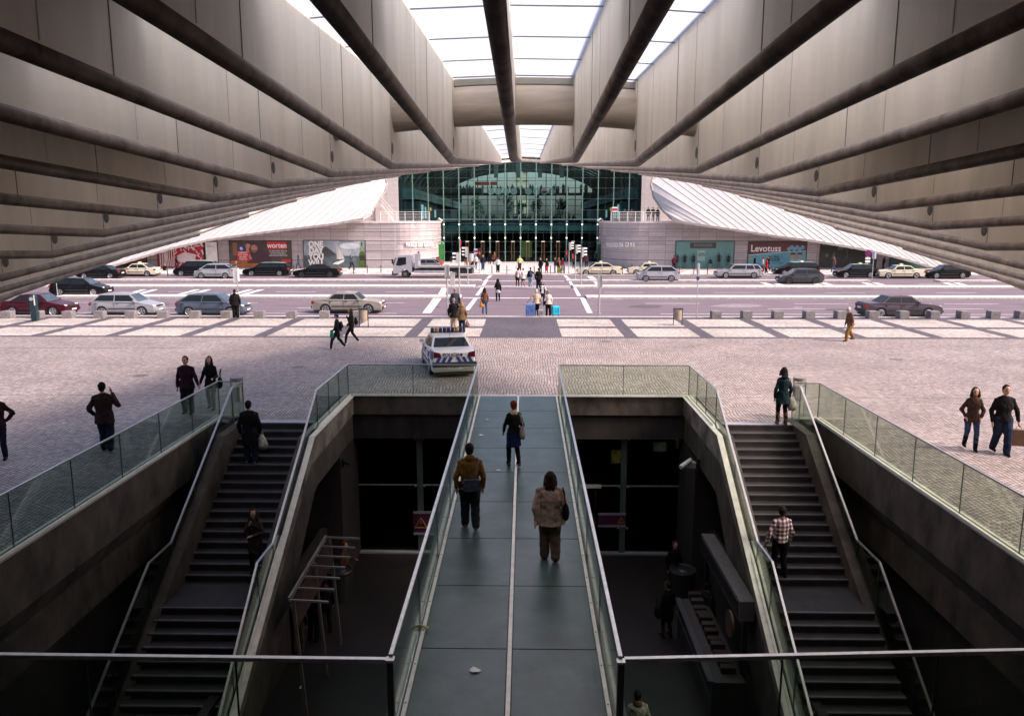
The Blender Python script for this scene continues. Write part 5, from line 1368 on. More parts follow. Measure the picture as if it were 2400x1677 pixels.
# sign poles
c = G(561, 743); hh = PY(561, 612, c.y).z
t = empty('bus_stop_sign', c, label='tall grey pole with white timetable boxes beside the waiting person in black', cat='sign pole')
q = MB(); q.tube([(0, 0, 0), (0, 0, hh)], .035, 8); q.build('pole', galv, t)
z0, z1 = PY(561, 662, c.y).z, PY(561, 630, c.y).z
q = MB(); q.box(-.22, .02, -.05, .05, z0, z1); q.build('timetable_box', white_paint, t)
q = MB(); q.box(.05, .16, -.12, -.04, z0 + .1, z1 + .05); q.build('side_plate', white_paint, t)
z2 = PY(561, 625, c.y).z
q = MB(); q.rbox([(-.5, 0, z2 - .1), (.35, 0, z2 + .3)], .3, .04); q.build('roof_plate', black, t)
c = G(1632, 744); hh = PY(1632, 617, c.y).z
t = empty('bus_stop_sign', c, label='thin pole with a narrow upright sign right of the right litter bin', cat='sign pole')
q = MB(); q.tube([(0, 0, 0), (0, 0, hh)], .03, 8); q.build('pole', galv, t)
q = MB(); q.box(-.05, .05, -.2, .2, PY(1632, 645, c.y).z, hh); q.build('sign_plate', mat('sign_grey', (.5, .5, .5), .5), t)
q = MB(); q.box(-.06, .06, -.16, .16, PY(1632, 656, c.y).z, PY(1632, 648, c.y).z); q.build('blue_plate', mat('sign_blue', (.02, .04, .2), .5), t)
c = G(135, 694); t = empty('marker_post', (c.x, c.y, 0), label='thin pale post in front of the black hatchback at the far left', cat='post')
q = MB(); q.tube([(0, 0, 0), (0, 0, 1.0)], .03, 6); q.build('shaft', galv, t)
q = MB(); q.ell((0, 0, 1.0), .035, .035, .035, 6, 4); q.build('cap', galv, t)
# traffic lights
def tlight(px, py, ytop, ybot, kind, lab, face=-1, zr=.02):
    c = G(px, py, zr); t_ = empty('traffic_light', (c.x, c.y, zr), label=lab, cat='traffic light', group='traffic lights around the crossing')
    zt, zb_ = PY(px, ytop, c.y).z - zr, PY(px, ybot, c.y).z - zr
    q = MB(); q.tube([(0, 0, 0), (0, 0, zt if kind != 'short' else zb_)], .055, 10); q.build('pole', galv, t_)
    q = MB(); q.tube([(0, 0, 0), (0, 0, .06)], .13, 10); q.build('foot', galv, t_)
    if kind == 'back':
        q = MB(); q.box(-.14, .14, -.2, .1, zb_, zt); q.build('housing', mat('signal_grey', (.40, .40, .40), .5), t_)
        q = MB(); q.box(.1, .16, -.24, .0, zb_ + .05, zt - .05); q.build('side_shield', galv, t_)
        return
    hx = face * .22
    q = MB(); q.box(*sorted((hx * .2, hx + face * -.0)), -.16, .16, zb_, zt); q.build('housing', mat('signal_pale', (.52, .52, .50), .5), t_)
    h3 = (zt - zb_) / 3
    for k in range(3):
        z = zb_ + h3 * (k + .5)
        q = MB(); q.tube([(hx, 0, z), (hx + face * .02, 0, z)], .11, 12); lm = q.build('lens', black, t_)
        q = MB()
        pts = [(hx, .14 * cos(a), z + .14 * sin(a)) for a in [pi * j / 8 for j in range(9)]]
        q.add([Vector(p_) for p_ in pts] + [Vector(p_) + Vector((face * .3, 0, 0)) for p_ in pts], [(j, j + 1, j + 10, j + 9) for j in range(8)]); q.build('visor', white_paint, lm, fix=False)
    if kind == 'ped':
        q = MB(); zc = zb_ - .1; q.box(-face * .1, -face * .1 - face * .35, -.12, .12, zc - .75, zc + .15); ph = q.build('pedestrian_box', black, t_)
        q = MB(); x_ = -face * .28; q.tube([(x_, -.125, zc - .38), (x_, -.125, zc - .12)], [.035, .03], 6); q.ell((x_, -.125, zc - .04), .045, .03, .05, 6, 4); q.build('red_man', mat('red_glow', (.8, .02, .02), .5, emit=(1, .03, .03), es=.5), ph)
tlight(1049, 735, 620, 650, 'back', 'traffic light at the near left corner of the crossing, seen from behind')
tlight(1404, 735, 642, 672, 'back', 'traffic light at the near right corner of the crossing, seen from behind')
tlight(1077, 690, 592, 617, 'side', 'traffic light on the first island left of the crossing, white hooded lamps facing left')
tlight(1096.5, 667, 579, 602, 'side', 'traffic light on the second island left of the crossing, white hooded lamps facing left')
tlight(1333, 640, 568, 586, 'ped', 'leftmost traffic light right of the crossing, on the far pavement', 1)
tlight(1348, 654, 574, 594, 'ped', 'middle one of the three traffic lights right of the crossing', 1)
tlight(1361.5, 667, 580, 602, 'side', 'rightmost and tallest of the three traffic lights right of the crossing', 1)
c = G(1061, 670); t = empty('control_cabinet', (c.x, c.y, .02), label='slim pale grey control cabinet on the island behind the near left traffic light', cat='cabinet')
hh = PY(1061, 640, c.y).z; q = MB(); q.box(-.2, .2, -.15, .15, 0, hh); q.build('box', mat('signal_grey', (.40, .40, .40), .5), t)
q = MB(); q.box(-.22, .22, -.17, .17, hh, hh + .05); q.build('lid', galv, t)
# small poles and signs by the entrance
c = G(1124, 640); t = empty('pedestrian_signal', (c.x, c.y, 0), label='slim pole with a small red walking signal and a white purple sign by the doors', cat='traffic light')
zt = PY(1124, 582, c.y).z
q = MB(); q.tube([(0, 0, 0), (0, 0, zt - .5)], .05, 8); q.build('pole', galv, t)
q = MB(); q.box(-.16, .2, -.1, .1, zt - 1.2, zt); q.build('signal_box', black, t)
q = MB(); q.ell((0, -.11, zt - .55), .09, .03, .16, 8, 6); q.build('red_lamp', MATS['red_glow'], t)
q = MB(); q.box(-.62, -.2, -.04, .0, zt - .6, zt - .05); q.build('notice', white_paint, t)
q = MB(); q.box(-.60, -.22, -.046, -.04, zt - .48, zt - .18); q.build('notice_print', mat('magenta', (.35, .03, .22), .5), t)
c = G(1083, 617); t = empty('street_sign', (c.x, 108, 0), label='slim pole with a narrow red and white sign left of the mall doors', cat='sign pole')
zt = PY(1083, 561, 108).z; q = MB(); q.tube([(0, 0, 0), (0, 0, zt)], .045, 8); q.build('pole', white_paint, t)
q = MB(); q.box(.0, .12, -.3, .3, zt - 1.1, zt - .1); q.build('plate', mat('sign_red', (.4, .03, .05), .5), t)
c = G(2031, 640); t = empty('no_stopping_sign', (c.x, c.y, 0), label='round blue and red no stopping sign with small white plates on the right', cat='road sign')
zt = PY(2031, 586, c.y).z
q = MB(); q.tube([(0, 0, 0), (0, 0, zt)], .04, 8); q.build('pole', galv, t)
q = MB(); q.disc((0, -.05, zt - .35), (0, -.08, zt - .35), .36, 20); d_ = q.build('disc', mat('ring_red', (.35, .01, .03), .5), t)
q = MB(); q.disc((0, -.08, zt - .35), (0, -.1, zt - .35), .29, 20); q.build('disc_blue', mat('disc_blue', (.02, .02, .22), .5), d_)
q = MB()
for s_ in (-1, 1): q.rbox([(-.2, -.105, zt - .35 - .2 * s_), (.2, -.105, zt - .35 + .2 * s_)], .02, .06)
q.build('disc_cross', mat('ring_red', (.35, .01, .03), .5), d_)
for k in (0, 1):
    q = MB(); q.box(-.28, .28, -.06, -.04, zt - 1.05 - .35 * k, zt - .8 - .35 * k); q.build('plate', white_paint, t)
c = G(2043, 660); t = empty('island_sign', (c.x, c.y, .02), label='thin pole with an edge-on pale sign at the end of the right island', cat='sign pole')
zt = PY(2043, 590, c.y).z
q = MB(); q.tube([(0, 0, 0), (0, 0, zt)], .04, 8); q.build('pole', galv, t)
q = MB(); q.box(-.03, .12, -.3, .3, zt - .7, zt); q.build('plate', mat('pale_blue_sign', (.55, .58, .66), .5), t)
# thin black bollards
BL = [(393, 647, 'left of the black people carrier'), (689, 640, 'just left of the sailing billboard'), (714, 641, 'under the left edge of the sailing billboard'), (829, 642, 'under the green bottle of the billboard'), (861, 640, 'first right of the sailing billboard'), (893, 640, 'second right of the sailing billboard'), (928, 640, 'beside the truck cab'),
      (1057, 617.5, 'small one by the left end of the doors'), (1153, 641, 'left of the man in the white shirt'), (1188, 641, 'left of the man in yellow'), (1252, 642, 'right of the man in yellow'), (1290, 641, 'beside the woman in black and red'), (1323, 641, 'beside the group in maroon'),
      (1447, 640, 'behind the cream taxi roof'), (1459, 642, 'at the tail of the cream taxi'), (1481, 636, 'left of the half hidden cream taxi'), (1592, 640, 'at the left edge of the teal window'), (1626, 642, 'under the seated mannequin'), (1658, 643, 'right of the stool'), (1692, 640, 'right end of the teal window'), (1954, 646, 'at the walking person in blue jeans')]
b0 = None
for px, py, lab in BL:
    c = G(px, py)
    if b0 is None:
        b0 = empty('street_bollard', c); q = MB(); q.cyl((0, 0), .05, 0, .86, 8); q.build('post', black, b0)
        q = MB(); q.cyl((0, 0), .06, .78, .9, 8); q.build('collar', mat('bollard_collar', (.06, .06, .065), .4), b0); o = b0
    else: o = copy_tree(b0)
    o.location = (c.x, c.y, 0); tag(o, 'thin black bollard on the far pavement, ' + lab, 'bollard', 'thin black bollards on the far pavement')
c = G(1035, 626); t = empty('fire_hydrant', (c.x, c.y, 0), label='small red hydrant behind the truck bed', cat='hydrant')
q = MB(); q.cyl((0, 0), .13, 0, .75, 10); q.ell((0, 0, .78), .15, .15, .12, 10, 5); q.build('body', mat('hydrant_red', (.5, .02, .04), .5), t)
q = MB(); q.tube([(-.22, 0, .5), (.22, 0, .5)], .07, 8); q.build('outlets', mat('hydrant_red', (.5, .02, .04), .5), t)
c = G(1105, 622); t = empty('advert_pillar', (c.x, c.y, 0), label='round pale blue and orange pillar behind the left traffic lights', cat='pillar')
hh = PY(1105, 594, c.y).z; q = MB(); q.cyl((0, 0), .32, .6, hh, 16); q.build('shaft', mat('pillar_blue', (.38, .42, .5), .5), t); q = MB(); q.cyl((0, 0), .34, 0, .6, 16); q.build('base', mat('pillar_orange', (.5, .22, .05), .5), t)
c = G(1027, 619); t = empty('brown_cabinet', (c.x, 106.5, 0), label='brown street cabinet at the end of the left curved wing', cat='cabinet')
q = MB(); q.box(-.5, .5, -.2, .2, 0, 1.0); q.build('box', mat('cabinet_brown', (.16, .08, .06), .6), t); q = MB(); q.box(-.53, .53, -.23, .23, 1.0, 1.06); q.build('lid', mat('cabinet_brown2', (.2, .11, .09), .6), t)
c = G(1241, 0 + 605, 0) if False else PY(1441, 0 + 493, 101.5)
t = empty('terrace_sign', (PY(1441, 493, 101.5).x, 101.5, WT), label='small white red and purple sign standing at the right terrace railing', cat='sign')
q = MB(); q.box(-.35, .35, 0, .05, 1.2, 1.75); b_ = q.build('board', white_paint, t)
q = MB(); q.box(-.33, .33, -.006, 0, 1.27, 1.58); q.build('print', mat('sign_crimson', (.45, .03, .1), .5), b_)
q = MB()
for s_ in (-1, 1): q.tube([(s_ * .25, .03, 0), (s_ * .25, .03, 1.2)], .025, 6)
q.build('legs', black, t)
# ---------------------------------------------------------------- pit equipment
t = empty('kiosk', (5.25, 19.8, ZF), label='dark food kiosk with a pale sloping sign beam beside the right pit wall', cat='kiosk')
K0, K1 = PX(1646, 1237, 5.15), PX(1735, 1424, 5.15)
yk0, yk1, zk = K0.y - 19.8, K1.y - 19.8, (K0.z + K1.z) / 2 - ZF
q = MB(); q.box(-.12, .25, yk1, yk0, zk - .5, zk); q.build('sign_beam', mat('kiosk_beam', (.12, .115, .11), .5, var=.2, scale=9), t)
q = MB(); q.box(-.14, -.12, yk1 + .1, yk0 - .1, zk - .42, zk - .06); sb = q.build('sign_face', black, t)
q = MB(); q.box(-.75, .05, yk1 - .3, yk0 - .2, 0, 1.15); q.build('counter', mat('kiosk_counter', (.045, .04, .038), .5), t)
q = MB(); q.box(-.85, -.7, yk1 - .3, yk0 - .2, 1.15, 1.19); q.build('counter_edge', mat('counter_edge', (.12, .12, .13), .3, metal=.5), t)
q = MB(); q.box(-.80, -.77, yk1 - .3, yk0 - .2, .75, .78); q.build('counter_rail', mat('counter_edge', (.25, .25, .26), .3, metal=.5), t)
rr = random.Random(9)
for k in range(12):
    c_ = rr.choice([(.025, .01, .005), (.035, .03, .025), (.02, .015, .005), (.03, .015, .01)]); y = yk1 + (yk0 - yk1) * (k + .5) / 12
    q = MB(); q.box(-.45, -.1, y - .1, y + .1, 1.151, 1.25 + rr.random() * .1); q.build('food_tray', mat('tray_%d' % int(c_[0] * 100 + c_[1] * 999), c_, .6), t)
for y in (yk1 + .1, yk0 - .1):
    q = MB(); q.box(.0, .12, y - .06, y + .06, 0, zk - .5); q.build('post', black, t)
q = MB(); q.tube([(-.2, yk1 + .35, zk - .75), (-.26, yk1 + .35, zk - .75)], .33, 20, r2=1); q.v = [(x, y, z) for x, y, z in q.v]; q.build('oval_sign', mat('oval_board', (.08, .05, .03), .5), t)
t = empty('news_stand', (-5.4, 19.3, ZF), label='dim news stand with seven thin steel roof arms beside the left pit wall', cat='news stand')
NA, NB = PX(763.6, 1258, -5.55), PX(677, 1405, -5.55)
for k in range(7):
    p_ = NA.lerp(NB, k / 6) - Vector(t.location)
    q = MB(); q.rbox([p_, p_ + Vector((.95, -.05, -.02))], .035, .05); q.build('roof_arm', steel, t)
a_, b_ = NA - Vector(t.location), NB - Vector(t.location)
q = MB(); q.rbox([a_, b_], .05, .12); q.build('back_rail', mat('stand_rail', (.2, .19, .18), .5), t)
q = MB(); q.slab(a_ + Vector((0, 0, -.15)), b_ + Vector((0, 0, -.15)), b_ + Vector((.18, 0, -.7)), a_ + Vector((.18, 0, -.7)), .04); q.build('magazine_rack', mat('rack', (.04, .02, .015), .6, var=.6, scale=5), t)
for k in (0, .45, 1):
    p_ = a_.lerp(b_, k); q = MB(); q.rbox([Vector((p_.x + .3, p_.y, 0)), Vector((p_.x + .1, p_.y, p_.z))], .07, .07); q.build('post', mat('stand_post', (.16, .14, .13), .5), t)
for px, py, lab in ((798, 1400, 'dark round litter bin beside the news stand in the left pit'), (1597, 1400, 'dark round litter bin with a pale rim beside the kiosk in the right pit')):
    c = G(px, py, ZF); t = empty('round_bin', c, label=lab, cat='litter bin')
    q = MB(); q.cyl((0, 0), .38, 0, .95, 20, r1=.42); q.build('drum', mat('bin_drum', (.02, .02, .022), .5), t)
    q = MB(); q.tube([(.4 * cos(2 * pi * k / 20), .4 * sin(2 * pi * k / 20), .97) for k in range(21)], .035, 6); q.build('rim', mat('bin_ring', (.22, .21, .2) if px > 1200 else (.06, .06, .06), .4, metal=.4), t)
    q = MB(); q.ell((.05, 0, .93), .22, .2, .08, 10, 5); q.build('rubbish_bag', black, t)
c = PX(1636, 1085, XIR - .05)
t = empty('security_camera', c, label='white security camera on a bracket on the right pit wall', cat='camera')
q = MB(); q.tube([(-.25, -.1, .14), (-.62, -.35, -.02)], .075, 10); q.build('camera_tube', white_paint, t)
q = MB(); q.box(-.35, -.1, -.15, .08, -.12, .05); q.build('housing', mat('cam_grey', (.35, .35, .35), .5), t)
q = MB(); q.tube([(0, .1, -.05), (-.3, 0, -.1)], .04, 8); q.box(-.02, .04, -.1, .2, -.3, .15); q.build('bracket', black, t)
c = PX(803, 1082, XIL + .05)
t = empty('security_camera', c, label='small black camera on the left pit wall', cat='camera')
q = MB(); q.tube([(.05, 0, 0), (.3, -.1, -.02)], .07, 8); q.build('camera_tube', black, t)
q = MB(); q.box(-.02, .05, -.05, .05, -.15, .1); q.build('bracket', black, t)
# litter on the footbridge
rr = random.Random(4)
for px, py, s_, lab in ((1113, 1563, .12, 'crumpled white scrap of paper near the foot of the footbridge'), (1168, 1110, .07, 'white scrap of paper halfway along the footbridge'), (1142, 995, .06, 'tiny white scrap near the far end of the footbridge'), (1128, 1030, .09, 'torn white strip on the left side of the footbridge')):
    c = G(px, py, -.2); c.z = wz(c.y) + .004
    q = MB(); n = 7; v = [(s_ * (.6 + .5 * rr.random()) * cos(2 * pi * k / n), s_ * .6 * (.6 + .5 * rr.random()) * sin(2 * pi * k / n), rr.random() * .03) for k in range(n)]
    q.add(v + [(0, 0, .035)], [(k, (k + 1) % n, n) for k in range(n)]); o = q.build('paper_scrap', white_paint, loc=c); tag(o, lab, 'litter', 'paper scraps on the footbridge')
c = G(708, 1611, ZF); q = MB(); q.add([(-.07, -.05, .01), (.07, -.04, .03), (.06, .06, .01), (-.05, .05, .04)], [(0, 1, 2, 3)]); tag(q.build('paper_scrap', white_paint, loc=c), 'white scrap on the floor of the left pit', 'litter')
for px, py, lab in ((985, 1471, 'yellow twist of tape tied on the left edge strips'),):
    c = G(px, py, -.2); c.z = wz(c.y) + .05
    q = MB(); q.tube([(-.13, .0, 0), (.0, .03, .02), (.13, -.02, 0)], .018, 6); tag(q.build('tape_knot', mat('tape_yellow', (.6, .55, .2), .6), loc=(c.x, c.y, c.z)), lab, 'tape')
# ---------------------------------------------------------------- people
PEND = []
FOLD = bpy.data.textures.new('folds', 'CLOUDS'); FOLD.noise_scale = .11; FOLD.noise_depth = 1
CURL = bpy.data.textures.new('curls', 'CLOUDS'); CURL.noise_scale = .04; CURL.noise_depth = 1
SKIN = mat('skin', (.42, .25, .18), .6, var=.1, scale=9); SKIN_D = mat('skin_dark', (.16, .09, .065), .6, var=.1, scale=9)
def V(*a): return Vector(a)
def cap(q, a, b, ra, rb, n=10, flat=1.0):   # tapered capsule
    a, b = Vector(a), Vector(b); t = b - a; L = t.length
    if L < 1e-5: q.ell(a, ra, ra, ra, n, 6); return
    t /= L; up0 = V(0, 1, 0) if abs(t.y) < .8 else V(1, 0, 0)
    sx = t.cross(up0).normalized(); u = sx.cross(t).normalized()
    prof = [(-ra * sin(k), ra * cos(k)) for k in (1.2, .6, 0)] + [(L + rb * sin(k), rb * cos(k)) for k in (0, .6, 1.2)]
    rings = [[a + t * d + (sx * cos(2 * pi * j / n) + u * sin(2 * pi * j / n) * flat) * r for j in range(n)] for d, r in prof]
    q.loft(rings)
def ering(c, rx, ry, n=14, yaw=0):
    return [V(c[0] + rx * cos(2 * pi * k / n) * cos(yaw) - ry * sin(2 * pi * k / n) * sin(yaw), c[1] + rx * cos(2 * pi * k / n) * sin(yaw) + ry * sin(2 * pi * k / n) * cos(yaw), c[2]) for k in range(n)]
def pend(q, name, m, parent, vox, smooth=2, scale=1, loc=None, rz=0):
    o = q.build(name, m, parent, fix=True)
    md = o.modifiers.new('r', 'REMESH'); md.mode = 'VOXEL'; md.voxel_size = vox; md.use_smooth_shade = True
    sm = o.modifiers.new('s', 'SMOOTH'); sm.factor = .5; sm.iterations = smooth
    if name in ('jacket', 'shirt', 'trousers', 'skirt', 'hair') and vox < .025:
        dm = o.modifiers.new('d', 'DISPLACE'); dm.texture = FOLD if name != 'hair' else CURL; dm.strength = .038 if name in ('jacket', 'shirt', 'skirt') else .028; dm.mid_level = .5; dm.texture_coords = 'LOCAL'
    PEND.append((o, m)); return o
CL = {'black': (.009, .008, .009), 'dark': (.02, .018, .02), 'navy': (.010, .013, .03), 'jeans': (.04, .065, .13), 'darkjeans': (.015, .022, .045), 'khaki': (.26, .20, .13), 'beige': (.42, .35, .27), 'cream': (.62, .55, .42), 'white': (.7, .69, .68),
      'brown': (.13, .06, .035), 'mustard': (.17, .085, .02), 'red': (.5, .02, .03), 'maroon': (.13, .02, .04), 'green': (.02, .05, .035), 'teal': (.006, .018, .022), 'yellow': (.62, .66, .30), 'grey': (.2, .2, .21), 'olive': (.10, .08, .04), 'blue': (.009, .013, .065), 'pink': (.5, .32, .33), 'lgrey': (.42, .42, .46), 'plum': (.022, .009, .013), 'ltjeans': (.25, .33, .45)}
HC = {'black': (.015, .012, .012), 'brown': (.06, .03, .02), 'dbrown': (.03, .018, .013), 'white': (.62, .58, .52), 'grey': (.25, .2, .18), 'blond': (.3, .2, .1), 'red': (.16, .03, .02), 'bald': None}
def person(px, py, h, yaw, label, top='black', bot='black', hair='black', skin=0, fem=0, hlen=0, coat=None, skirt=None, walk=0, lod=1, z=0.0, armL='hang', armR='hang', shoes='black', boots=None, pos=None, wide=1.0, lean=0, hat=None, scarf=None, scarfc='beige', hood=False, legs=None, bend=0, group=None, topm=None, face=False):
    vox = (.0125, .02, .03)[lod]; sc = h / 1.75
    if pos is None: pos = G(px, py, z)
    m_skin = SKIN_D if skin else SKIN
    HX = .095; sw = (.20 if not fem else .172) * wide; wide_ = wide; wide = wide * (1.05 if not fem else 1.03)
    hipz = .92; ds = V(0, lean * .35, 0)
    # joints
    lf, rf = V(-.10, walk * .34, .055), V(.11, -walk * .34, .055 + .09 * abs(walk))
    if walk == 0: lf, rf = V(-.115, .02, .055), V(.12, -.04, .055)
    def knee_(hip, foot, fwd): m_ = hip.lerp(foot, .48); return m_ + V(0, .03 + fwd, 0)
    hl_, hr = V(-HX, 0, hipz - .03 * abs(walk)), V(HX, 0, hipz - .03 * abs(walk))
    kl, kr = knee_(hl_, lf, .02 + .06 * abs(walk)), knee_(hr, rf, .03 + .05 * abs(walk))
    if legs == 'bentR': rf = V(.13, -.32, .28); kr = V(.11, .07, .5)
    sh = V(0, .0 + lean * .25, 1.42 - .05 * lean); neck = V(0, .01 + lean * .32, 1.50 - .06 * lean); head = V(0, .03 + lean * .46, 1.635 - .10 * lean)
    ARM = {
      'hang': ((.07, -.03, -.29), (.06, .05, -.55)), 'hangout': ((.12, -.02, -.28), (.15, .04, -.53)), 'back': ((.06, -.12, -.27), (.05, -.18, -.52)), 'fwd': ((.05, .08, -.27), (.04, .22, -.48)),
      'phone': ((.13, .02, -.22), (-.02, .10, .10)), 'pocket': ((.11, -.07, -.27), (.03, .05, -.44)), 'mouth': ((.06, .08, -.26), (-.11, .20, .02)), 'cross': ((.08, .04, -.27), (-.15, .22, -.27)),
      'hip': ((.17, -.04, -.24), (.0, .0, -.42)), 'hand': ((.08, .02, -.28), (.16, .04, -.50)), 'reach': ((.16, .0, -.22), (.33, .04, -.42)), 'hold': ((.05, .04, -.28), (.02, .28, -.30)), 'raise': ((.22, .05, -.12), (.12, .02, .17)), 'backpk': ((.09, -.08, -.25), (.05, .08, -.35))}
    arms = []
    for s_, a in ((-1, armL), (1, armR)):
        S = V(s_ * sw * .96, sh.y, 1.385 - .05 * lean); e, w_ = ARM[a]
        arms.append((s_, S, S + V(s_ * e[0], e[1], e[2]), S + V(s_ * w_[0], w_[1], w_[2]), a))
    # --- body: one continuous skin
    q = MB(); w = wide
    tr_ = [((0, 0, .84), .145 * w, .105 * w), ((0, 0, .95), .155 * w, .11 * w), ((0, lean * .08, 1.08), (.125 if fem else .14) * w, .095 * w), ((0, lean * .18, 1.25), (.14 if fem else .16) * w, .108 * w), ((0, lean * .25, 1.38 - .04 * lean), .155 * w, .10), ((0, lean * .28, 1.455 - .05 * lean), .085, .07)]
    q.loft([ering(*r_) for r_ in tr_])
    cap(q, neck - V(0, .01, .06), head - V(0, .02, .05), .056, .052)
    q.ell(head + V(0, 0, .02), .08, .10, .112, 14, 10); q.ell(head + V(0, .035, -.045), .052, .055, .06, 12, 8)
    q.ell(head + V(0, .105, -.01), .014, .022, .028, 8, 6)
    for s_ in (-1, 1): q.ell(head + V(s_ * .078, -.005, -.005), .012, .022, .032, 8, 6)
    for hp, kn_, ft in ((hl_, kl, lf), (hr, kr, rf)):
        cap(q, hp, kn_, .085 * w, .054); cap(q, kn_, ft + V(0, 0, .03), .053, .038)
        cap(q, ft + V(0, -.03, -.0), ft + V(0, .13, -.02), .036, .03)
    for s_, S, E, W_, a in arms:
        cap(q, S - V(s_ * .02, 0, 0), E, .05 * w, .040); cap(q, E, W_, .040, .028)
        d = (W_ - E).normalized(); pl_ = W_ + d * .075
        cap(q, W_, pl_, .028, .036, flat=.6)
        side_ = d.cross(V(1, 0, 0)) if abs(d.x) < .7 else d.cross(V(0, 0, 1)); side_.normalize(); inn = d.cross(side_).normalized()
        if lod == 0:
            for k in range(4):
                b_ = pl_ + side_ * (-.028 + .0187 * k) + d * .01; l = (.062, .075, .072, .055)[k]
                m2 = b_ + d * l * .55; e2 = m2 + d * l * .35 + inn * -.022 * s_
                cap(q, b_, m2, .0095, .009, 6); cap(q, m2, e2, .009, .008, 6)
            tb = W_ + d * .02 + side_ * .03; cap(q, tb, tb + side_ * .03 + d * .035, .012, .010, 6)
        else: cap(q, pl_, pl_ + d * .06, .03, .02, flat=.6)
    body = pend(q, 'person', m_skin, None, max(vox * .8, .009) if lod == 0 else vox, 2)
    body.location = pos; body.rotation_euler.z = R(yaw); body.scale = (sc, sc, sc)
    tag(body, label, 'person', group)
    # --- trousers
    leg_c = CL.get(bot, bot) if not isinstance(bot, tuple) else bot
    q = MB()
    th, kn0, an = (.114, .080, .062) if not fem else (.102, .072, .056)
    if wide > 1.1: th, kn0, an = th * (1.22 if wide < 1.25 else 1.42), kn0 * (1.25 if wide < 1.25 else 1.5), an * (1.35 if wide < 1.25 else 1.7)
    q.loft([ering((0, 0, .80), .12 * w, .09 * w), ering((0, 0, .92), .172 * w, .128 * w), ering((0, lean * .05, 1.03), .155 * w, .118 * w)])
    for hp, kn_, ft in ((hl_, kl, lf), (hr, kr, rf)):
        cap(q, hp, kn_, th, kn0); cap(q, kn_, ft + V(0, 0, .03), kn0, an)
    pend(q, 'trousers', col_mat(leg_c), body, vox, 1)
    # --- shoes
    q = MB(); bt = .30 if boots else .06
    for kn_, ft in ((kl, lf), (kr, rf)):
        up_ = (kn_ - ft).normalized()
        cap(q, ft + V(0, -.05, -.015), ft + V(0, .15, -.022), .046, .04, flat=.8 if True else 1)
        if boots: cap(q, ft, ft + up_ * bt, .058, .068)
    pend(q, 'shoes', col_mat(CL.get(shoes, (.02, .02, .02)) if not boots else CL[boots]), body, vox, 1)
    # --- top
    cl_ = coat if coat is not None else .90
    q = MB()
    rings = []
    if cl_ < .88: rings += [ering((0, -.01, cl_), (.21 if fem else .205) * w, .165 * w), ering((0, 0, (cl_ + .95) / 2), .195 * w, .15 * w)]
    else: rings += [ering((0, 0, cl_), .178 * w, .135 * w)]
    rings += [ering((0, 0, .97), .18 * w, .135 * w), ering((0, lean * .08, 1.08), (.142 if fem else .165) * w, .118 * w), ering((0, lean * .18, 1.25), (.165 if fem else .19) * w, .132 * w), ering((0, lean * .25, 1.38 - .04 * lean), .175 * w, .12), ering((0, lean * .28, 1.455 - .05 * lean), .10, .085), ering((0, lean * .3, 1.50 - .05 * lean), .072, .07)]
    q.loft(rings)
    for s_, S, E, W_, a in arms:
        cap(q, S - V(s_ * .02, 0, .0), E, .060 * w, .053 * w); cap(q, V(s_ * .05, sh.y, 1.455 - .05 * lean), S + V(0, 0, .01), .05, .05); cap(q, E, E.lerp(W_, .93), .055 * w, .042)
    if hood: q.ell(neck + V(0, -.085, .0), .105, .06, .07, 12, 8)
    pend(q, 'jacket' if coat or topm is None else 'shirt', topm or col_mat(CL.get(top, top) if not isinstance(top, tuple) else top), body, vox, 2)
    if skirt:
        q = MB(); q.loft([ering((0, 0, skirt[1]), .20, .17), ering((0, 0, .85), .185, .145), ering((0, 0, .98), .16, .125)]); pend(q, 'skirt', col_mat(CL[skirt[0]]), body, vox, 1)
    # --- hair / hat
    hc = HC.get(hair)
    if hc is not None:
        q = MB(); q.ell(head + V(0, -.028, .05), .091, .10, .098, 14, 10); q.ell(head + V(0, -.05, -.01), .078, .07, .08, 12, 8)
        if hlen:
            hz = head.z - .09 - hlen
            q.loft([ering((0, head.y - .085, hz), .07 + .02 * hlen, .03), ering((0, head.y - .09, hz + hlen * .5), .105, .045), ering((0, head.y - .06, head.z - .02), .098, .07), ering((0, head.y - .03, head.z + .08), .075, .07)])
            for s_ in (-1, 1): cap(q, head + V(s_ * .08, .0, .04), head + V(s_ * .10, .02, -.08 - hlen * .45), .036, .04)
        pend(q, 'hair', col_mat(hc), body, vox, 1)
    if hat:
        q = MB(); q.ell(head + V(0, -.015, .065), .09, .105, .085, 14, 8); pend(q, 'beanie', col_mat(CL.get(hat, hat) if not isinstance(hat, tuple) else hat), body, vox, 1)
    if scarf:
        q = MB(); q.loft([ering((0, head.y - .03, 1.42), .12, .11), ering((0, head.y - .025, 1.48), .115, .105), ering((0, head.y - .02, 1.53), .085, .085)]); pend(q, 'scarf', col_mat(CL[scarf] if scarf in CL else (.5, .42, .28)), body, vox, 1)
    if face and lod < 2:
        for s_ in (-1, 1):
            q = MB(); q.ell(head + V(s_ * .032, .088, .015), .012, .008, .007, 8, 6); q.build('eye', black, body)
            q = MB(); q.ell(head + V(s_ * .033, .091, .036), .02, .006, .005, 8, 4); q.build('eyebrow', col_mat(hc or (.05, .03, .02)), body)
        q = MB(); q.ell(head + V(0, .088, -.062), .022, .008, .006, 8, 6); q.build('mouth', mat('lips', (.2, .07, .06), .5), body)
    body['_arms'] = 0; del body['_arms']
    M_ = Matrix.Translation(pos) @ Matrix.Rotation(R(yaw), 4, 'Z') @ Matrix.Diagonal((sc, sc, sc, 1))
    return body, M_, {('L' if s_ < 0 else 'R'): W_ + (W_ - E).normalized() * .09 for s_, S, E, W_, a in arms}
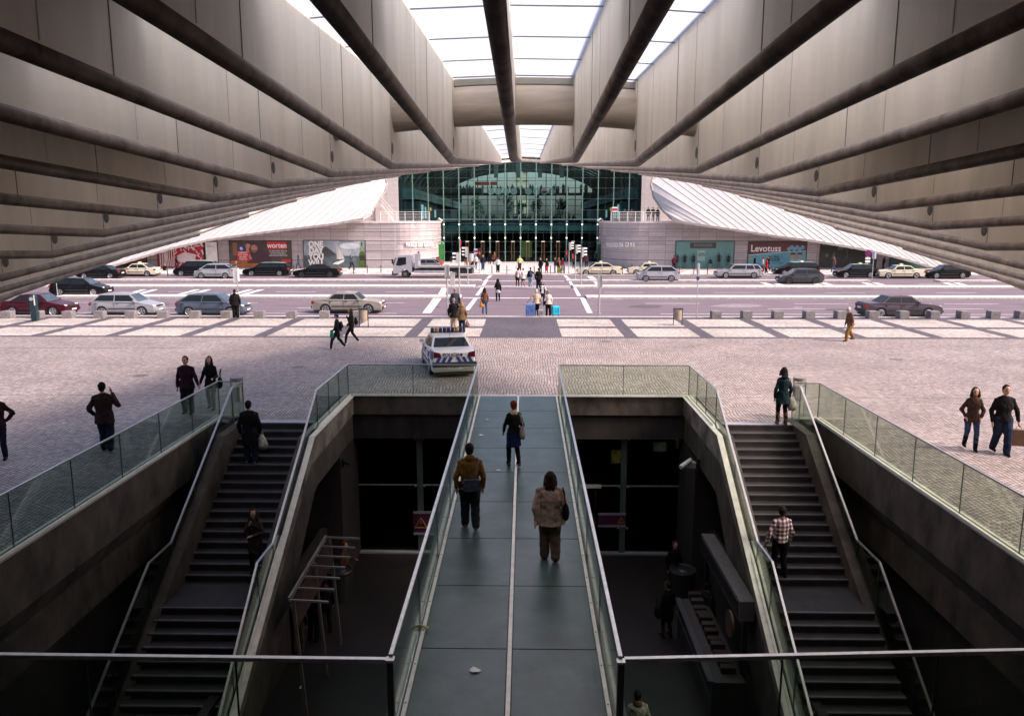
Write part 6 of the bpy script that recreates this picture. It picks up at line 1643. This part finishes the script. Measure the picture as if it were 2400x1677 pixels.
def bag(M_, p, kind, c, label, size=1.0, cat='bag'):
    w_ = M_ @ Vector(p); yw = math.atan2(M_[1][0], M_[0][0])
    t_ = empty({'suit': 'suitcase', 'carrier': 'carrier_bag', 'shoulder': 'shoulder_bag', 'satchel': 'satchel', 'backpack': 'backpack'}[kind], w_, yw, label=label, cat=cat)
    m_ = col_mat(c); s = size
    if kind == 'carrier':
        q = MB(); q.loft([ering((0, 0, -.42 * s), .10 * s, .05 * s, 10), ering((.01, 0, -.30 * s), .13 * s, .08 * s, 10), ering((0, 0, -.16 * s), .08 * s, .05 * s, 10), ering((0, 0, -.05 * s), .03 * s, .02 * s, 10)]); q.build('sack', m_, t_, smooth=True)
        q = MB(); q.tube([(-.03 * s, 0, -.08 * s), (-.015 * s, 0, .01), (.015 * s, 0, .01), (.03 * s, 0, -.08 * s)], .008, 5); q.build('handle', m_, t_)
    elif kind in ('shoulder', 'satchel'):
        q = MB(); W, Hb, D = (.17, .13, .05) if kind == 'satchel' else (.15, .15, .06)
        if kind == 'satchel': q.loft([[(x * W * k, y * D * k, z * Hb) for x, y in ((-1, -1), (1, -1), (1, 1), (-1, 1))] for z, k in ((-1, .85), (-.9, 1), (.8, .95), (1, .9))])
        else: q.loft([ering((0, 0, z), .075 * k, .14 * k2, 12) for z, k, k2 in ((-.20, .45, .7), (-.16, .9, 1.0), (-.05, 1.1, 1.05), (.08, .8, .85), (.15, .4, .6))])
        q.v = [(a * s, b * s, c_ * s) for a, b, c_ in q.v]; q.build('pouch', m_, t_, smooth=kind != 'satchel')
        q = MB()
        if kind == 'satchel':
            q.prism([(-W * .95 * s, D * -1.25 * s, .0), (W * .95 * s, D * -1.25 * s, .0), (W * .95 * s, D * -1.05 * s, Hb * s), (-W * .95 * s, D * -1.05 * s, Hb * s)], (0, .008, 0)); q.build('flap', m_, t_)
        else:
            q.tube([(0, -.09 * s, .12 * s), (-.03, -.05 * s, .33), (-.06, 0, .43), (-.03, .05 * s, .33), (0, .09 * s, .12 * s)], .013, 5); q.build('strap', m_, t_)
    elif kind == 'backpack':
        q = MB(); q.ell((0, 0, 0), .15 * s, .10 * s, .22 * s, 12, 10); q.build('pack', m_, t_, smooth=True)
        q = MB(); q.ell((0, -.09 * s, -.06 * s), .10 * s, .04 * s, .09 * s, 10, 6); q.build('front_pocket', m_, t_, smooth=True)
    else:
        q = MB(); W, D, Hh = .27 * s, .15 * s, .72 * s
        q.loft([[(x * (W - i), y * (D - i), z) for x, y in ((-1, -1), (1, -1), (1, 1), (-1, 1))] for z, i in ((.05, .04), (.09, 0), (Hh - .05, 0), (Hh, .05))]); q.build('shell', col_mat(c, rough=.35, kind='plastic'), t_)
        for k in range(4):
            x = -W * .66 + W * .44 * k; q = MB(); q.tube([(x, -D - .004, .12), (x, -D - .012, Hh * .5), (x, -D - .004, Hh - .1)], .015, 6); q.build('rib', col_mat(tuple(v * .8 for v in c), rough=.35, kind='plastic'), t_)
        for sx in (-1, 1):
            q = MB(); q.tube([(sx * W * .8, -.03, .03), (sx * W * .8, .03, .03)], .03, 10); q.build('wheel', rubber, t_)
        q = MB(); q.tube([(-.08, D * .6, Hh), (-.08, D * .6, Hh + .22), (.08, D * .6, Hh + .22), (.08, D * .6, Hh)], .012, 6); q.build('handle', galv, t_)
    return t_
# plaid shirt
def plaid():
    m, nt, out = new_mat('plaid_shirt'); p = N(nt, 'ShaderNodeBsdfPrincipled'); p.inputs['Roughness'].default_value = .8; nt.links.new(p.outputs[0], out.inputs[0])
    tc = N(nt, 'ShaderNodeTexCoord'); s = N(nt, 'ShaderNodeSeparateXYZ'); nt.links.new(tc.outputs['Object'], s.inputs[0])
    ms = []
    for ax, f in ((0, 62), (2, 62)):
        a = N(nt, 'ShaderNodeMath', operation='MULTIPLY'); a.inputs[1].default_value = f; nt.links.new(s.outputs[ax], a.inputs[0])
        b = N(nt, 'ShaderNodeMath', operation='SINE'); nt.links.new(a.outputs[0], b.inputs[0]); ms.append(b)
    c = N(nt, 'ShaderNodeMath', operation='ADD'); nt.links.new(ms[0].outputs[0], c.inputs[0]); nt.links.new(ms[1].outputs[0], c.inputs[1])
    cr = N(nt, 'ShaderNodeValToRGB'); mr = N(nt, 'ShaderNodeMapRange'); mr.inputs[1].default_value = -2; mr.inputs[2].default_value = 2; nt.links.new(c.outputs[0], mr.inputs[0]); nt.links.new(mr.outputs[0], cr.inputs[0])
    e = cr.color_ramp.elements; e[0].position = .25; e[0].color = (.10, .012, .03, 1); e[1].position = .75; e[1].color = (.62, .56, .56, 1)
    k = cr.color_ramp.elements.new(.5); k.color = (.22, .12, .16, 1)
    nt.links.new(cr.outputs[0], p.inputs['Base Color']); return m
def onstair(px, py):
    best = None; y = YS
    while y > 12:
        z = stair_z(y) if False else -((YS - y) / TR) * RI if y > YL0 else (-RI * NR if y > YL1 else -RI * NR - (YL1 - y) / TR * RI)
        X = PY(px, py, y); e = abs(X.z - z)
        if best is None or e < best[0]: best = (e, y, X.x)
        y -= .01
    y, x = best[1], best[2]
    # snap to the middle of a tread
    if y > YL0: k = int((YS - y) / TR); y = YS - (k + .45) * TR; z = -RI * (k + 1)
    elif y > YL1: z = -RI * NR
    else: k = int((YL1 - y) / TR); y = YL1 - (k + .45) * TR; z = -RI * NR - RI * (k + 1)
    return V(x, y, z)
P = person
# near people on the plaza
P(443, 968, 1.80, 178, 'man in a dark purple brown jacket holding hands with a curly haired woman', top='plum', bot='black', hair='black', armL='hand', armR='hang', lod=0, coat=.80, face=True, wide=1.12)
b_, M_, h_ = P(498, 958, 1.70, 182, 'curly haired woman in a black belted coat holding hands with the man in plum', top='black', bot='grey', hair='dbrown', fem=1, hlen=.14, armR='hand', armL='hold', lod=0, coat=.72, face=True, walk=.3)
bag(M_, (-.31, .02, .92), 'shoulder', CL['black'], 'black handbag on the arm of the curly haired woman')
P(252, 1056, 1.82, 12, 'man in a dark brown jacket with a hand raised to his ear, back turned', top=(.03, .018, .017), bot='darkjeans', hair='black', armL='pocket', armR='phone', lod=0, coat=.74, walk=.3, wide=1.12)
P(2, 1076, 1.78, 200, 'person in plum jacket cut off by the left edge of the photo', top='plum', bot='navy', hair='dbrown', armL='hip', armR='hip', lod=0, coat=.84)
b_, M_, h_ = P(2272, 1052, 1.66, 165, 'woman in a brown jacket, hands in pockets, beside the man with a paper bag', top=(.05, .028, .022), bot='jeans', hair='dbrown', fem=1, hlen=.05, armL='pocket', armR='pocket', lod=0, coat=.80, walk=.45, boots='black', scarf='brown', face=True)
b_, M_, h_ = P(2342, 1062, 1.80, 172, 'man in a black jacket and jeans carrying a brown paper bag at the right', top='black', bot='darkjeans', hair='black', armL='hangout', armR='hang', lod=0, coat=.84, walk=.45, face=True, wide=1.05)
hp = M_ @ h_['L']; t = empty('paper_bag', hp - V(0, 0, .02), R(165), label='brown paper shopping bag held by the man at the far right', cat='bag')
q = MB(); q.loft([[(x * .17, y * .06, z) for x, y in ((-1, -1), (1, -1), (1, 1), (-1, 1))] for z in (-.52, -.10)]); q.build('sack', mat('kraft_paper', (.13, .065, .035), .7), t)
q = MB(); q.tube([(-.07, 0, -.11), (-.04, 0, 0), (.04, 0, 0), (.07, 0, -.11)], .006, 5); q.build('handle', mat('kraft_paper', (.13, .065, .035), .7), t)
# two walkers by the left bin
b_, M_, h_ = P(792, 818, 1.66, 100, 'young walker in a blue beanie and black clothes with a green cloth over the arm', top='black', bot='black', hair='black', hat=(.02, .05, .3), lod=1, walk=.95, armL='fwd', armR='back', shoes='white')
bag(M_, (0, -.20, 1.2), 'backpack', CL['navy'], 'navy backpack on the walker with the blue beanie', .85, 'backpack')
q = MB(); q.loft([ering((0, 0, -.38), .07, .03, 8), ering((.02, 0, -.2), .10, .04, 8), ering((0, 0, 0), .05, .03, 8)]); o = q.build('green_cloth', col_mat((.02, .18, .13)), loc=M_ @ V(-.24, .26, 1.0)); tag(o, 'green cloth hanging from the arm of the walker in the blue beanie', 'cloth')
b_, M_, h_ = P(825, 806, 1.72, 100, 'long haired woman in black with white shoes walking behind the blue beanie', top='black', bot='black', hair='dbrown', fem=1, hlen=.25, lod=1, walk=.9, armL='mouth', armR='fwd', shoes='white')
bag(M_, (0, -.22, 1.15), 'backpack', CL['black'], 'black backpack on the long haired woman in white shoes', .9, 'backpack')
# behind the police car
P(1064, 775, 1.78, 4, 'man in a black coat and beige trousers linking arms behind the police car', top='black', bot='beige', hair='grey', lod=1, coat=.72, walk=.5, wide=1.12, armR='hip')
b_, M_, h_ = P(1083, 780, 1.66, 4, 'blond woman in a mottled brown fur jacket behind the police car', top=(.14, .09, .05), bot='darkjeans', hair='blond', fem=1, hlen=.04, lod=1, coat=.76, walk=.4, wide=1.1)
bag(M_, (.30, 0, .76), 'carrier', (.22, .12, .10), 'brown bag in the hand of the blond woman in fur')
P(1067, 742, 1.76, 0, 'man in a dark leather jacket in front of the couple by the police car', top=(.04, .045, .06), bot='black', hair='grey', lod=1, coat=.85, wide=1.15)
# crossing
b_, M_, h_ = P(1136, 736, 1.68, 8, 'long haired woman in brown with an orange bag at the crossing kerb', top='brown', bot='jeans', hair='dbrown', fem=1, hlen=.28, lod=1, armL='fwd')
bag(M_, (-.20, .02, 1.0), 'carrier', (.62, .26, .06), 'orange shopping bag hugged by the woman in brown at the crossing', 1.25)
P(1167, 706, 1.70, 5, 'woman in a black jacket and pale grey skirt walking up the crossing', top='black', bot='black', hair='black', fem=1, hlen=.2, skirt=('lgrey', .68), lod=1, walk=.3, armL='cross', armR='hang', z=-.116)
b_, M_, h_ = P(1257, 740, 1.66, 3, 'white haired man in a beige jacket holding a big blue suitcase', top=(.50, .40, .31), bot='black', hair='white', lod=1, coat=.84, wide=1.15, armL='reach', armR='hang')
b_, M_, h_ = P(1285, 740, 1.60, 3, 'grey haired woman in a white jacket between a handbag and a turquoise suitcase', top=(.62, .54, .48), bot='black', hair='grey', fem=1, lod=1, coat=.82, wide=1.1, armL='hang', armR='hang')
bag(M_, (-.24, .04, .98), 'shoulder', CL['black'], 'black handbag on the shoulder of the woman in the white jacket', .9)
def suitcase(px, py, s, c, lab, z=0, rz=0):
    Mx = Matrix.Translation(G(px, py, z)) @ Matrix.Rotation(rz, 4, 'Z'); return bag(Mx, (0, 0, 0), 'suit', c, lab, s, 'suitcase')
suitcase(1243, 741, 1.12, (.13, .22, .50), 'large blue ribbed suitcase left of the white haired man')
suitcase(1267, 741, .62, (.30, .30, .32), 'small grey suitcase between the two elderly travellers')
suitcase(1302, 740, .88, (.02, .42, .62), 'turquoise suitcase right of the woman in the white jacket', rz=.35)
b_, M_, h_ = P(1271, 716, 1.72, 180, 'woman with a white top and open dark jacket walking towards the camera on the crossing', top='white', bot='darkjeans', hair='dbrown', fem=1, hlen=.1, lod=1, walk=.4, z=-.116, armL='hangout', armR='hang', face=True)
q = MB()
for s_ in (-1, 1): q.loft([[(s_ * .10, .13, z), (s_ * .20, .02, z), (s_ * .17, -.14, z), (s_ * .02, -.15, z)] for z in (.92, 1.2, 1.42)])
q.build('open_jacket', col_mat(CL['black']), b_)
bag(M_, (-.36, .05, .98), 'shoulder', (.5, .28, .24), 'pale pink handbag on the arm of the woman in the white top')
b_, M_, h_ = P(1213, 671, 1.66, 2, 'woman in a pink cardigan and dark skirt on the far part of the crossing', top='pink', bot=(.10, .03, .03), hair='brown', fem=1, skirt=('black', .6), lod=2, z=.02)
bag(M_, (.02, -.2, 1.05), 'shoulder', CL['white'], 'white bag slung behind the woman in the pink cardigan', .9)
P(1226, 671, 1.64, 2, 'woman in a long white jacket and dark skirt beside the pink cardigan', top='white', bot=(.4, .22, .17), hair='brown', fem=1, coat=.74, skirt=('navy', .6), lod=2, z=.02)
b_, M_, h_ = P(1243, 673, 1.76, 2, 'man in a navy top and light jeans with a backpack on the far crossing', top='navy', bot='ltjeans', hair='black', lod=2, walk=.2, z=.02, armR='reach')
bag(M_, (0, -.2, 1.2), 'backpack', (.05, .06, .10), 'dark blue backpack of the man in light jeans', .95, 'backpack')
P(1262, 676, 1.82, 2, 'tall man in a black coat and dark trousers at the far crossing', top='black', bot='navy', hair='black', coat=.78, lod=2, z=-.116, wide=1.15)
b_, M_, h_ = P(1218, 634, 1.76, 180, 'bald man in a pale yellow jumper and dark trousers facing the road', top='yellow', bot=(.06, .02, .02), hair='bald', lod=2, armR='hang', armL='hip', wide=1.1)
bag(M_, (.33, .02, .82), 'carrier', CL['white'], 'white carrier bag held by the man in yellow', 1.3)
# by the doors, left group
P(1132, 633, 1.80, 185, 'man in a navy hoodie and blue jeans standing right of the red signal', top='navy', bot='jeans', hair='blond', lod=2, walk=.2, wide=1.1)
b_, M_, h_ = P(1116, 630, 1.74, 160, 'person in a white jacket and blue jeans striding behind the signal pole', top='white', bot='jeans', hair='black', lod=2, walk=.6)
P(1148, 619.5, 1.78, 180, 'white haired person in a long black coat near the doors', top='black', bot='black', hair='white', coat=.5, lod=2)
b_ = P(1158, 620, 1.72, 200, 'person in a brown coat leaning towards the white haired person', top='brown', bot='black', hair='brown', coat=.7, lod=2, lean=.5)
P(1167, 639, 1.74, 180, 'man in a white shirt and black tie and trousers facing the road', top='white', bot='black', hair='black', skin=1, lod=2, armL='hip', armR='hip', wide=1.1)
P(1092, 622, 1.68, 180, 'person in dark clothes partly behind the second left traffic light', top='black', bot='brown', hair='brown', lod=2)
P(994, 624, 1.74, 180, 'man in a black jacket seen above the truck bed before the curved wing', top='black', bot='navy', hair='brown', lod=2, armR='pocket')
P(1105, 640, 1.66, 250, 'person in black bent forward behind the end of the truck bed', top='black', bot='black', hair='black', lod=2, walk=.6, lean=.8)
# right group
P(1267, 640, 1.74, 150, 'man in a long black coat with a shoulder bag right of the yellow man', top='black', bot='black', hair='black', coat=.7, lod=2)
b_, M_, h_ = P(1281, 640, 1.66, 180, 'woman in black with a bright red bag and one hand raised', top='black', bot='black', hair='dbrown', fem=1, lod=2, armR='raise')
bag(M_, (0, .22, .92), 'carrier', CL['red'], 'bright red bag in front of the woman in black', 1.4)
b_, M_, h_ = P(1301, 640, 1.76, 90, 'person in a navy jacket, jeans and white shoes with a black shoulder bag', top='navy', bot='jeans', hair='blond', lod=2, shoes='white')
bag(M_, (0, -.3, 1.0), 'shoulder', CL['black'], 'black shoulder bag of the person in white shoes', 1.1)
P(1309, 639, 1.72, 200, 'person in a rust coloured coat standing behind the navy jacket', top=(.2, .08, .04), bot='olive', hair='brown', lod=2, coat=.8)
P(1318, 640, 1.72, 220, 'person in a maroon cardigan and white shirt in the right group', top='maroon', bot='grey', hair='black', lod=2)
suitcase(1312, 640, .8, (.22, .28, .02), 'olive yellow suitcase in the right group by the doors')
P(1345, 630, 1.7, 180, 'dark figure at the doors between the right traffic lights', top='black', bot='black', hair='black', lod=2)
P(1362, 627, 1.7, 160, 'person in a dark brown coat behind the tall right traffic light', top=(.05, .025, .02), bot='black', hair='dbrown', lod=2)
P(1374, 626, 1.72, 200, 'fair haired person in a dark red coat near the right end of the doors', top=(.08, .03, .035), bot='black', hair='blond', coat=.7, lod=2)
P(1396, 617, 1.68, 180, 'woman in a grey dress coat near the right green column by the doors', top=(.07, .07, .08), bot='black', hair='dbrown', fem=1, hlen=.1, coat=.7, lod=2)
# pavement walkers left and right
P(351, 623, 1.68, 250, 'long haired woman in black with a white bag at the left before the patterned poster', top='black', bot='black', hair='black', fem=1, hlen=.3, lod=2, coat=.85)
q = MB()
P(386, 634, 1.5, 220, 'person in black sitting low by the wall under the patterned poster', top='black', bot='black', hair='black', lod=2, pos=G(386, 634) - V(0, 0, .65), lean=.6)
P(415, 633, 1.66, 120, 'woman with a white bag in front of the patterned poster', top='black', bot='black', hair='dbrown', fem=1, hlen=.25, lod=2)
P(700, 630, 1.68, 95, 'woman in a teal jacket and jeans walking between the two big billboards', top=(.05, .12, .14), bot='jeans', hair='dbrown', fem=1, hlen=.12, lod=2, walk=.8)
P(824, 632, 1.80, 265, 'man in a dark blue jacket striding past the sailing billboard', top=(.03, .05, .08), bot='black', hair='brown', lod=2, walk=.8)
P(1579, 632, 1.70, 0, 'person in a dark maroon coat with a raised arm above the silver people carrier', top=(.10, .015, .03), bot='black', hair='brown', lod=2, armR='raise', coat=.8)
P(1768, 632, 1.70, 90, 'person in black behind the silver estate car', top='black', bot='black', hair='dbrown', lod=2, armL='cross')
P(1787, 636, 1.72, 85, 'woman in a white jacket walking beside the red coat', top=(.55, .45, .42), bot='maroon', hair='brown', fem=1, hlen=.12, lod=2, walk=.5)
P(1796, 640, 1.74, 85, 'woman in a long bright red coat on the right pavement', top='red', bot='black', hair='dbrown', fem=1, hlen=.12, lod=2, walk=.4, coat=.5)
P(1800, 636, 1.78, 85, 'man in black half hidden behind the red coat', top='black', bot='black', hair='brown', lod=2, walk=.7)
P(1877, 626, 1.68, 180, 'person with a fair head behind the black estate with the mint roof', top='pink', bot='black', hair='blond', lod=2)
P(1883, 626, 1.68, 180, 'person in black beside the fair head behind the black estate', top='black', bot='black', hair='brown', lod=2)
P(1954, 637, 1.78, 95, 'man in a brown jumper and blue jeans striding left past the black window', top=(.20, .10, .07), bot='jeans', hair='brown', lod=2, walk=.9)
P(2000, 628, 1.74, 180, 'left one of two people in black in front of the black window', top='black', bot='black', hair='brown', lod=2)
P(2006, 628, 1.76, 180, 'right one of two people in black in front of the black window', top='black', bot='black', hair='brown', lod=2)
P(2047, 628, 1.70, 200, 'person with a reddish face behind the no stopping sign', top='black', bot='black', hair='brown', lod=2)
P(2070, 634, 1.76, 100, 'long haired person in black at the pillar near the right canopy edge', top='black', bot='black', hair='black', fem=1, hlen=.3, coat=.75, lod=2)
# waiting person, old man
P(553, 744, 1.74, 10, 'person in a black hooded coat waiting at the left sign pole', top='black', bot='black', hair='black', lod=1, coat=.78, wide=1.2, hood=True, hat='black')
P(1991, 799, 1.72, 100, 'white haired man in a brown patterned jacket and brown trousers walking left', top=(.13, .075, .045), bot=(.26, .14, .05), hair='white', lod=1, walk=.75, wide=1.05, lean=.35, coat=.86)
# stairs
s_ = onstair(588, 1080)
b_, M_, h_ = P(0, 0, 1.80, 4, 'man in a long black coat climbing the left stairs with a white bag', top='black', bot='darkjeans', hair='black', lod=0, coat=.55, pos=s_, wide=1.08, shoes='grey')
bag(M_, (.33, .02, .86), 'carrier', (.6, .56, .52), 'white and yellow carrier bag held on the left stairs', 1.15)
s_ = onstair(603, 1330)
P(0, 0, 1.66, 180, 'woman in a dark fur coat, hand at her face, coming down the left stairs', top=(.05, .035, .03), bot='black', hair='brown', fem=1, hlen=.12, lod=0, coat=.6, pos=s_, armR='mouth', armL='cross', face=True)
b_, M_, h_ = P(1831, 994, 1.70, 2, 'woman in a dark teal coat and brown boots at the top of the right stairs', top='teal', bot='black', hair='black', fem=1, lod=0, coat=.66, boots='brown', hlen=.02, hood=True, hat='black')
bag(M_, (.30, .0, .92), 'carrier', (.42, .40, .36), 'pale bag at the side of the woman in the teal coat', 1.1)
s_ = onstair(1829, 1355)
b_, M_, h_ = P(0, 0, 1.80, 8, 'man in a plaid shirt climbing the right stairs with a white bag', bot='black', hair='black', skin=1, lod=0, pos=s_, topm=plaid(), armL='hangout', armR='hang')
bag(M_, h_['L'], 'carrier', (.45, .45, .43), 'thin white carrier bag held by the man in the plaid shirt', 1.1)
# footbridge
p_ = G(1102, 1240, -.2); p_.z = wz(p_.y)
b_, M_, h_ = P(0, 0, 1.76, 4, 'man in a mustard brown hooded jacket walking on the left half of the footbridge', top='mustard', bot=(.02, .022, .03), hair='black', lod=0, coat=.86, pos=p_, walk=.3, hood=True, shoes='brown', wide=1.05)
bag(M_, (.03, -.22, .98), 'satchel', (.05, .065, .09), 'grey blue satchel slung behind the man in the mustard jacket', .92)
q = MB(); q.tube([M_ @ V(.03, -.17, .98 + .12), M_ @ V(.12, -.155, 1.3), M_ @ V(.15, -.02, 1.49)], .014, 6); tag(q.build('satchel_strap', col_mat((.05, .065, .09))), 'dark strap running from the satchel to the shoulder of the man in mustard', 'strap')
p_ = G(1204, 1090, -.1); p_.z = wz(p_.y)
b_, M_, h_ = P(0, 0, 1.66, 20, 'slim woman in a knitted cap, pale scarf and blue skirt ahead on the footbridge', top='black', bot='black', hair='red', fem=1, lod=0, pos=p_, walk=.3, hat=(.12, .03, .02), scarf='beigey', skirt=('blue', .55), armL='fwd', shoes='brown')
bag(M_, (.20, -.12, .95), 'shoulder', (.36, .30, .26), 'pale tote bag on the shoulder of the woman in the knitted cap', .9)
p_ = G(1288, 1318, -.25); p_.z = wz(p_.y)
b_, M_, h_ = P(0, 0, 1.68, -3, 'heavy woman in a loose beige shirt and brown trousers on the footbridge', top=(.36, .25, .19), bot=(.12, .085, .06), hair='dbrown', fem=1, hlen=.16, lod=0, pos=p_, wide=1.32, coat=.76, walk=.2, armL='back')
bag(M_, (.30, -.10, 1.05), 'shoulder', CL['black'], 'black shoulder bag on the heavy woman in beige', .85)
# pit people
P(810, 1385, 1.70, 260, 'dim figure in brown standing by the back of the news stand in the left pit', top=(.09, .045, .03), bot='black', hair='red', lod=1, z=ZF, coat=.8, armL='hold')
P(700, 1530, 1.70, 10, 'dim figure with a fair head in a dark coat under the news stand arms', top=(.03, .025, .025), bot=(.06, .05, .04), hair='grey', lod=1, z=ZF)
P(735, 1500, 1.74, 350, 'dim figure in black next to the fair headed one under the news stand', top='black', bot='black', hair='black', lod=1, z=ZF)
P(765, 1480, 1.70, 30, 'dim figure with a dark magenta scarf in the left pit', top='black', bot='black', hair='black', lod=1, z=ZF, scarf='maroon')
b_, M_, h_ = P(1562, 1490, 1.70, 30, 'dark figure in a skirt with a bag in the middle of the right pit', top='black', bot=(.06, .03, .025), hair='dbrown', fem=1, lod=1, z=ZF, coat=.7, skirt=('black', .55))
bag(M_, (-.36, 0, .9), 'shoulder', CL['black'], 'black bag held by the dark figure in the right pit')
P(1655, 1500, 1.78, 300, 'dark figure in a long coat at the kiosk counter in the right pit', top=(.018, .018, .02), bot='black', hair='black', lod=1, z=ZF, coat=.5)
P(1577, 1385, 1.72, 200, 'pale face of a figure in black by the doors of the right pit', top='black', bot='black', hair='brown', lod=1, z=ZF)
P(1490, 1785, 1.74, 5, 'person in a white jacket at the bottom edge of the right pit', top=(.40, .38, .36), bot='black', hair='black', lod=1, z=ZF, scarf='brown')
# terrace people
for px, lab, c, hh in ((1519, 'person in brown at the right terrace railing, left of the standing pair', (.06, .04, .035), 1.78), (1530, 'person in dark brown with a backpack, right one of the standing pair on the terrace', (.07, .035, .025), 1.74), (1541, 'shorter person in black at the right end of the terrace railing', CL['black'], 1.66)):
    p_ = PY(px, 515, 102.2); P(0, 0, hh, 190, lab, top=c, bot='black', hair='dbrown', lod=2, pos=V(p_.x, 102.2, WT))
for px, lab, c in ((1480, 'person in pink and blue behind the right terrace railing', (.3, .12, .14)), (1464, 'dark haired person behind the right terrace railing near the small sign', (.05, .07, .12))):
    p_ = PY(px, 515, 106); P(0, 0, 1.55, 190, lab, top=c, bot='jeans', hair='black', lod=2, pos=V(p_.x, 106, WT))
# --- apply the voxel remeshes in one go
bpy.context.view_layer.update()
dg = bpy.context.evaluated_depsgraph_get()
new = [(o, bpy.data.meshes.new_from_object(o.evaluated_get(dg)), m) for o, m in PEND]
for o, me, m in new:
    nm = o.data.name; o.modifiers.clear(); o.data = me; me.name = nm
    me.materials.clear(); me.materials.append(m)
    me.shade_smooth()
